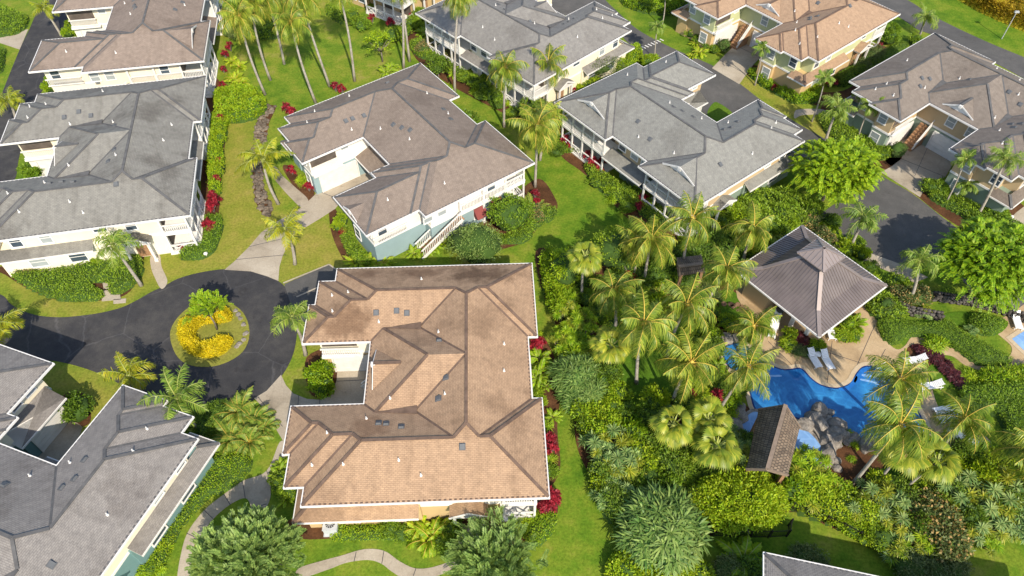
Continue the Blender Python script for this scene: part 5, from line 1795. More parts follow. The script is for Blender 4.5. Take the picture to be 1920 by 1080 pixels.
def rosette_bush(name, seed, heads, rad, h, n, ln, w, leaf, stems=True, spread=(.15, 1.5), droop=.45, fill=None, alt=None):
    """several leaf heads on a branching stem (screw pine, dracaena, red ti)"""
    cl = Cloud(seed); r = cl.r
    mats = [L[leaf], M['bark'], L[alt] if alt else L[leaf]]
    pts = []
    for k in range(heads):
        a = k * 2.399 + r.uniform(-.3, .3); q = rad * math.sqrt((k + .3) / heads)
        z = h * (1 - .5 * (q / max(rad, .01)) ** 2) * r.uniform(.82, 1.05)
        pts.append((q * math.cos(a), q * math.sin(a), z))
        out = np.array([math.cos(a) * q / max(rad, .1) * .7, math.sin(a) * q / max(rad, .1) * .7, 1])
        rosette(cl, pts[-1], out, n, ln * r.uniform(.8, 1.1), w, 2 if alt and r.rand() < .25 else 0, spread, droop)
        if stems:
            mb = MB(); mb.tube([(0, 0, 0), (pts[-1][0] * .4, pts[-1][1] * .4, z * .5), pts[-1]], [.09, .06, .05], 5)
            for f in mb.f:
                if len(f) == 4: pass
            V = np.array(mb.v); Q = np.array([f for f in mb.f if len(f) == 4]); cl.raw(V, Q, None, 1)
    return cl.mesh(name, mats)


def frond_bush(name, seed, nf, ln, leaf, stalk='rachisg', el=(1.4, .35), droop=1.5, nl=20, ll=.45, lw=.08, rad=.3, alt=None):
    """fronds rising from the ground in a clump (ferns, young palms, gold areca)"""
    cl = Cloud(seed); r = cl.r
    for k in range(nf):
        t = k / nf; az = k * 2.399 + r.uniform(-.3, .3); q = rad * r.rand()
        frond(cl, (q * math.cos(az), q * math.sin(az), .1), az, el[0] + (el[1] - el[0]) * t + r.uniform(-.15, .15), ln * r.uniform(.7, 1.1), droop * r.uniform(.7, 1.2), nl, ll, lw, 0, 0, 1, 0, .035, .35)
    return cl.mesh(name, [L[leaf], M[stalk]])


# shared shapes, a few of every kind
K = {}
def kind(name, n, fn):
    K[name] = [fn(i) for i in range(n)]
kind('coconut', 5, lambda i: palm_crown('crown', 10 + i, 20 + i % 3, 3.4, (1.35, -.55), 1.5, 36, .88, .075, 'coco', 'rachis', .15, True, .95, .05, i % 3))
kind('royal', 3, lambda i: palm_crown('crown', 30 + i, 13, 2.5, (1.3, .15), 1.75, 40, .6, .065, 'royal', 'rachisg', .6, False, .5, .045))
kind('gold', 3, lambda i: palm_crown('crown', 50 + i, 13, 2.5, (1.3, .05), 1.7, 40, .58, .065, 'goldpalm', 'rachisg', .5, False, .5, .045))
kind('fan', 3, lambda i: fan_crown('crown', 70 + i, 17, .92, 'fan'))
kind('small', 3, lambda i: palm_crown('crown', 90 + i, 11, 1.75, (1.35, .1), 1.6, 22, .55, .1, 'royal', 'rachisg', .2, False, .4, .045))
kind('bushmid', 3, lambda i: leafy('shrub', 110 + i, 1, 1, .8, 42, 26, .26, .2, .11, 'mid', zmin=-.1, cz=.62))
kind('bushbright', 3, lambda i: leafy('shrub', 120 + i, 1, 1, .8, 42, 26, .26, .21, .12, 'bright', zmin=-.1, cz=.62))
kind('bushdeep', 3, lambda i: leafy('shrub', 130 + i, 1, 1, .8, 42, 26, .24, .18, .1, 'deep', zmin=-.1, cz=.62))
kind('bushlime', 3, lambda i: leafy('shrub', 140 + i, 1, 1, .8, 42, 26, .26, .2, .11, 'lime', zmin=-.1, cz=.62))
kind('bushyellow', 2, lambda i: leafy('shrub', 150 + i, 1, 1, .8, 42, 26, .24, .16, .08, 'yellow', 'coreyel', zmin=-.1, cz=.62))
kind('busholive', 2, lambda i: leafy('shrub', 160 + i, 1, 1, .8, 50, 26, .3, .15, .07, 'olive', zmin=-.1, cz=.62))
kind('bushflower', 2, lambda i: leafy('shrub', 170 + i, 1, 1, .8, 50, 26, .3, .18, .1, 'olive', zmin=-.1, cz=.62, flowers=('orange', .14)))
kind('ball', 1, lambda i: leafy('shrub', 180 + i, 1, 1, 1, 120, 18, .12, .13, .07, 'olive', zmin=-.9, cz=1.0, corek=.86))
kind('ti', 3, lambda i: rosette_bush('shrub', 200 + i, 6, .6, 1.3, 20, .55, .15, 'red', True, (.2, 1.5), .35))
kind('tidark', 2, lambda i: rosette_bush('shrub', 210 + i, 8, .7, .8, 18, .45, .14, 'purple', True, (.2, 1.5), .35))
kind('screw', 4, lambda i: rosette_bush('shrub', 220 + i, 8, 1.2, 2.0, 34, .74, .1, 'blue', True, (.1, 1.75), .35, alt='fan'))
kind('screwgold', 3, lambda i: rosette_bush('shrub', 230 + i, 6, 1.0, 2.4, 34, .78, .1, 'bright', True, (.1, 1.75), .35, alt='fan'))
kind('strap', 3, lambda i: rosette_bush('shrub', 240 + i, 5, .6, .35, 22, .9, .085, 'lime', False, (.2, 1.3), .5, alt='bright'))
kind('grassdome', 1, lambda i: rosette_bush('shrub', 250 + i, 110, 1.0, 1.25, 22, .46, .05, 'willow', False, (.1, 1.5), .4, alt='silver'))
kind('fern', 3, lambda i: frond_bush('shrub', 260 + i, 14, 1.3, 'bright', nl=22, ll=.32, lw=.1))
kind('goldfern', 2, lambda i: frond_bush('shrub', 270 + i, 16, 1.5, 'lime', 'rachis', nl=20, ll=.4, lw=.1))
kind('areca', 3, lambda i: frond_bush('shrub', 280 + i, 20, 2.3, 'royal', 'rachis', nl=24, ll=.55, lw=.09, rad=.5))
kind('dryfern', 1, lambda i: frond_bush('shrub', 290 + i, 14, 1.3, 'straw', nl=20, ll=.3, lw=.08))
_cnt = {}


def pick(k):
    _cnt[k] = _cnt.get(k, -1) + 1
    return K[k][_cnt[k] % len(K[k])], _cnt[k]


def palm(k, bx, by, cx, cy, label, scale=1.0, tw=.16, name=None):
    """a palm from its foot to the middle of its crown"""
    X, Y = G(bx, by)
    lo, hi = 1.5, 24
    for _ in range(40):
        z = (lo + hi) / 2
        if PY(X, Y, z)[1] > cy: lo = z
        else: hi = z
    z = lo
    z = min(max(z, 2.2), 16)
    dx = (cx - PY(X, Y, z)[0]) * ((Y * math.cos(TILT) + (CAMH - z) * math.sin(TILT)) / FOC)
    root = bpy.data.objects.new(name or {'coconut': 'coconut_palm', 'royal': 'royal_palm', 'gold': 'golden_palm', 'fan': 'fan_palm', 'small': 'christmas_palm'}[k], None)
    COL.objects.link(root); root.location = (X, Y, 0); tag(root, label, 'palm', {'coconut': 'coconut palms', 'royal': 'plume crowned palms', 'gold': 'golden green palms', 'fan': 'fan palms', 'small': 'small ornamental palms'}[k])
    n = 9; path = []; rad = []
    rr = random.Random(int(bx * 7 + by)); bow = rr.uniform(-.25, .25)
    for i in range(n + 1):
        t = i / n
        path.append((dx * t ** 1.25 + bow * math.sin(t * 3.14), bow * .6 * math.sin(t * 3.14), -.05 + (z + .05) * t)); rad.append(tw * (1.35 if i == 0 else 1 - .35 * t))
    mb = MB(); mb.tube(path, rad, 8); mb.build('trunk', M['trunk'], root, True)
    if k in ('royal', 'gold', 'small'):
        a, b = Vector(path[-1]), Vector(path[-2]); d = (a - b).normalized()
        mb = MB(); mb.tube([a - d * 1.0, a - d * .5, a + d * .15], [tw * .75, tw * .85, tw * .4], 8); mb.build('crownshaft', M['rachisg'], root, True)
    me, i = pick(k)
    v = scale * rr.uniform(.88, 1.1)
    o = link('crown', me, root, path[-1], None, (v, v, v * rr.uniform(.9, 1.1)))
    o.rotation_euler = (rr.uniform(-.14, .14), rr.uniform(-.14, .14), rr.uniform(0, 6.28))
    return root


def bush(k, px, py, r, h=None, name='shrub'):
    """one plant whose middle is seen at (px, py); r is its half width in metres"""
    base = {'ti': 1.1, 'tidark': .95, 'screw': 1.6, 'screwgold': 1.5, 'strap': 1.2, 'grassdome': 1.2, 'fern': 1.25, 'goldfern': 1.4, 'areca': 2.1, 'dryfern': 1.2}.get(k, 1.05)
    bh = {'ti': 1.6, 'tidark': 1.1, 'screw': 2.4, 'screwgold': 2.8, 'strap': .9, 'grassdome': 1.45, 'fern': 1.2, 'goldfern': 1.4, 'areca': 2.2, 'dryfern': 1.2}.get(k, 1.3)
    if k == 'ball': bh = 2.0
    s = r / base
    sz = s if h is None else h / bh
    me, i = pick(k)
    X, Y = G(px, py, bh * sz * .55)
    return link(name, me, None, (X, Y, 0), (i * 1.7 + px) % 6.28, (s, s, sz))


def bushes(k, items, desc, cat, group, name='shrub'):
    row_labels([(bush(k, *it, name=name), it[0]) for it in items], desc, cat, group)


def hedge(px, h, leaf, label, dens=75, ll=.2, lw=.11, core='core', name='hedge', cat='hedge', lumps=.5, zoff=0.0):
    """a clipped or loose hedge over a plan outline: lumpy mass closed with leaves on top and flanks"""
    poly = np.array(smooth_loop([G(x, y, h * .5) for x, y in px], 4)); seed = int(abs(px[0][0] * 7 + px[0][1] * 3))
    cl = Cloud(seed); r = cl.r
    lo, hi = poly.min(0), poly.max(0)
    st = .38
    xs = np.arange(lo[0] - st, hi[0] + st * 2, st); ys = np.arange(lo[1] - st, hi[1] + st * 2, st)
    X, Y = np.meshgrid(xs, ys)
    a = poly; b = np.roll(poly, 1, axis=0)
    def sd(x, y):
        x = x[..., None]; y = y[..., None]
        e = b - a; t = np.clip(((x - a[:, 0]) * e[:, 0] + (y - a[:, 1]) * e[:, 1]) / ((e ** 2).sum(1) + 1e-9), 0, 1)
        d = np.hypot(x - a[:, 0] - t * e[:, 0], y - a[:, 1] - t * e[:, 1]).min(-1)
        ins = np.logical_xor.reduce(((a[:, 1] > y) != (b[:, 1] > y)) & (x < (b[:, 0] - a[:, 0]) * (y - a[:, 1]) / (b[:, 1] - a[:, 1] + 1e-12) + a[:, 0]), axis=-1)
        return np.where(ins, d, -d)
    ph = r.uniform(0, 6, 6)
    def top(x, y):
        d = sd(x, y)
        prof = np.clip(d / (.35 + .25 * h), 0, 1); prof = np.sqrt(1 - (1 - prof) ** 2)
        w = (np.sin(x * 1.9 + ph[0]) + np.sin(y * 2.3 + ph[1]) + np.sin(x * 1.1 - y * 1.3 + ph[2]) + np.sin(x * 3.3 + y * 2.9 + ph[3])) / 4
        return np.where(d > 0, h * prof * (1 + lumps * .35 * w), -.3), d
    Z, _ = top(X, Y)
    ny, nx = X.shape
    i = (np.arange(ny - 1)[:, None] * nx + np.arange(nx - 1)[None]).reshape(-1)
    Q = np.stack([i, i + 1, i + nx + 1, i + nx], 1)
    zq = Z.reshape(-1)[Q]; Q = Q[(zq > -.2).any(1)]
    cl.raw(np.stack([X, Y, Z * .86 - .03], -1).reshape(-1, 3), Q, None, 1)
    area = abs(sum(poly[k - 1][0] * poly[k][1] - poly[k][0] * poly[k - 1][1] for k in range(len(poly)))) / 2
    per = np.linalg.norm(poly - b, axis=1).sum()
    n = int(dens * (area + per * h * .8))
    x = r.uniform(lo[0], hi[0], n * 4); y = r.uniform(lo[1], hi[1], n * 4)
    z, d = top(x, y)
    keep = np.where(d > .02)[0][:n]
    edge = r.randint(0, len(poly), int(dens * per * h * .7)); t = r.rand(len(edge))[:, None]
    E_ = a[edge] * t + b[edge] * (1 - t); cen_dir = unit(np.mean(poly, axis=0)[None] - E_)
    E_ = E_ + cen_dir * r.uniform(0, .12, len(E_))[:, None]
    z2, d2 = top(E_[:, 0], E_[:, 1])
    P = np.concatenate([np.stack([x[keep], y[keep], z[keep]], 1), np.column_stack([E_, r.uniform(.05, 1, len(E_)) * h * .75])])
    P += r.normal(size=P.shape) * np.array([.06, .06, .07])
    P[:, 2] = np.maximum(P[:, 2], .03)
    D = r.normal(size=P.shape); D[:, 2] = np.abs(D[:, 2]) * .9 + .1; D = unit(D)
    W = unit(np.cross(D, unit(np.array([0, 0, 1.0]) + r.normal(size=P.shape) * .5)))
    m = len(P)
    cl.diamonds(P, D, W, ll * r.uniform(.6, 1.25, m), lw * r.uniform(.7, 1.2, m), .12, 0)
    V0 = np.array([*poly.mean(0), 0])
    for k in range(len(cl.v)):
        cl.v[k] = cl.v[k] - V0
    o = link(name, cl.mesh(name, [L[leaf], L[core]]), None, V0)
    return tag(o, label, cat)


def tree(px, py, r, zc, rz, label, crown, name='shade_tree', limbs=7, cat='tree', trunk=.22):
    """trunk with limbs reaching into the crown; (px, py) is the crown's middle as seen"""
    X, Y = G(px, py, zc)
    root = bpy.data.objects.new(name, None); COL.objects.link(root); root.location = (X, Y, 0); tag(root, label, cat)
    rr = random.Random(int(px)); mb = MB(); f = max(.6, zc - rz * .75)
    mb.tube([(0, 0, -.1), (.05, .03, f * .5), (0, 0, f)], [trunk * 1.3, trunk, trunk * .85], 8)
    for k in range(limbs):
        a = k * 2.399; e = rr.uniform(.5, .8); q = r * e
        mb.tube([(0, 0, f * .9), (q * .45 * math.cos(a), q * .45 * math.sin(a), f + (zc - f) * .6), (q * math.cos(a), q * math.sin(a), zc + rz * rr.uniform(-.1, .45))], [trunk * .6, trunk * .35, trunk * .12], 6)
    mb.build('trunk', M['bark'], root, True)
    link('crown', crown, root)
    return root


# ---- trees
tree(1562, 326, 4.6, 3.6, 3.0, 'bright green feathery shade tree beside the lane bend', feathery('crown', 1, 4.3, 4.2, 3.0, 900, 1.1, 'bright', 3.6, 1.0, 9, .17, .34))
tree(1856, 496, 5.2, 4.2, 3.4, 'large bright green feathery tree at the right edge behind the lava wall', feathery('crown', 2, 5.0, 4.7, 3.4, 1150, 1.1, 'bright', 4.2, 1.0, 9, .17, .34))
tree(468, 1056, 3.7, 2.4, 2.3, 'grey green feathery tree inside the curved path at the bottom', feathery('crown', 3, 3.6, 3.2, 2.2, 760, 1.0, 'silver', 2.4, .5, 9, .13, .28, .6))
tree(930, 1058, 3.0, 2.3, 2.1, 'grey green plumed tree below the porch of the orange roofed house', feathery('crown', 4, 2.9, 2.7, 2.0, 430, 1.25, 'silver', 2.3, .5, 11, .12, .3, .7))
tree(893, 458, 2.9, 2.2, 1.9, 'dusty olive tree between the taupe and the orange roofed houses', leafy('crown', 5, 2.9, 2.5, 1.9, 150, 30, .5, .19, .085, 'silver', cz=2.2))
tree(958, 402, 2.6, 2.0, 1.9, 'rounded dark green shrub tree by the far corner of the taupe roofed house', leafy('crown', 6, 2.5, 2.3, 1.9, 110, 30, .42, .22, .12, 'mid', cz=2.0))
tree(1388, 944, 3.4, 1.5, 1.6, 'broad yellow green dome shaped shrub tree behind the black picket fence', leafy('crown', 7, 3.5, 2.6, 1.6, 420, 30, .42, .22, .12, 'lime', cz=1.5, corek=.6), trunk=.12)
tree(388, 580, 1.9, 3.0, 1.1, 'small thin light green tree on the turning circle island', feathery('crown', 8, 1.7, 1.3, 1.0, 150, .7, 'bright', 3.0, .6, 8, .11, .22, .3, .45), limbs=5, trunk=.08)
tree(712, 82, 2.4, 2.6, 1.4, 'sparse yellow leaved small tree on the back lawn', leafy('crown', 9, 1.9, 1.9, 1.4, 40, 18, .35, .26, .15, 'lime', cz=2.6, corek=.2), limbs=9, trunk=.09)
tree(1125, 128, 3.0, 2.0, 1.6, 'loose olive grey tree along the wall of the pale roofed cream house', leafy('crown', 11, 3.0, 2.0, 1.7, 110, 24, .5, .2, .08, 'olive', cz=2.0, corek=.4), trunk=.12)
tree(865, 235, 2.4, 1.8, 1.5, 'dark leaved shrub tree at the back corner of the taupe roof', leafy('crown', 12, 2.3, 2.0, 1.6, 90, 26, .4, .24, .13, 'deep', cz=1.8, corek=.55), trunk=.12)
tree(820, 125, 1.8, 1.6, 1.4, 'small dark leaved tree behind the ridge of the taupe roof', leafy('crown', 13, 1.7, 1.6, 1.4, 60, 26, .4, .24, .13, 'deep', cz=1.6, corek=.55), trunk=.1)
tree(1000, 205, 1.9, 1.5, 1.2, 'small dark bush tree under the crossing coconut fronds', leafy('crown', 14, 1.9, 1.6, 1.3, 60, 26, .4, .24, .13, 'deep', cz=1.5, corek=.6), trunk=.1)
tree(1165, 470, 3.4, 2.4, 2.0, 'dense mid green tree behind the left fan palm', leafy('crown', 15, 3.2, 2.4, 2.0, 150, 30, .45, .22, .12, 'mid', cz=2.4))
tree(1060, 505, 1.9, 2.2, 2.0, 'lime leaved shrub tree at the corner of the orange roof', leafy('crown', 16, 1.9, 1.9, 2.0, 90, 30, .4, .24, .13, 'lime', cz=2.2))

# ---- coconut palms
for a in ((497, 177, 448, 32, 'coconut palm with pale trunk leaning left, nearest the clipped bed'), (507, 150, 470, 4, 'coconut palm half behind the leaning one at the top left lawn'),
          (533, 120, 497, -12, 'coconut palm third from left on the top left lawn'), (592, 193, 545, 42, 'tall coconut palm whose foot meets the taupe roof edge'),
          (618, 162, 562, -8, 'coconut palm leaning left just above the red ti plants'), (665, 152, 633, -28, 'coconut palm in the middle of the back lawn'),
          (757, 128, 752, -24, 'straight coconut palm at the peak of the taupe roof'), (768, 115, 742, -60, 'coconut palm leaning left behind the straight one by the taupe roof'),
          (853, 175, 860, -4, 'coconut palm standing before the pale roof of the cream house'), (945, 238, 947, 128, 'coconut palm, left of the pair before the cream house'),
          (1017, 200, 1027, 120, 'coconut palm, right of the pair before the cream house'), (1003, 350, 1007, 237, 'coconut palm on the long lawn with orange heart'),
          (1012, 300, 1017, 226, 'shorter coconut palm close behind the one on the long lawn'), (1193, 718, 1207, 607, 'coconut palm standing on the small lawn left of the pool'),
          (1153, 620, 1150, 545, 'coconut palm behind the small lawn, next to the low fan palm'), (1207, 533, 1222, 447, 'coconut palm right of the left fan palm'),
          (1187, 523, 1193, 455, 'slim coconut palm close to the left fan palm'), (1278, 520, 1298, 410, 'tall coconut palm at the corner of the cool grey roof'),
          (1392, 500, 1413, 428, 'coconut palm just left of the pavilion peak'), (1308, 607, 1363, 503, 'leaning coconut palm whose fronds touch the pavilion roof'),
          (1250, 672, 1287, 572, 'coconut palm over the bed left of the stepping stones'), (1347, 772, 1403, 690, 'coconut palm leaning over the left end of the pool'),
          (1261, 757, 1296, 680, 'coconut palm with yellow fronds left of the pool end'), (1385, 660, 1413, 612, 'young coconut palm below the left eave of the pavilion'),
          (1598, 908, 1687, 798, 'coconut palm leaning right over the near pool edge'), (1767, 837, 1808, 785, 'coconut palm over the loungers right of the pool'),
          (1658, 800, 1688, 712, 'coconut palm whose crown covers the right pool corner'), (1938, 905, 1950, 850, 'coconut palm at the right edge of the picture')):
    sc = 1.0 if a[1] > 320 else .95
    if a[4].startswith('young') or 'slim' in a[4]: sc = .8
    palm('coconut', *a, scale=sc)
# ---- plume crowned and other palms
for k, *a in (('gold', 522, 382, 493, 300, 'golden green palm beside the dark dry stream'), ('gold', 553, 495, 533, 430, 'golden green palm on the concrete drive bend'), ('royal', 265, 535, 213, 462, 'leaning palm before the porch of the weathered grey house'),
              ('royal', 573, 665, 548, 597, 'plume palm at the corner of the orange roof by the turning circle'), ('gold', 115, 67, 83, 17, 'golden palm over the upper left street'), ('gold', 30, 222, 18, 190, 'golden palm at the left edge above the upper street'),
              ('gold', -8, 650, -6, 612, 'golden palm cut by the left edge near the turning circle'), ('gold', 265, 746, 243, 706, 'yellow fronded palm at the tip of the dark corner roof'), ('royal', 374, 808, 333, 748, 'broad fronded palm right of the yellow one by the turning circle'),
              ('small', 1415, 160, 1428, 93, 'slim small palm by the driveway of the light orange house'), ('small', 1447, 148, 1455, 110, 'bushy small palm beside the light orange wall'), ('small', 1522, 228, 1547, 147, 'slim small palm leaning right on the curved lawn strip'),
              ('royal', 1547, 267, 1570, 203, 'drooping palm before the grey brown house'), ('small', 1608, 262, 1633, 197, 'small palm before the balcony of the grey brown house'), ('small', 1600, 232, 1613, 178, 'small palm behind the drooping one by the grey brown roof'),
              ('royal', 1723, 70, 1735, 35, 'single dark palm on the verge of the far road'), ('small', 1772, 383, 1810, 300, 'slim palm leaning right before the grey brown house wall'), ('royal', 1832, 406, 1886, 298, 'tall palm leaning over the grey brown roof at the right'),
              ('small', 1808, 372, 1812, 345, 'low bushy palm against the grey brown house'), ('small', 1227, 110, 1232, 50, 'small palm beside the white hatch marks on the lane'), ('small', 1240, 53, 1247, -12, 'thin tall palm at the top edge beside the lane'),
              ('royal', 1590, 472, 1618, 410, 'golden plume palm on the concrete pad behind the pavilion'), ('royal', 1705, 565, 1723, 490, 'spreading green palm right of the pavilion'),
              ('fan', 1092, 567, 1097, 482, 'tall fan palm left of the coconut group'), ('fan', 1137, 700, 1145, 648, 'fan palm at the edge of the small lawn'), ('fan', 1647, 902, 1697, 845, 'fan palm leaning over the brown bed near the pool'),
              ('fan', 1692, 920, 1757, 866, 'fan palm below the loungers at the right of the pool'), ('fan', 1313, 885, 1343, 837, 'fan palm left of the shake roofed hut, nearer one'), ('fan', 1318, 835, 1327, 787, 'fan palm left of the shake roofed hut, farther one'), ('fan', 1252, 852, 1262, 797, 'fan palm standing among screw pines left of the hut')):
    palm(k, *a, scale={'royal': 1.05, 'gold': 1.0, 'fan': 1.15, 'small': 1.0}[k] * (1.35 if 'broad' in a[4] or 'yellow fronded' in a[4] else 1.2 if 'leaning palm before' in a[4] or 'turning circle' in a[4] or 'concrete drive' in a[4] or 'dry stream' in a[4] else 1), tw={'small': .09, 'fan': .13}.get(k, .17))


# ---- hedges and ground cover beds
Z = zoomed
hedge(Z([(20, 400), (120, 425), (230, 440), (400, 420), (520, 385), (640, 380), (760, 350), (795, 380), (790, 470), (700, 550), (620, 560), (600, 500), (500, 500), (520, 530), (570, 560), (560, 592), (430, 610), (300, 590), (180, 545), (80, 480)], 0, 360), .75, 'mid', 'wide green ground cover bed before the weathered grey roofed house', 80, .17, .1)
hedge(Z([(1150, 150), (1200, 130), (1245, 140), (1240, 220), (1215, 290), (1165, 350), (1050, 375), (1010, 350), (1060, 300), (1140, 280)], 0, 360), .8, 'mid', 'curved green hedge round the corner lanai of the weathered grey house', 85, .17, .1)
hedge(Z([(1190, 650), (1275, 655), (1270, 720), (1245, 800), (1255, 900), (1235, 1000), (1230, 1075), (1180, 1075), (1165, 860), (1180, 740)], 0, 0), 1.1, 'bright', 'long bright green hedge along the side lanai of the weathered grey house')
hedge(Z([(1210, 520), (1330, 495), (1430, 500), (1490, 560), (1470, 620), (1400, 650), (1290, 668), (1220, 640)], 0, 0), 1.5, 'bright', 'big rounded bright hedge at the head of the dark dry stream', 90, .24, .14, lumps=.8)
hedge(Z([(1005, 750), (1040, 712), (1110, 705), (1180, 692), (1250, 652), (1292, 668), (1292, 705), (1225, 722), (1140, 728), (1095, 760), (1095, 815), (1140, 850), (1200, 838), (1240, 815), (1295, 818), (1298, 850), (1245, 900), (1150, 922), (1055, 888), (1008, 825)], 0, 360), .95, 'yellow', 'C shaped yellow hedge on the turning circle island', 260, .16, .08, 'coreyel', lumps=.5)
hedge(Z([(1100, 730), (1160, 718), (1370, 740), (1500, 722), (1560, 780), (1700, 850), (1850, 935), (1800, 965), (1680, 960), (1570, 890), (1500, 845), (1370, 800), (1280, 800), (1200, 845), (1125, 800)], 1280, 360), .95, 'mid', 'long clipped green hedge winding beside the pool path', 190, .1, .06, lumps=.12)
hedge(Z([(1620, 700), (1720, 690), (1825, 740), (1735, 800), (1640, 765)], 1280, 360), .9, 'mid', 'short green hedge at the corner of the small square pool', 120, .14, .08, lumps=.25)
hedge(Z([(1190, 405), (1290, 385), (1400, 390), (1395, 490), (1290, 585), (1160, 650), (1060, 755), (1000, 830), (960, 930), (920, 1010), (860, 1075), (740, 1075), (830, 960), (900, 850), (1000, 720), (1080, 600), (1150, 490)], 0, 720), .55, 'bright', 'low ground cover strip along the dark roofed corner house', 100, .13, .07)
hedge(Z([(-40, 790), (100, 785), (230, 785), (330, 800), (420, 850), (400, 880), (300, 868), (0, 882), (-60, 850)], 640, 720), .6, 'bright', 'low hedge strip below the front of the orange roofed house', 110, .14, .08, lumps=.3)
hedge(Z([(1080, 745), (1140, 730), (1208, 720), (1200, 800), (1150, 880), (1070, 925), (1030, 880), (1050, 800)], 640, 720), .55, 'bright', 'low green bed round the lattice lanai of the orange roofed house', 110, .14, .08, lumps=.4)
hedge(Z([(860, 230), (930, 240), (1060, 170), (1090, 110), (1200, 85), (1195, 140), (1095, 200), (1055, 265), (930, 290), (870, 275)], 640, 360), .6, 'mid', 'low edging hedge curving round the dark shrub tree', 100, .15, .08)
hedge([(638, 438), (650, 425), (680, 470), (700, 492), (665, 492)], .9, 'mid', 'green hedge at the near corner of the taupe roofed house', 90, .2, .1)
hedge(Z([(1160, 760), (1215, 740), (1290, 830), (1330, 850), (1250, 850), (1190, 820)], 640, 0), .6, 'mid', 'low dark green bed below the first lanai of the cool grey house')
hedge(Z([(1370, 930), (1420, 930), (1500, 985), (1600, 1060), (1660, 1120), (1560, 1120), (1460, 1060), (1395, 980)], 640, 0), .8, 'mid', 'green bed along the lower wall of the cool grey house')
hedge([(1190, 350), (1215, 370), (1250, 400), (1245, 425), (1205, 400), (1185, 370)], .9, 'mid', 'green bed under the near lanai of the cool grey house')
hedge(Z([(390, 235), (460, 215), (500, 260), (560, 315), (540, 335), (440, 312), (395, 275)], 640, 0), .7, 'mid', 'rounded green bed at the left lanai of the cream house')
hedge(Z([(770, 470), (840, 480), (920, 560), (900, 590), (850, 580), (800, 530)], 640, 0), .8, 'mid', 'green bed along the wall between the two tall coconut palms')
hedge(Z([(560, 345), (640, 360), (760, 440), (740, 470), (640, 420)], 640, 0), .7, 'deep', 'dark green bed under the balcony of the cream house')
hedge(Z([(1540, 350), (1590, 290), (1660, 265), (1690, 300), (1640, 350), (1570, 385)], 640, 0), 1.5, 'lime', 'lime green hedge at the right corner of the cream house', 80, .22, .12, lumps=.9)
hedge(Z([(1590, 0), (1640, 30), (1760, 60), (1920, 60), (2080, 20), (2100, -20), (1980, -30), (1700, -20)], 640, 0), 1.3, 'bright', 'bright hedge before the dark green walled house at the top edge', 70, .24, .13, lumps=.8)
hedge(Z([(370, 395), (430, 400), (560, 500), (690, 525), (770, 505), (760, 560), (640, 568), (560, 530), (450, 470)], 1280, 0), .9, 'bright', 'mixed green hedge along the curved lawn before the light orange house', 80, .22, .12, lumps=.8)
hedge(Z([(1120, 310), (1195, 240), (1270, 255), (1130, 340)], 1280, 0), .55, 'deep', 'dark clipped bed between the light orange and the grey brown houses', 130, .12, .07, lumps=.1)
hedge(Z([(860, 430), (940, 385), (1050, 350), (1110, 330), (1050, 385), (950, 455), (890, 470)], 1280, 0), 1.1, 'deep', 'loose dark green hedge behind the upper left wall of the grey brown house')
hedge([(1735, 349), (1755, 338), (1780, 338), (1790, 362), (1830, 385), (1880, 410), (1880, 432), (1850, 430), (1800, 398), (1752, 372)], .8, 'mid', 'green hedge below the lower windows of the grey brown house')
hedge(Z([(770, 640), (870, 660), (1000, 760), (1150, 860), (1100, 890), (1010, 850), (900, 790), (800, 720)], 1280, 0), .9, 'mid', 'green hedge along the green lower wall of the grey brown house')
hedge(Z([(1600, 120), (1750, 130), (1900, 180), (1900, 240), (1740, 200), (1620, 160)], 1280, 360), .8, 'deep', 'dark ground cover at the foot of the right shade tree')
hedge([(-40, 0), (5, 10), (25, 20), (50, 30), (40, 52), (10, 62), (-40, 60)], 1.0, 'mid', 'green hedge in the upper left corner of the picture')
hedge([(0, 130), (6, 100), (4, 92), (-30, 90), (-30, 135)], .9, 'deep', 'small dark hedge at the left edge by the concrete apron')
hedge(Z([(1840, 30), (1930, 60), (1990, 100), (1960, 130), (1850, 80)], 0, 0), 1.0, 'mid', 'green hedge below the top edge behind the coconut palms')
hedge(Z([(1240, 60), (1330, 30), (1460, 60), (1600, 110), (1640, 160), (1500, 200), (1380, 180), (1290, 140)], 0, 0), 1.3, 'mid', 'loose green shrubbery under the top left coconut palms', 60, .3, .15, lumps=1.0)
hedge([(1770, 850), (1830, 842), (1880, 850), (1960, 850), (1990, 900), (1880, 905), (1800, 890)], 1.2, 'lime', 'lime green hedge below the loungers at the right', 80, .22, .12, lumps=.7)
hedge([(1800, 735), (1860, 720), (1930, 720), (1990, 760), (1990, 840), (1900, 840), (1880, 780)], 1.2, 'mid', 'large green hedge along the right edge beside the loungers', 110, .16, .09, lumps=.3)
hedge([(1840, 695), (1870, 690), (1960, 685), (1990, 720), (1930, 728), (1850, 725)], 1.0, 'bright', 'bright spiky bed below the small square pool', 80, .3, .09, lumps=.9)
hedge([(1015, 480), (1040, 470), (1070, 500), (1080, 560), (1070, 590), (1035, 570), (1020, 530)], 1.7, 'lime', 'tall lime green hedge at the far right corner of the orange house', 80, .24, .13, lumps=1.0)
hedge([(1070, 600), (1100, 620), (1130, 680), (1140, 760), (1110, 760), (1080, 710), (1050, 660)], 1.3, 'mid', 'tall green shrub belt right of the orange roofed house, upper stretch', 80, .24, .12, lumps=1.0)
hedge([(1085, 760), (1140, 770), (1170, 800), (1130, 830), (1095, 815)], 2.0, 'bright', 'bright green shrub belt between the two blue green masses', 80, .22, .12, lumps=1.0)
hedge([(1105, 870), (1150, 880), (1190, 920), (1200, 990), (1160, 985), (1120, 930)], 1.6, 'deep', 'dark green shrub belt along the lawn below the screw pines', 80, .22, .12, lumps=1.0)
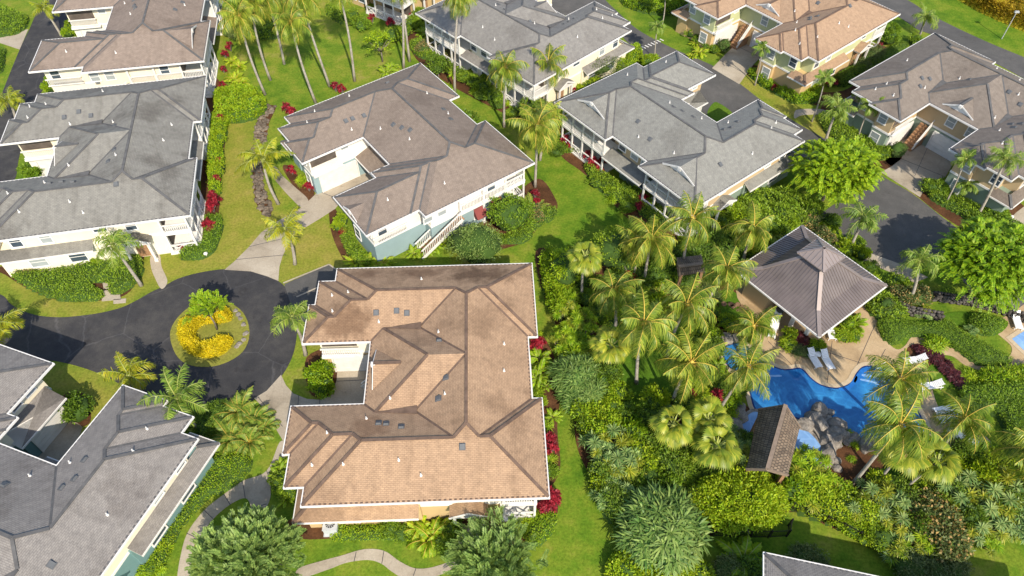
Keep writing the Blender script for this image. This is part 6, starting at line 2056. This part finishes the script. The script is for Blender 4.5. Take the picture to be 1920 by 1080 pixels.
hedge([(1195, 770), (1240, 790), (1290, 840), (1340, 880), (1400, 890), (1380, 920), (1290, 915), (1230, 870), (1190, 810)], 1.3, 'deep', 'dark undergrowth below the fan palms left of the hut', 60, .26, .14, lumps=1.2)
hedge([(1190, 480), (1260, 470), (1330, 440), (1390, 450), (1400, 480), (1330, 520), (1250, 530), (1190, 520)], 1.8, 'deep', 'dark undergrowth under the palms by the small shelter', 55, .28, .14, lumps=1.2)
hedge([(1350, 400), (1420, 360), (1500, 370), (1540, 400), (1480, 430), (1400, 430)], 1.8, 'mid', 'green shrubbery between the cool grey house and the pavilion', 60, .3, .14, lumps=1.2)
hedge([(1480, 890), (1530, 900), (1600, 930), (1650, 960), (1640, 1000), (1560, 975), (1490, 945)], 1.6, 'lime', 'yellow green shrub bank inside the curving picket fence', 80, .22, .12, lumps=1.0)
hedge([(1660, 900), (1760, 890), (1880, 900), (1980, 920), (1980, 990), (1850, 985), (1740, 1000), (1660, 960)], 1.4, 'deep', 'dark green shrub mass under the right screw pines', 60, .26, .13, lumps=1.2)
hedge([(1150, 1040), (1220, 1030), (1290, 1040), (1300, 1100), (1150, 1100)], 1.2, 'lime', 'lime green hedge at the bottom edge below the spiky dome', 80, .22, .12, lumps=1.0)
hedge([(1380, 1050), (1440, 1040), (1430, 1095), (1350, 1095)], .8, 'deep', 'low dark bed left of the roof corner at the bottom', 60, .24, .12)
hedge([(1625, 555), (1650, 545), (1690, 570), (1700, 592), (1660, 595), (1630, 580)], 1.0, 'mid', 'mixed green bed right of the pavilion corner', 70, .24, .13, lumps=1.0)
tag(hedge([(1785, -40), (1835, -4), (1880, 18), (1960, 50), (2060, 80), (2060, -60), (1850, -80)], 3.0, 'straw', 'bank of tall yellow grass beyond the far road', 60, .6, .1, 'coreyel', 'tall_grass', 'tall grass', 1.0), kind='stuff')

# ---- single plants, bed by bed
bushes('bushbright', [(593, 702, 1.0, 1.5), (609, 690, 1.0, 1.5), (603, 725, 1.1, 1.5)], 'green shrub in the court bed of the orange roofed house', 'shrub', 'court shrubs of the orange house')
row_labels([(bush('ball', 1357, 84, .95, 2.0), 1)], 'round clipped ball bush at the corner of the light orange house drive', 'shrub', None)
row_labels([(bush('ball', 1684, 281, 1.0, 2.0), 1)], 'round clipped ball bush in the driveway court of the grey brown house', 'shrub', None)
row_labels([(bush('bushdeep', 142, 766, 1.5, 1.9), 1)], 'cone shaped dark shrub between the wings of the corner house', 'shrub', None)
row_labels([(bush('bushmid', 62, 316, 1.5, 1.6), 1)], 'round green shrub in the street court of the weathered grey house', 'shrub', None)
row_labels([(bush('bushlime', 342, 140, 1.5, 2.0), 1)], 'lime shrub against the wall of the brown roofed house', 'shrub', None)
bushes('bushbright', [(92, 162, .9, 1.2), (100, 147, .9, 1.2), (128, 60, .9, 1.2), (133, 48, .8, 1.2)], 'green shrub beside the upper street at the brown roofed house', 'shrub', 'street shrubs of the brown house')
bushes('bushlime', [(640, 412, .8, 1.1), (634, 424, .7, 1)], 'yellow green shrub at the left wing of the taupe house', 'shrub', 'left wing shrubs')
bushes('ti', [(628, 160, .9, 1.7), (640, 165, .8, 1.5)], 'red ti plant behind the taupe roof edge', 'ti plant', 'red ti plants behind the taupe house', 'ti_plant')
bushes('ti', [(537, 200, .8, 1.8), (545, 207, .9, 1.7)], 'red ti plant left of the taupe roof corner', 'ti plant', 'red ti plants left of the taupe house', 'ti_plant')
bushes('ti', [(546, 317, .75, 1.3), (578, 349, .9, 1.3)], 'red ti plant beside the walk of the taupe house', 'ti plant', 'red ti plants by the walk', 'ti_plant')
bushes('strap', [(562, 333, .8), (570, 342, .8)], 'yellow strap leaved plant beside the walk of the taupe house', 'plant', 'strap plants by the walk', 'strap_plant')
bushes('ti', [(645, 434, .8, 1.2)], 'red ti plant at the left wing foot of the taupe house', 'ti plant', None, 'ti_plant')
bushes('ti', [(415, 205, .9, 1.5), (430, 85, .8, 1.6), (418, 128, .7, 1.2), (417, 158, .7, 1.1), (421, 100, .7, 1.3)], 'red ti plant in the bed right of the brown roofed house', 'ti plant', 'red ti plants right of the brown house', 'ti_plant')
bushes('ti', [(401, 372, 1.0, 1.7), (396, 385, 1.0, 1.7), (390, 420, 1.0, 1.6), (398, 364, .8, 1.3)], 'red ti plant by the side lanai of the weathered grey house', 'ti plant', 'red ti plants by the grey house', 'ti_plant')
bushes('ti', [(341, 462, .6, 1)], 'small red ti plant before the porch lattice of the grey house', 'ti plant', None, 'ti_plant')
bushes('goldfern', [(432, 110, 1.2), (446, 118, 1.3), (436, 142, 1.4), (450, 148, 1.3)], 'golden fern plant in the bed right of the brown roofed house', 'fern', 'golden ferns', 'fern')
bushes('busholive', [(445, 65, 1.2, 1.4), (428, 60, .9, 1.2)], 'dull olive shrub under the top left palms', 'shrub', 'olive shrubs under the palms')
bushes('ti', [(697, 33, .9, 1.7), (732, 40, 1.0, 1.7), (770, 30, .6, 1.2)], 'red ti plant before the lattice veranda at the top', 'ti plant', 'red ti plants at the top veranda', 'ti_plant')
bushes('bushmid', [(660, 28, 1.3, 1.3), (680, 45, 1.4, 1.2), (737, 65, 1.6, 1.4), (757, 58, 1.2, 1.4), (775, 42, 1.3, 1.4), (790, 28, 1.3, 1.6)], 'green shrub before the lattice veranda at the top', 'shrub', 'shrubs at the top veranda')
bushes('fern', [(795, 55, 1.4), (785, 35, 1.3), (725, 130, 1.4), (733, 122, 1.2), (850, 130, 1.3)], 'green fern near the foot of the back lawn palms', 'fern', 'ferns of the back lawn', 'fern')
bushes('bushflower', [(795, 90, 1.1, 1.2), (805, 82, 1.0, 1.2), (843, 102, .8, 1.1)], 'rust leaved shrub at the left lanai of the cream house', 'shrub', 'rust shrubs at the cream house')
bushes('strap', [(842, 162, 1.0, 1.5)], 'yellow strap plant at the foot of a coconut palm behind the taupe roof', 'plant', None, 'strap_plant')
bushes('bushmid', [(870, 145, 1.0, 1.1), (885, 150, 1.1, 1.2), (905, 162, 1.1, 1.3), (925, 178, 1.2, 1.3), (912, 148, 1.0, 1.2)], 'green shrub at the wall foot of the cream house', 'shrub', 'shrubs at the cream house')
bushes('ti', [(1040, 178, .8, 1.5), (1075, 168, .7, 1.3)], 'red ti plant at the corner posts of the cream house', 'ti plant', 'red ti plants at the cream house', 'ti_plant')
bushes('bushlime', [(1090, 165, 1.0, 1.1), (1105, 155, 1.1, 1.2), (1118, 150, .9, 1), (1213, 115, 1.0, 1.2), (1225, 112, .9, 1.1)], 'yellow green shrub along the right flank of the cream house', 'shrub', 'yellow shrubs right of the cream house')
bushes('ti', [(1052, 243, .8, 1.6), (1060, 260, .8, 1.5), (1068, 270, .7, 1.3)], 'red ti plant before the far lanai of the cool grey house', 'ti plant', 'red ti plants at the far lanai', 'ti_plant')
bushes('ti', [(1103, 290, .9, 1.5), (1112, 302, 1.0, 1.5), (1122, 312, .9, 1.4), (1131, 300, .8, 1.3)], 'red ti plant before the middle of the cool grey house', 'ti plant', 'red ti plants at the cool grey house', 'ti_plant')
bushes('ti', [(1206, 370, .9, 1.5), (1200, 385, .8, 1.3)], 'red ti plant at the near lanai of the cool grey house', 'ti plant', 'red ti plants at the near lanai', 'ti_plant')
bushes('strap', [(1128, 330, 1.0), (1138, 338, 1.1), (1149, 345, 1.0), (1160, 358, 1.1), (1172, 365, 1.1)], 'yellow green strap plant along the green wall', 'plant', 'strap plants along the green wall', 'strap_plant')
bushes('bushdeep', [(1110, 262, 1.0, 1.1), (1030, 270, 1.0, 1.1), (1045, 283, 1.0, 1.0)], 'dark low shrub at the long lawn edge', 'shrub', 'dark shrubs at the long lawn edge')
bushes('bushmid', [(905, 345, 1.5, 1.7), (922, 362, 1.2, 1.6)], 'green shrub at the red awnings of the taupe house', 'shrub', 'shrubs at the red awnings')
bushes('areca', [(925, 372, 2.0, 2.0), (1000, 380, 1.6, 1.7), (985, 372, 1.3, 1.5)], 'green feather palm shrub by the far wall of the taupe house', 'palm shrub', 'feather palm shrubs', 'palm_shrub')
bushes('bushflower', [(1003, 393, .8, 1.0), (1008, 408, .8, .9)], 'orange tinted shrub on the bank by the long lawn', 'shrub', 'orange tinted shrubs')
bushes('ti', [(1006, 378, .7, 1.2), (1003, 362, .7, 1.2)], 'red ti plant on the bank by the long lawn', 'ti plant', 'red ti plants on the bank', 'ti_plant')
bushes('fern', [(812, 455, 1.2), (795, 465, 1.2), (775, 470, 1.1), (835, 450, 1.1)], 'green fern below the stair of the taupe house', 'fern', 'ferns below the stair', 'fern')
bushes('goldfern', [(668, 486, 1.4), (690, 487, 1.3), (718, 488, 1.2)], 'golden fern behind the left corner of the orange roof', 'fern', 'golden ferns behind the orange roof', 'fern')
bushes('goldfern', [(805, 1002, 1.7, 2.0), (785, 985, 1.3, 1.6), (825, 990, 1.3, 1.8)], 'golden yellow fern palm before the porch of the orange house', 'fern', 'golden fern palms at the porch', 'fern')
bushes('bushmid', [(730, 990, .9, .9), (750, 1000, .8, .8), (850, 990, .9, 1.2), (835, 1020, 1.0, 1.0)], 'green shrub before the porch of the orange house', 'shrub', 'shrubs before the orange house')
bushes('ti', [(1012, 640, .8, 1.6), (1004, 645, .8, 1.5)], 'red ti plant at the right jog of the orange roof', 'ti plant', 'red ti plants at the roof jog', 'ti_plant')
bushes('fern', [(1012, 668, 1.4), (1014, 690, 1.4), (1008, 705, 1.1)], 'bright fern under the right eave of the orange house', 'fern', 'ferns under the right eave', 'fern')
bushes('strap', [(1010, 735, .9), (1022, 795, .9), (1028, 855, .9)], 'yellow strap plant along the right eave of the orange house', 'plant', 'strap plants along the right eave', 'strap_plant')
bushes('ti', [(1030, 822, .8, 1.5), (1036, 838, .8, 1.3)], 'red ti plant along the right eave of the orange house', 'ti plant', 'red ti plants along the right eave', 'ti_plant')
bushes('ti', [(1033, 925, 1.0, 1.8), (1028, 945, .9, 1.5), (1040, 938, .8, 1.6), (1018, 950, .7, 1.2)], 'crimson ti plant at the near right corner of the orange house', 'ti plant', 'crimson ti plants', 'ti_plant')
bushes('strap', [(980, 978, 1.0), (1000, 970, 1.0), (1020, 968, 1.0), (990, 990, .8)], 'yellow green strap plant before the lattice lanai', 'plant', 'strap plants at the lattice lanai', 'strap_plant')
bushes('fern', [(520, 885, 1.0), (528, 870, .9), (538, 930, .9)], 'yellow green fern at the left wing of the orange house', 'fern', 'ferns at the left wing', 'fern')
bushes('bushmid', [(545, 915, 1.0, 1.1), (525, 905, .9, .9)], 'green shrub at the left wing of the orange house', 'shrub', 'shrubs at the left wing')
bushes('areca', [(440, 762, 2.0, 2.3), (470, 778, 1.8, 2.0), (425, 812, 1.9, 2.2), (462, 818, 1.8, 1.9), (490, 795, 1.4, 1.6)], 'arching broad palm clump right of the dark corner roof', 'palm clump', 'palm clumps by the turning circle', 'palm_clump')
bushes('bushdeep', [(385, 800, 1.2, 1.0), (405, 770, 1.2, 1.1), (352, 780, 1.1, .9)], 'dark shrub under the palms by the corner house', 'shrub', 'dark shrubs at the corner house')
bushes('strap', [(300, 1025, 1.0), (285, 1045, 1.0), (310, 1010, .9), (268, 1062, 1.0), (295, 1063, .9)], 'yellow green strap plant along the teal wall', 'plant', 'strap plants at the teal wall', 'strap_plant')
bushes('bushflower', [(48, 505, .9, .8), (70, 497, .9, .9)], 'brownish shrub beside the air conditioner of the grey house', 'shrub', 'brownish shrubs at the grey house')
bushes('bushlime', [(183, 488, .7, .9)], 'yellow shrub at the wall of the weathered grey house', 'shrub', None)
bushes('bushmid', [(1327, 85, .9, 1.1), (1340, 92, .8, 1.0), (1300, 60, 1.2, 1.3), (1313, 72, 1.1, 1.2), (1290, 45, 1.2, 1.3)], 'green shrub along the left wall of the light orange house', 'shrub', 'shrubs left of the light orange house')
bushes('goldfern', [(1312, 92, 1.4), (1298, 100, .9), (1304, 78, 1.0)], 'golden fern at the left wall of the light orange house', 'fern', 'golden ferns at the light orange house', 'fern')
bushes('goldfern', [(1446, 148, 1.1), (1470, 158, 1.2), (1460, 150, 1.1)], 'golden fern by the corner of the light orange house', 'fern', 'golden ferns at the corner', 'fern')
bushes('bushlime', [(1478, 165, 1.0, 1.0), (1510, 165, 1.0, 1.0), (1525, 168, 1.0, 1.0)], 'yellow green shrub on the curved orange house bed', 'shrub', 'yellow shrubs of the curved bed')
bushes('ti', [(1453, 163, .7, 1.1), (1565, 152, .9, 1.0), (1555, 156, .7, 1.0)], 'red ti plant on the curved bed of the light orange house', 'ti plant', 'red ti plants of the curved bed', 'ti_plant')
bushes('ti', [(1648, 88, 1.0, 1.6), (1612, 112, .8, 1.2)], 'red ti plant by the right porch of the light orange house', 'ti plant', 'red ti plants by the right porch', 'ti_plant')
bushes('busholive', [(1630, 105, 1.3, 1.6), (1618, 120, 1.2, 1.4), (1645, 98, 1.0, 1.4)], 'grey green shrub by the light orange porch', 'shrub', 'grey green shrubs by the porch')
bushes('bushmid', [(1668, 70, 1.3, 1.6), (1675, 58, 1.0, 1.8), (1718, 75, 1.1, 1.3)], 'green shrub near the top corner of the grey brown roof', 'shrub', 'shrubs near the grey brown roof top')
bushes('bushmid', [(1632, 265, 1.2, 1.3), (1655, 285, 1.2, 1.3), (1600, 240, 1.0, 1.1)], 'green shrub beside the driveway of the grey brown house', 'shrub', 'shrubs by the grey brown drive')
bushes('ti', [(1714, 238, .7, 1.3)], 'potted red plant at the stair foot of the grey brown house', 'ti plant', None, 'ti_plant')
bushes('bushmid', [(1745, 350, 1.2, 1.2), (1765, 352, 1.1, 1.2), (1900, 360, 1.2, 1.3), (1870, 400, 1.2, 1.2)], 'green shrub before the near wing of the grey brown house', 'shrub', 'shrubs before the grey brown wing')
bushes('ti', [(412, 222, .8, 1.6), (408, 300, .7, 1.3), (405, 335, .7, 1.3)], 'red ti plant in the long hedge of the grey house', 'ti plant', 'red ti plants in the long hedge', 'ti_plant')
bushes('bushlime', [(412, 258, .8, 1.5), (407, 318, .9, 1.5), (420, 182, 1.0, 1.8), (470, 190, 1.1, 1.8)], 'lime shrub in the long hedge of the grey house', 'shrub', 'lime shrubs in the long hedge')
# around the pavilion and pool
bushes('tidark', [(1500, 632, 1.1, .9), (1510, 640, 1.0, .9), (1488, 628, .9, .9)], 'dark red leaved plant in the bed below the pavilion tip', 'plant', 'dark red plants below the pavilion', 'ti_plant')
bushes('bushlime', [(1482, 625, .7, 1.0), (1532, 648, .8, .9), (1478, 645, .9, .7)], 'yellow green shrub in the bed below the pavilion tip', 'shrub', 'yellow shrubs below the pavilion')
bushes('busholive', [(1495, 655, 1.0, .6), (1512, 658, .9, .5)], 'grey green low shrub in the bed below the pavilion tip', 'shrub', 'low shrubs below the pavilion')
bushes('fern', [(1605, 600, 1.4), (1592, 612, 1.1)], 'bright fern in the bed right of the pavilion tip', 'fern', 'ferns right of the pavilion tip', 'fern')
bushes('bushlime', [(1582, 628, 1.0, .6), (1600, 630, .9, .6), (1590, 605, .8, .9)], 'yellow green shrub in the bed right of the pavilion tip', 'shrub', 'yellow shrubs right of the pavilion tip')
bushes('tidark', [(1583, 597, .8, 1.0)], 'dark red plant under the right pavilion eave', 'plant', None, 'ti_plant')
bushes('bushflower', [(1540, 440, 1.0, 1.1), (1553, 452, .9, 1.0), (1520, 415, 1.2, 1.3), (1567, 462, .9, .9), (1700, 555, 1.1, 1.2), (1722, 555, 1.2, 1.2), (1688, 548, 1.0, 1.0)], 'rust and green shrub behind the pavilion', 'shrub', 'rust shrubs behind the pavilion')
row_labels([(bush('ball', 1663, 573, .85, 1.5), 1)], 'round grey green bush right of the pavilion corner', 'shrub', None)
bushes('screw', [(1735, 585, 1.1, 1.0), (1825, 620, 1.0, .9)], 'pale spiky plant near the clipped hedge', 'plant', 'pale spiky plants at the hedge', 'screw_pine')
bushes('strap', [(1757, 637, 1.3, 1.6), (1745, 645, 1.0, 1.1), (1768, 640, 1.0, 1.2)], 'yellow green dracaena on the bend of the pool path', 'plant', 'dracaenas on the path bend', 'dracaena')
bushes('tidark', [(1740, 660, 1.0, .6), (1755, 668, 1.0, .6), (1770, 685, 1.0, .6), (1785, 700, 1.0, .6), (1800, 715, .9, .6), (1725, 655, .8, .6)], 'dark purple plant in the bed along the pool path', 'plant', 'dark purple plants by the path', 'ti_plant')
bushes('strap', [(1820, 700, 1.1), (1835, 708, 1.0), (1850, 715, 1.0), (1815, 720, 1.0)], 'yellow green strap plant below the pool path', 'plant', 'strap plants below the path', 'strap_plant')
bushes('strap', [(1592, 810, .6, .7), (1602, 832, .6, .7), (1598, 858, .5, .6)], 'small yellow plant among the waterfall rocks', 'plant', 'small plants among the rocks', 'strap_plant')
bushes('ti', [(1345, 742, .9, 1.5), (1298, 738, .7, 1.3), (1322, 640, .8, 1.0), (1330, 665, .7, 1.1)], 'red ti plant left of the pool', 'ti plant', 'red ti plants left of the pool', 'ti_plant')
bushes('bushlime', [(1318, 745, 1.0, 1.0), (1372, 752, 1.0, 1.1), (1365, 605, 1.0, 1.0), (1332, 625, 1.0, .9), (1310, 715, 1.0, 1.0)], 'lime shrub left of the pool end', 'shrub', 'lime shrubs left of the pool')
bushes('bushdeep', [(1290, 660, 1.2, 1.1), (1340, 650, 1.2, 1.1), (1360, 730, 1.0, 1.0), (1330, 700, 1.1, 1.1)], 'dark shrub under the palms left of the pool', 'shrub', 'dark shrubs left of the pool')
bushes('busholive', [(1245, 500, 1.4, 1.6), (1215, 495, 1.2, 1.6), (1330, 545, 1.2, 1.1), (1335, 560, 1.0, 1.0)], 'olive shrub below the palms near the small shelter', 'shrub', 'olive shrubs near the shelter')
bushes('ti', [(1178, 505, .9, 1.5), (1190, 520, .7, 1.2)], 'red ti plant under the slim coconut palm', 'ti plant', 'red ti plants under the palm', 'ti_plant')
# shrub belt right of the orange house
bushes('screwgold', [(1052, 585, 1.3, 2.6), (1072, 565, 1.2, 3.0), (1060, 618, 1.4, 2.6), (1045, 640, 1.2, 2.3), (1082, 600, 1.4, 2.8), (1070, 640, 1.4, 2.6), (1095, 625, 1.3, 2.6), (1100, 655, 1.2, 2.2)], 'golden green screw pine in the belt right of the orange roof', 'screw pine', 'golden screw pines', 'screw_pine')
bushes('grassdome', [(1085, 700, 2.5, 2.6), (1100, 735, 2.4, 2.3)], 'fine leaved grey green dome in the shrub belt', 'shrub', 'fine leaved domes')
bushes('grassdome', [(1243, 985, 3.4, 3.8)], 'huge spiky grey green dome shrub near the bottom', 'shrub', None)
bushes('screw', [(1118, 835, 1.7, 2.6), (1145, 820, 1.7, 2.8), (1170, 840, 1.7, 2.6), (1135, 865, 1.6, 2.4), (1160, 870, 1.8, 2.6), (1185, 868, 1.5, 2.3), (1150, 895, 1.5, 2.2), (1135, 930, 1.3, 1.8), (1170, 920, 1.4, 2.0)], 'blue green screw pine cluster right of the lower lawn', 'screw pine', 'blue green screw pines', 'screw_pine')
bushes('bushlime', [(1095, 770, 1.3, 1.8), (1125, 785, 1.4, 1.8), (1145, 760, 1.1, 1.6), (1200, 845, 1.3, 1.4), (1215, 870, 1.2, 1.3)], 'lime shrub among the screw pines of the belt', 'shrub', 'lime shrubs of the belt')
bushes('bushmid', [(1240, 850, 1.4, 1.4), (1265, 870, 1.4, 1.4), (1200, 920, 1.3, 1.3), (1290, 890, 1.4, 1.3)], 'green shrub between screw pines and spiky dome', 'shrub', 'green shrubs by the spiky dome')
bushes('screwgold', [(1490, 865, 1.4, 2.0), (1515, 855, 1.4, 2.1), (1540, 870, 1.3, 2.0), (1505, 895, 1.5, 2.2), (1530, 900, 1.5, 2.1), (1555, 905, 1.4, 2.0), (1515, 935, 1.5, 2.0), (1545, 935, 1.4, 1.9)], 'bright green screw pine in front of the shake roofed hut', 'screw pine', 'bright screw pines by the hut', 'screw_pine')
bushes('screw', [(1385, 840, 1.5, 2.2), (1400, 860, 1.4, 2.0), (1375, 825, 1.2, 1.8)], 'blue green screw pine left of the shake roofed hut', 'screw pine', 'screw pines left of the hut', 'screw_pine')
bushes('screw', [(1600, 955, 1.4, 2.2), (1635, 925, 1.5, 2.4), (1665, 930, 1.7, 2.6), (1695, 950, 1.7, 2.4), (1650, 965, 1.5, 2.2), (1690, 985, 1.6, 2.2), (1680, 1020, 1.4, 1.8)], 'blue green screw pine below the brown pool bed', 'screw pine', 'screw pines below the pool', 'screw_pine')
bushes('screw', [(1770, 915, 1.8, 2.4), (1810, 905, 1.8, 2.5), (1850, 920, 1.9, 2.5), (1890, 905, 1.8, 2.4), (1800, 945, 1.8, 2.4), (1845, 955, 1.8, 2.4), (1890, 950, 1.8, 2.4), (1925, 930, 1.8, 2.4), (1870, 985, 1.6, 2.0), (1920, 985, 1.6, 2.0), (1830, 990, 1.5, 2.0)], 'grey green screw pine at the lower right of the picture', 'screw pine', 'screw pines at the lower right', 'screw_pine')
bushes('screwgold', [(1728, 1010, 1.5, 1.9), (1690, 1035, 1.4, 1.6), (1735, 1035, 1.4, 1.6), (1855, 1020, 1.3, 1.5)], 'bright screw pine on the lawn edge at the lower right', 'screw pine', 'bright screw pines at the lower right', 'screw_pine')
bushes('bushflower', [(1735, 965, 1.7, 2.0), (1765, 985, 1.7, 2.0), (1775, 1015, 1.6, 1.8), (1745, 995, 1.5, 1.8), (1740, 940, 1.3, 1.7)], 'shrub dotted with peach flowers at the lower right', 'shrub', 'peach flowered shrubs')
bushes('bushlime', [(1580, 930, 1.3, 1.3), (1600, 985, 1.2, 1.2), (1570, 960, 1.2, 1.2), (1620, 1000, 1.1, 1.1)], 'lime shrub inside the curving picket fence', 'shrub', 'lime shrubs inside the fence')
bushes('fern', [(1398, 1045, 2.0, 1.6)], 'large bright fern left of the roof corner at the bottom', 'fern', None, 'fern')
bushes('busholive', [(1362, 1065, 1.1, 1.1), (1510, 1045, 1.2, 1.2), (1530, 1055, 1.2, 1.1)], 'dull olive shrub beside the roof corner at the bottom', 'shrub', 'olive shrubs at the bottom roof')
bushes('busholive', [(1710, 1065, 1.6, 1.3), (1750, 1070, 1.5, 1.2), (1790, 1065, 1.3, 1.1)], 'loose olive shrub at the bottom edge right of the roof', 'shrub', 'olive shrubs at the bottom edge')
bushes('bushlime', [(1180, 1060, 1.4, 1.5), (1260, 1065, 1.6, 1.5), (1225, 1055, 1.3, 1.5), (1310, 1075, 1.2, 1.2)], 'lime shrub at the bottom edge below the spiky dome', 'shrub', 'lime shrubs at the bottom edge')

# ---- underplanting that closes the gaps of the big beds
def fill(px, n, kinds, place, seed, r0=.9, r1=1.5, h0=.8, h1=1.6, avoid=None):
    pts = scatter_in(px, n * 6, seed); rr = np.random.RandomState(seed); got = []
    taken = [(o.location.x, o.location.y) for o in COL.objects if o.parent is None and o.get('category') in FILLCATS]
    for x, y in pts:
        if all((x - a) ** 2 + (y - b) ** 2 > .8 for a, b in taken) and all((x - a) ** 2 + (y - b) ** 2 > 1.7 for a, b in got):
            got.append((x, y))
        if len(got) >= n:
            break
    by = {}
    for i, (x, y) in enumerate(got):
        by.setdefault(kinds[i % len(kinds)], []).append((x, y))
    for k, lst in by.items():
        look, cat, nm = LOOK[k]
        objs = []
        for x, y in lst:
            r = rr.uniform(r0, r1); h = rr.uniform(h0, h1)
            u, v = PY(x, y, h * .5)
            objs.append((bush(k, u, v, r, h, nm), u))
        row_labels(objs, look + ' ' + place, cat, look + ' ' + place)


FILLCATS = ('shrub', 'screw pine', 'fern', 'plant', 'ti plant')
LOOK = {'bushmid': ('mid green leafy shrub', 'shrub', 'shrub'), 'bushdeep': ('dark leafy shrub', 'shrub', 'shrub'), 'bushbright': ('bright leafy shrub', 'shrub', 'shrub'), 'bushlime': ('lime leafy shrub', 'shrub', 'shrub'),
        'fern': ('spreading fern', 'fern', 'fern'), 'areca': ('feather palm shrub', 'palm shrub', 'palm_shrub'), 'screwgold': ('golden rosette shrub', 'shrub', 'screw_pine'), 'strap': ('strap leaved plant', 'plant', 'strap_plant'), 'screw': ('blue green rosette shrub', 'shrub', 'screw_pine'), 'busholive': ('olive leafy shrub', 'shrub', 'shrub')}
fill([(1040, 490), (1090, 490), (1110, 560), (1110, 640), (1060, 640), (1045, 560)], 14, ['bushmid', 'screwgold', 'bushbright', 'screwgold'], 'in the belt right of the orange roof', 1, 1.0, 1.4, 1.6, 2.4)
fill([(1110, 560), (1180, 500), (1260, 480), (1300, 530), (1270, 600), (1150, 620)], 26, ['bushdeep', 'areca', 'bushmid', 'fern', 'bushbright'], 'under the group of tall palms', 2, .9, 1.5, .8, 1.7)
fill([(1270, 540), (1330, 530), (1345, 560), (1355, 620), (1310, 640)], 9, ['bushmid', 'fern', 'bushlime', 'bushdeep'], 'beside the stepping stones', 3, .7, 1.1, .5, 1.1)
fill([(1280, 640), (1350, 680), (1390, 760), (1340, 800), (1290, 740)], 14, ['bushdeep', 'fern', 'bushbright', 'strap'], 'left of the pool end', 4, .7, 1.1, .6, 1.1)
fill([(1060, 680), (1130, 680), (1180, 790), (1200, 830), (1120, 850), (1085, 780)], 14, ['bushbright', 'bushdeep', 'bushlime', 'bushmid'], 'in the middle belt beside the lawn', 5, 1.0, 1.5, 1.3, 2.0)
fill([(1190, 770), (1290, 760), (1390, 820), (1400, 900), (1300, 920), (1200, 900)], 26, ['bushdeep', 'bushmid', 'fern', 'bushlime', 'screw'], 'around the fan palms left of the hut', 6, .9, 1.4, .8, 1.6)
fill([(1120, 880), (1200, 900), (1200, 1030), (1150, 980)], 10, ['bushlime', 'bushmid', 'bushdeep'], 'left of the spiky dome', 7, .9, 1.4, .9, 1.5)
fill([(1560, 930), (1680, 910), (1990, 900), (1990, 990), (1800, 1000), (1660, 1020), (1580, 985)], 34, ['bushmid', 'screw', 'bushdeep', 'bushlime', 'screwgold'], 'in the lower right bank', 8, 1.0, 1.5, 1.2, 2.0)
fill([(1340, 420), (1430, 380), (1530, 400), (1500, 430), (1420, 470), (1340, 480)], 16, ['areca', 'bushmid', 'bushdeep', 'bushlime'], 'between the cool grey house and the pavilion', 9, 1.0, 1.5, 1.2, 1.9)
fill([(1500, 415), (1560, 420), (1640, 500), (1690, 545), (1740, 575), (1640, 540), (1560, 470)], 14, ['bushmid', 'bushlime', 'bushdeep', 'strap'], 'behind the pavilion', 10, .8, 1.2, .8, 1.4)
fill([(1400, 860), (1480, 890), (1560, 930), (1480, 960), (1400, 915)], 10, ['bushlime', 'screwgold', 'bushbright'], 'in front of the shake roofed hut', 11, 1.0, 1.4, 1.2, 1.8)
fill([(1680, 850), (1790, 850), (1900, 860), (1900, 900), (1760, 900)], 12, ['bushmid', 'bushlime', 'bushdeep'], 'below the loungers', 12, .8, 1.3, .9, 1.4)
fill([(1105, 290), (1150, 340), (1230, 400), (1300, 450), (1280, 460), (1190, 410), (1110, 340)], 14, ['bushmid', 'strap', 'bushdeep', 'bushlime'], 'by the cool grey house wall', 13, .7, 1.0, .6, 1.0)
fill([(860, 150), (960, 195), (1030, 220), (990, 225), (900, 185)], 10, ['bushmid', 'strap', 'bushdeep'], 'along the front of the cream house', 14, .7, 1.1, .6, 1.2)
fill([(1000, 630), (1022, 640), (1040, 740), (1040, 880), (1018, 890), (1010, 720)], 12, ['fern', 'strap', 'bushmid', 'bushbright'], 'along the right eave of the orange house', 15, .6, .9, .5, 1.0)

# ---- houses only partly in the picture
_k = 17.1 / 2
ax, ay = G(1433, 1037, 5.5)
bx, by = G(1655, 1084, 5.5)
yw = math.atan2(by - ay, bx - ax)
# top edge of that roof is the lanai side, its left edge the flank
def at_corner(lx, ly, wx, wy, yaw, s=1.0):
    c, q = math.cos(yaw), math.sin(yaw)
    return (wx - s * (c * lx - q * ly), wy - s * (q * lx + c * ly), math.degrees(yaw), s)
house('townhouse', 'dark shingled roof corner entering at the bottom edge right of the middle', 'X', at_corner(0, 10.92, ax, ay, yw + math.pi / 2), RF['slate'], CAPG, CREAM, TEAL_S, 10)
ax, ay = G(757, 50); bx, by = G(662, 14)
yw = math.atan2(by - ay, bx - ax) + math.pi / 2
house('townhouse', 'cream house with lattice veranda cut by the top edge', 'X', at_corner(-.9, 9.9, ax, ay, yw), RF['rust'], CAPB, CREAM, TAN2_S, 11)
ax, ay = G(1290, 2); bx, by = G(1160, -12)
yw = math.atan2(by - ay, bx - ax) + math.pi
house('townhouse', 'dark teal walled house just entering at the top edge', 'X', at_corner(-9.3, -10.2, ax, ay, yw), RF['cool'], CAPG, TAN_S, TEAL_S, 12)
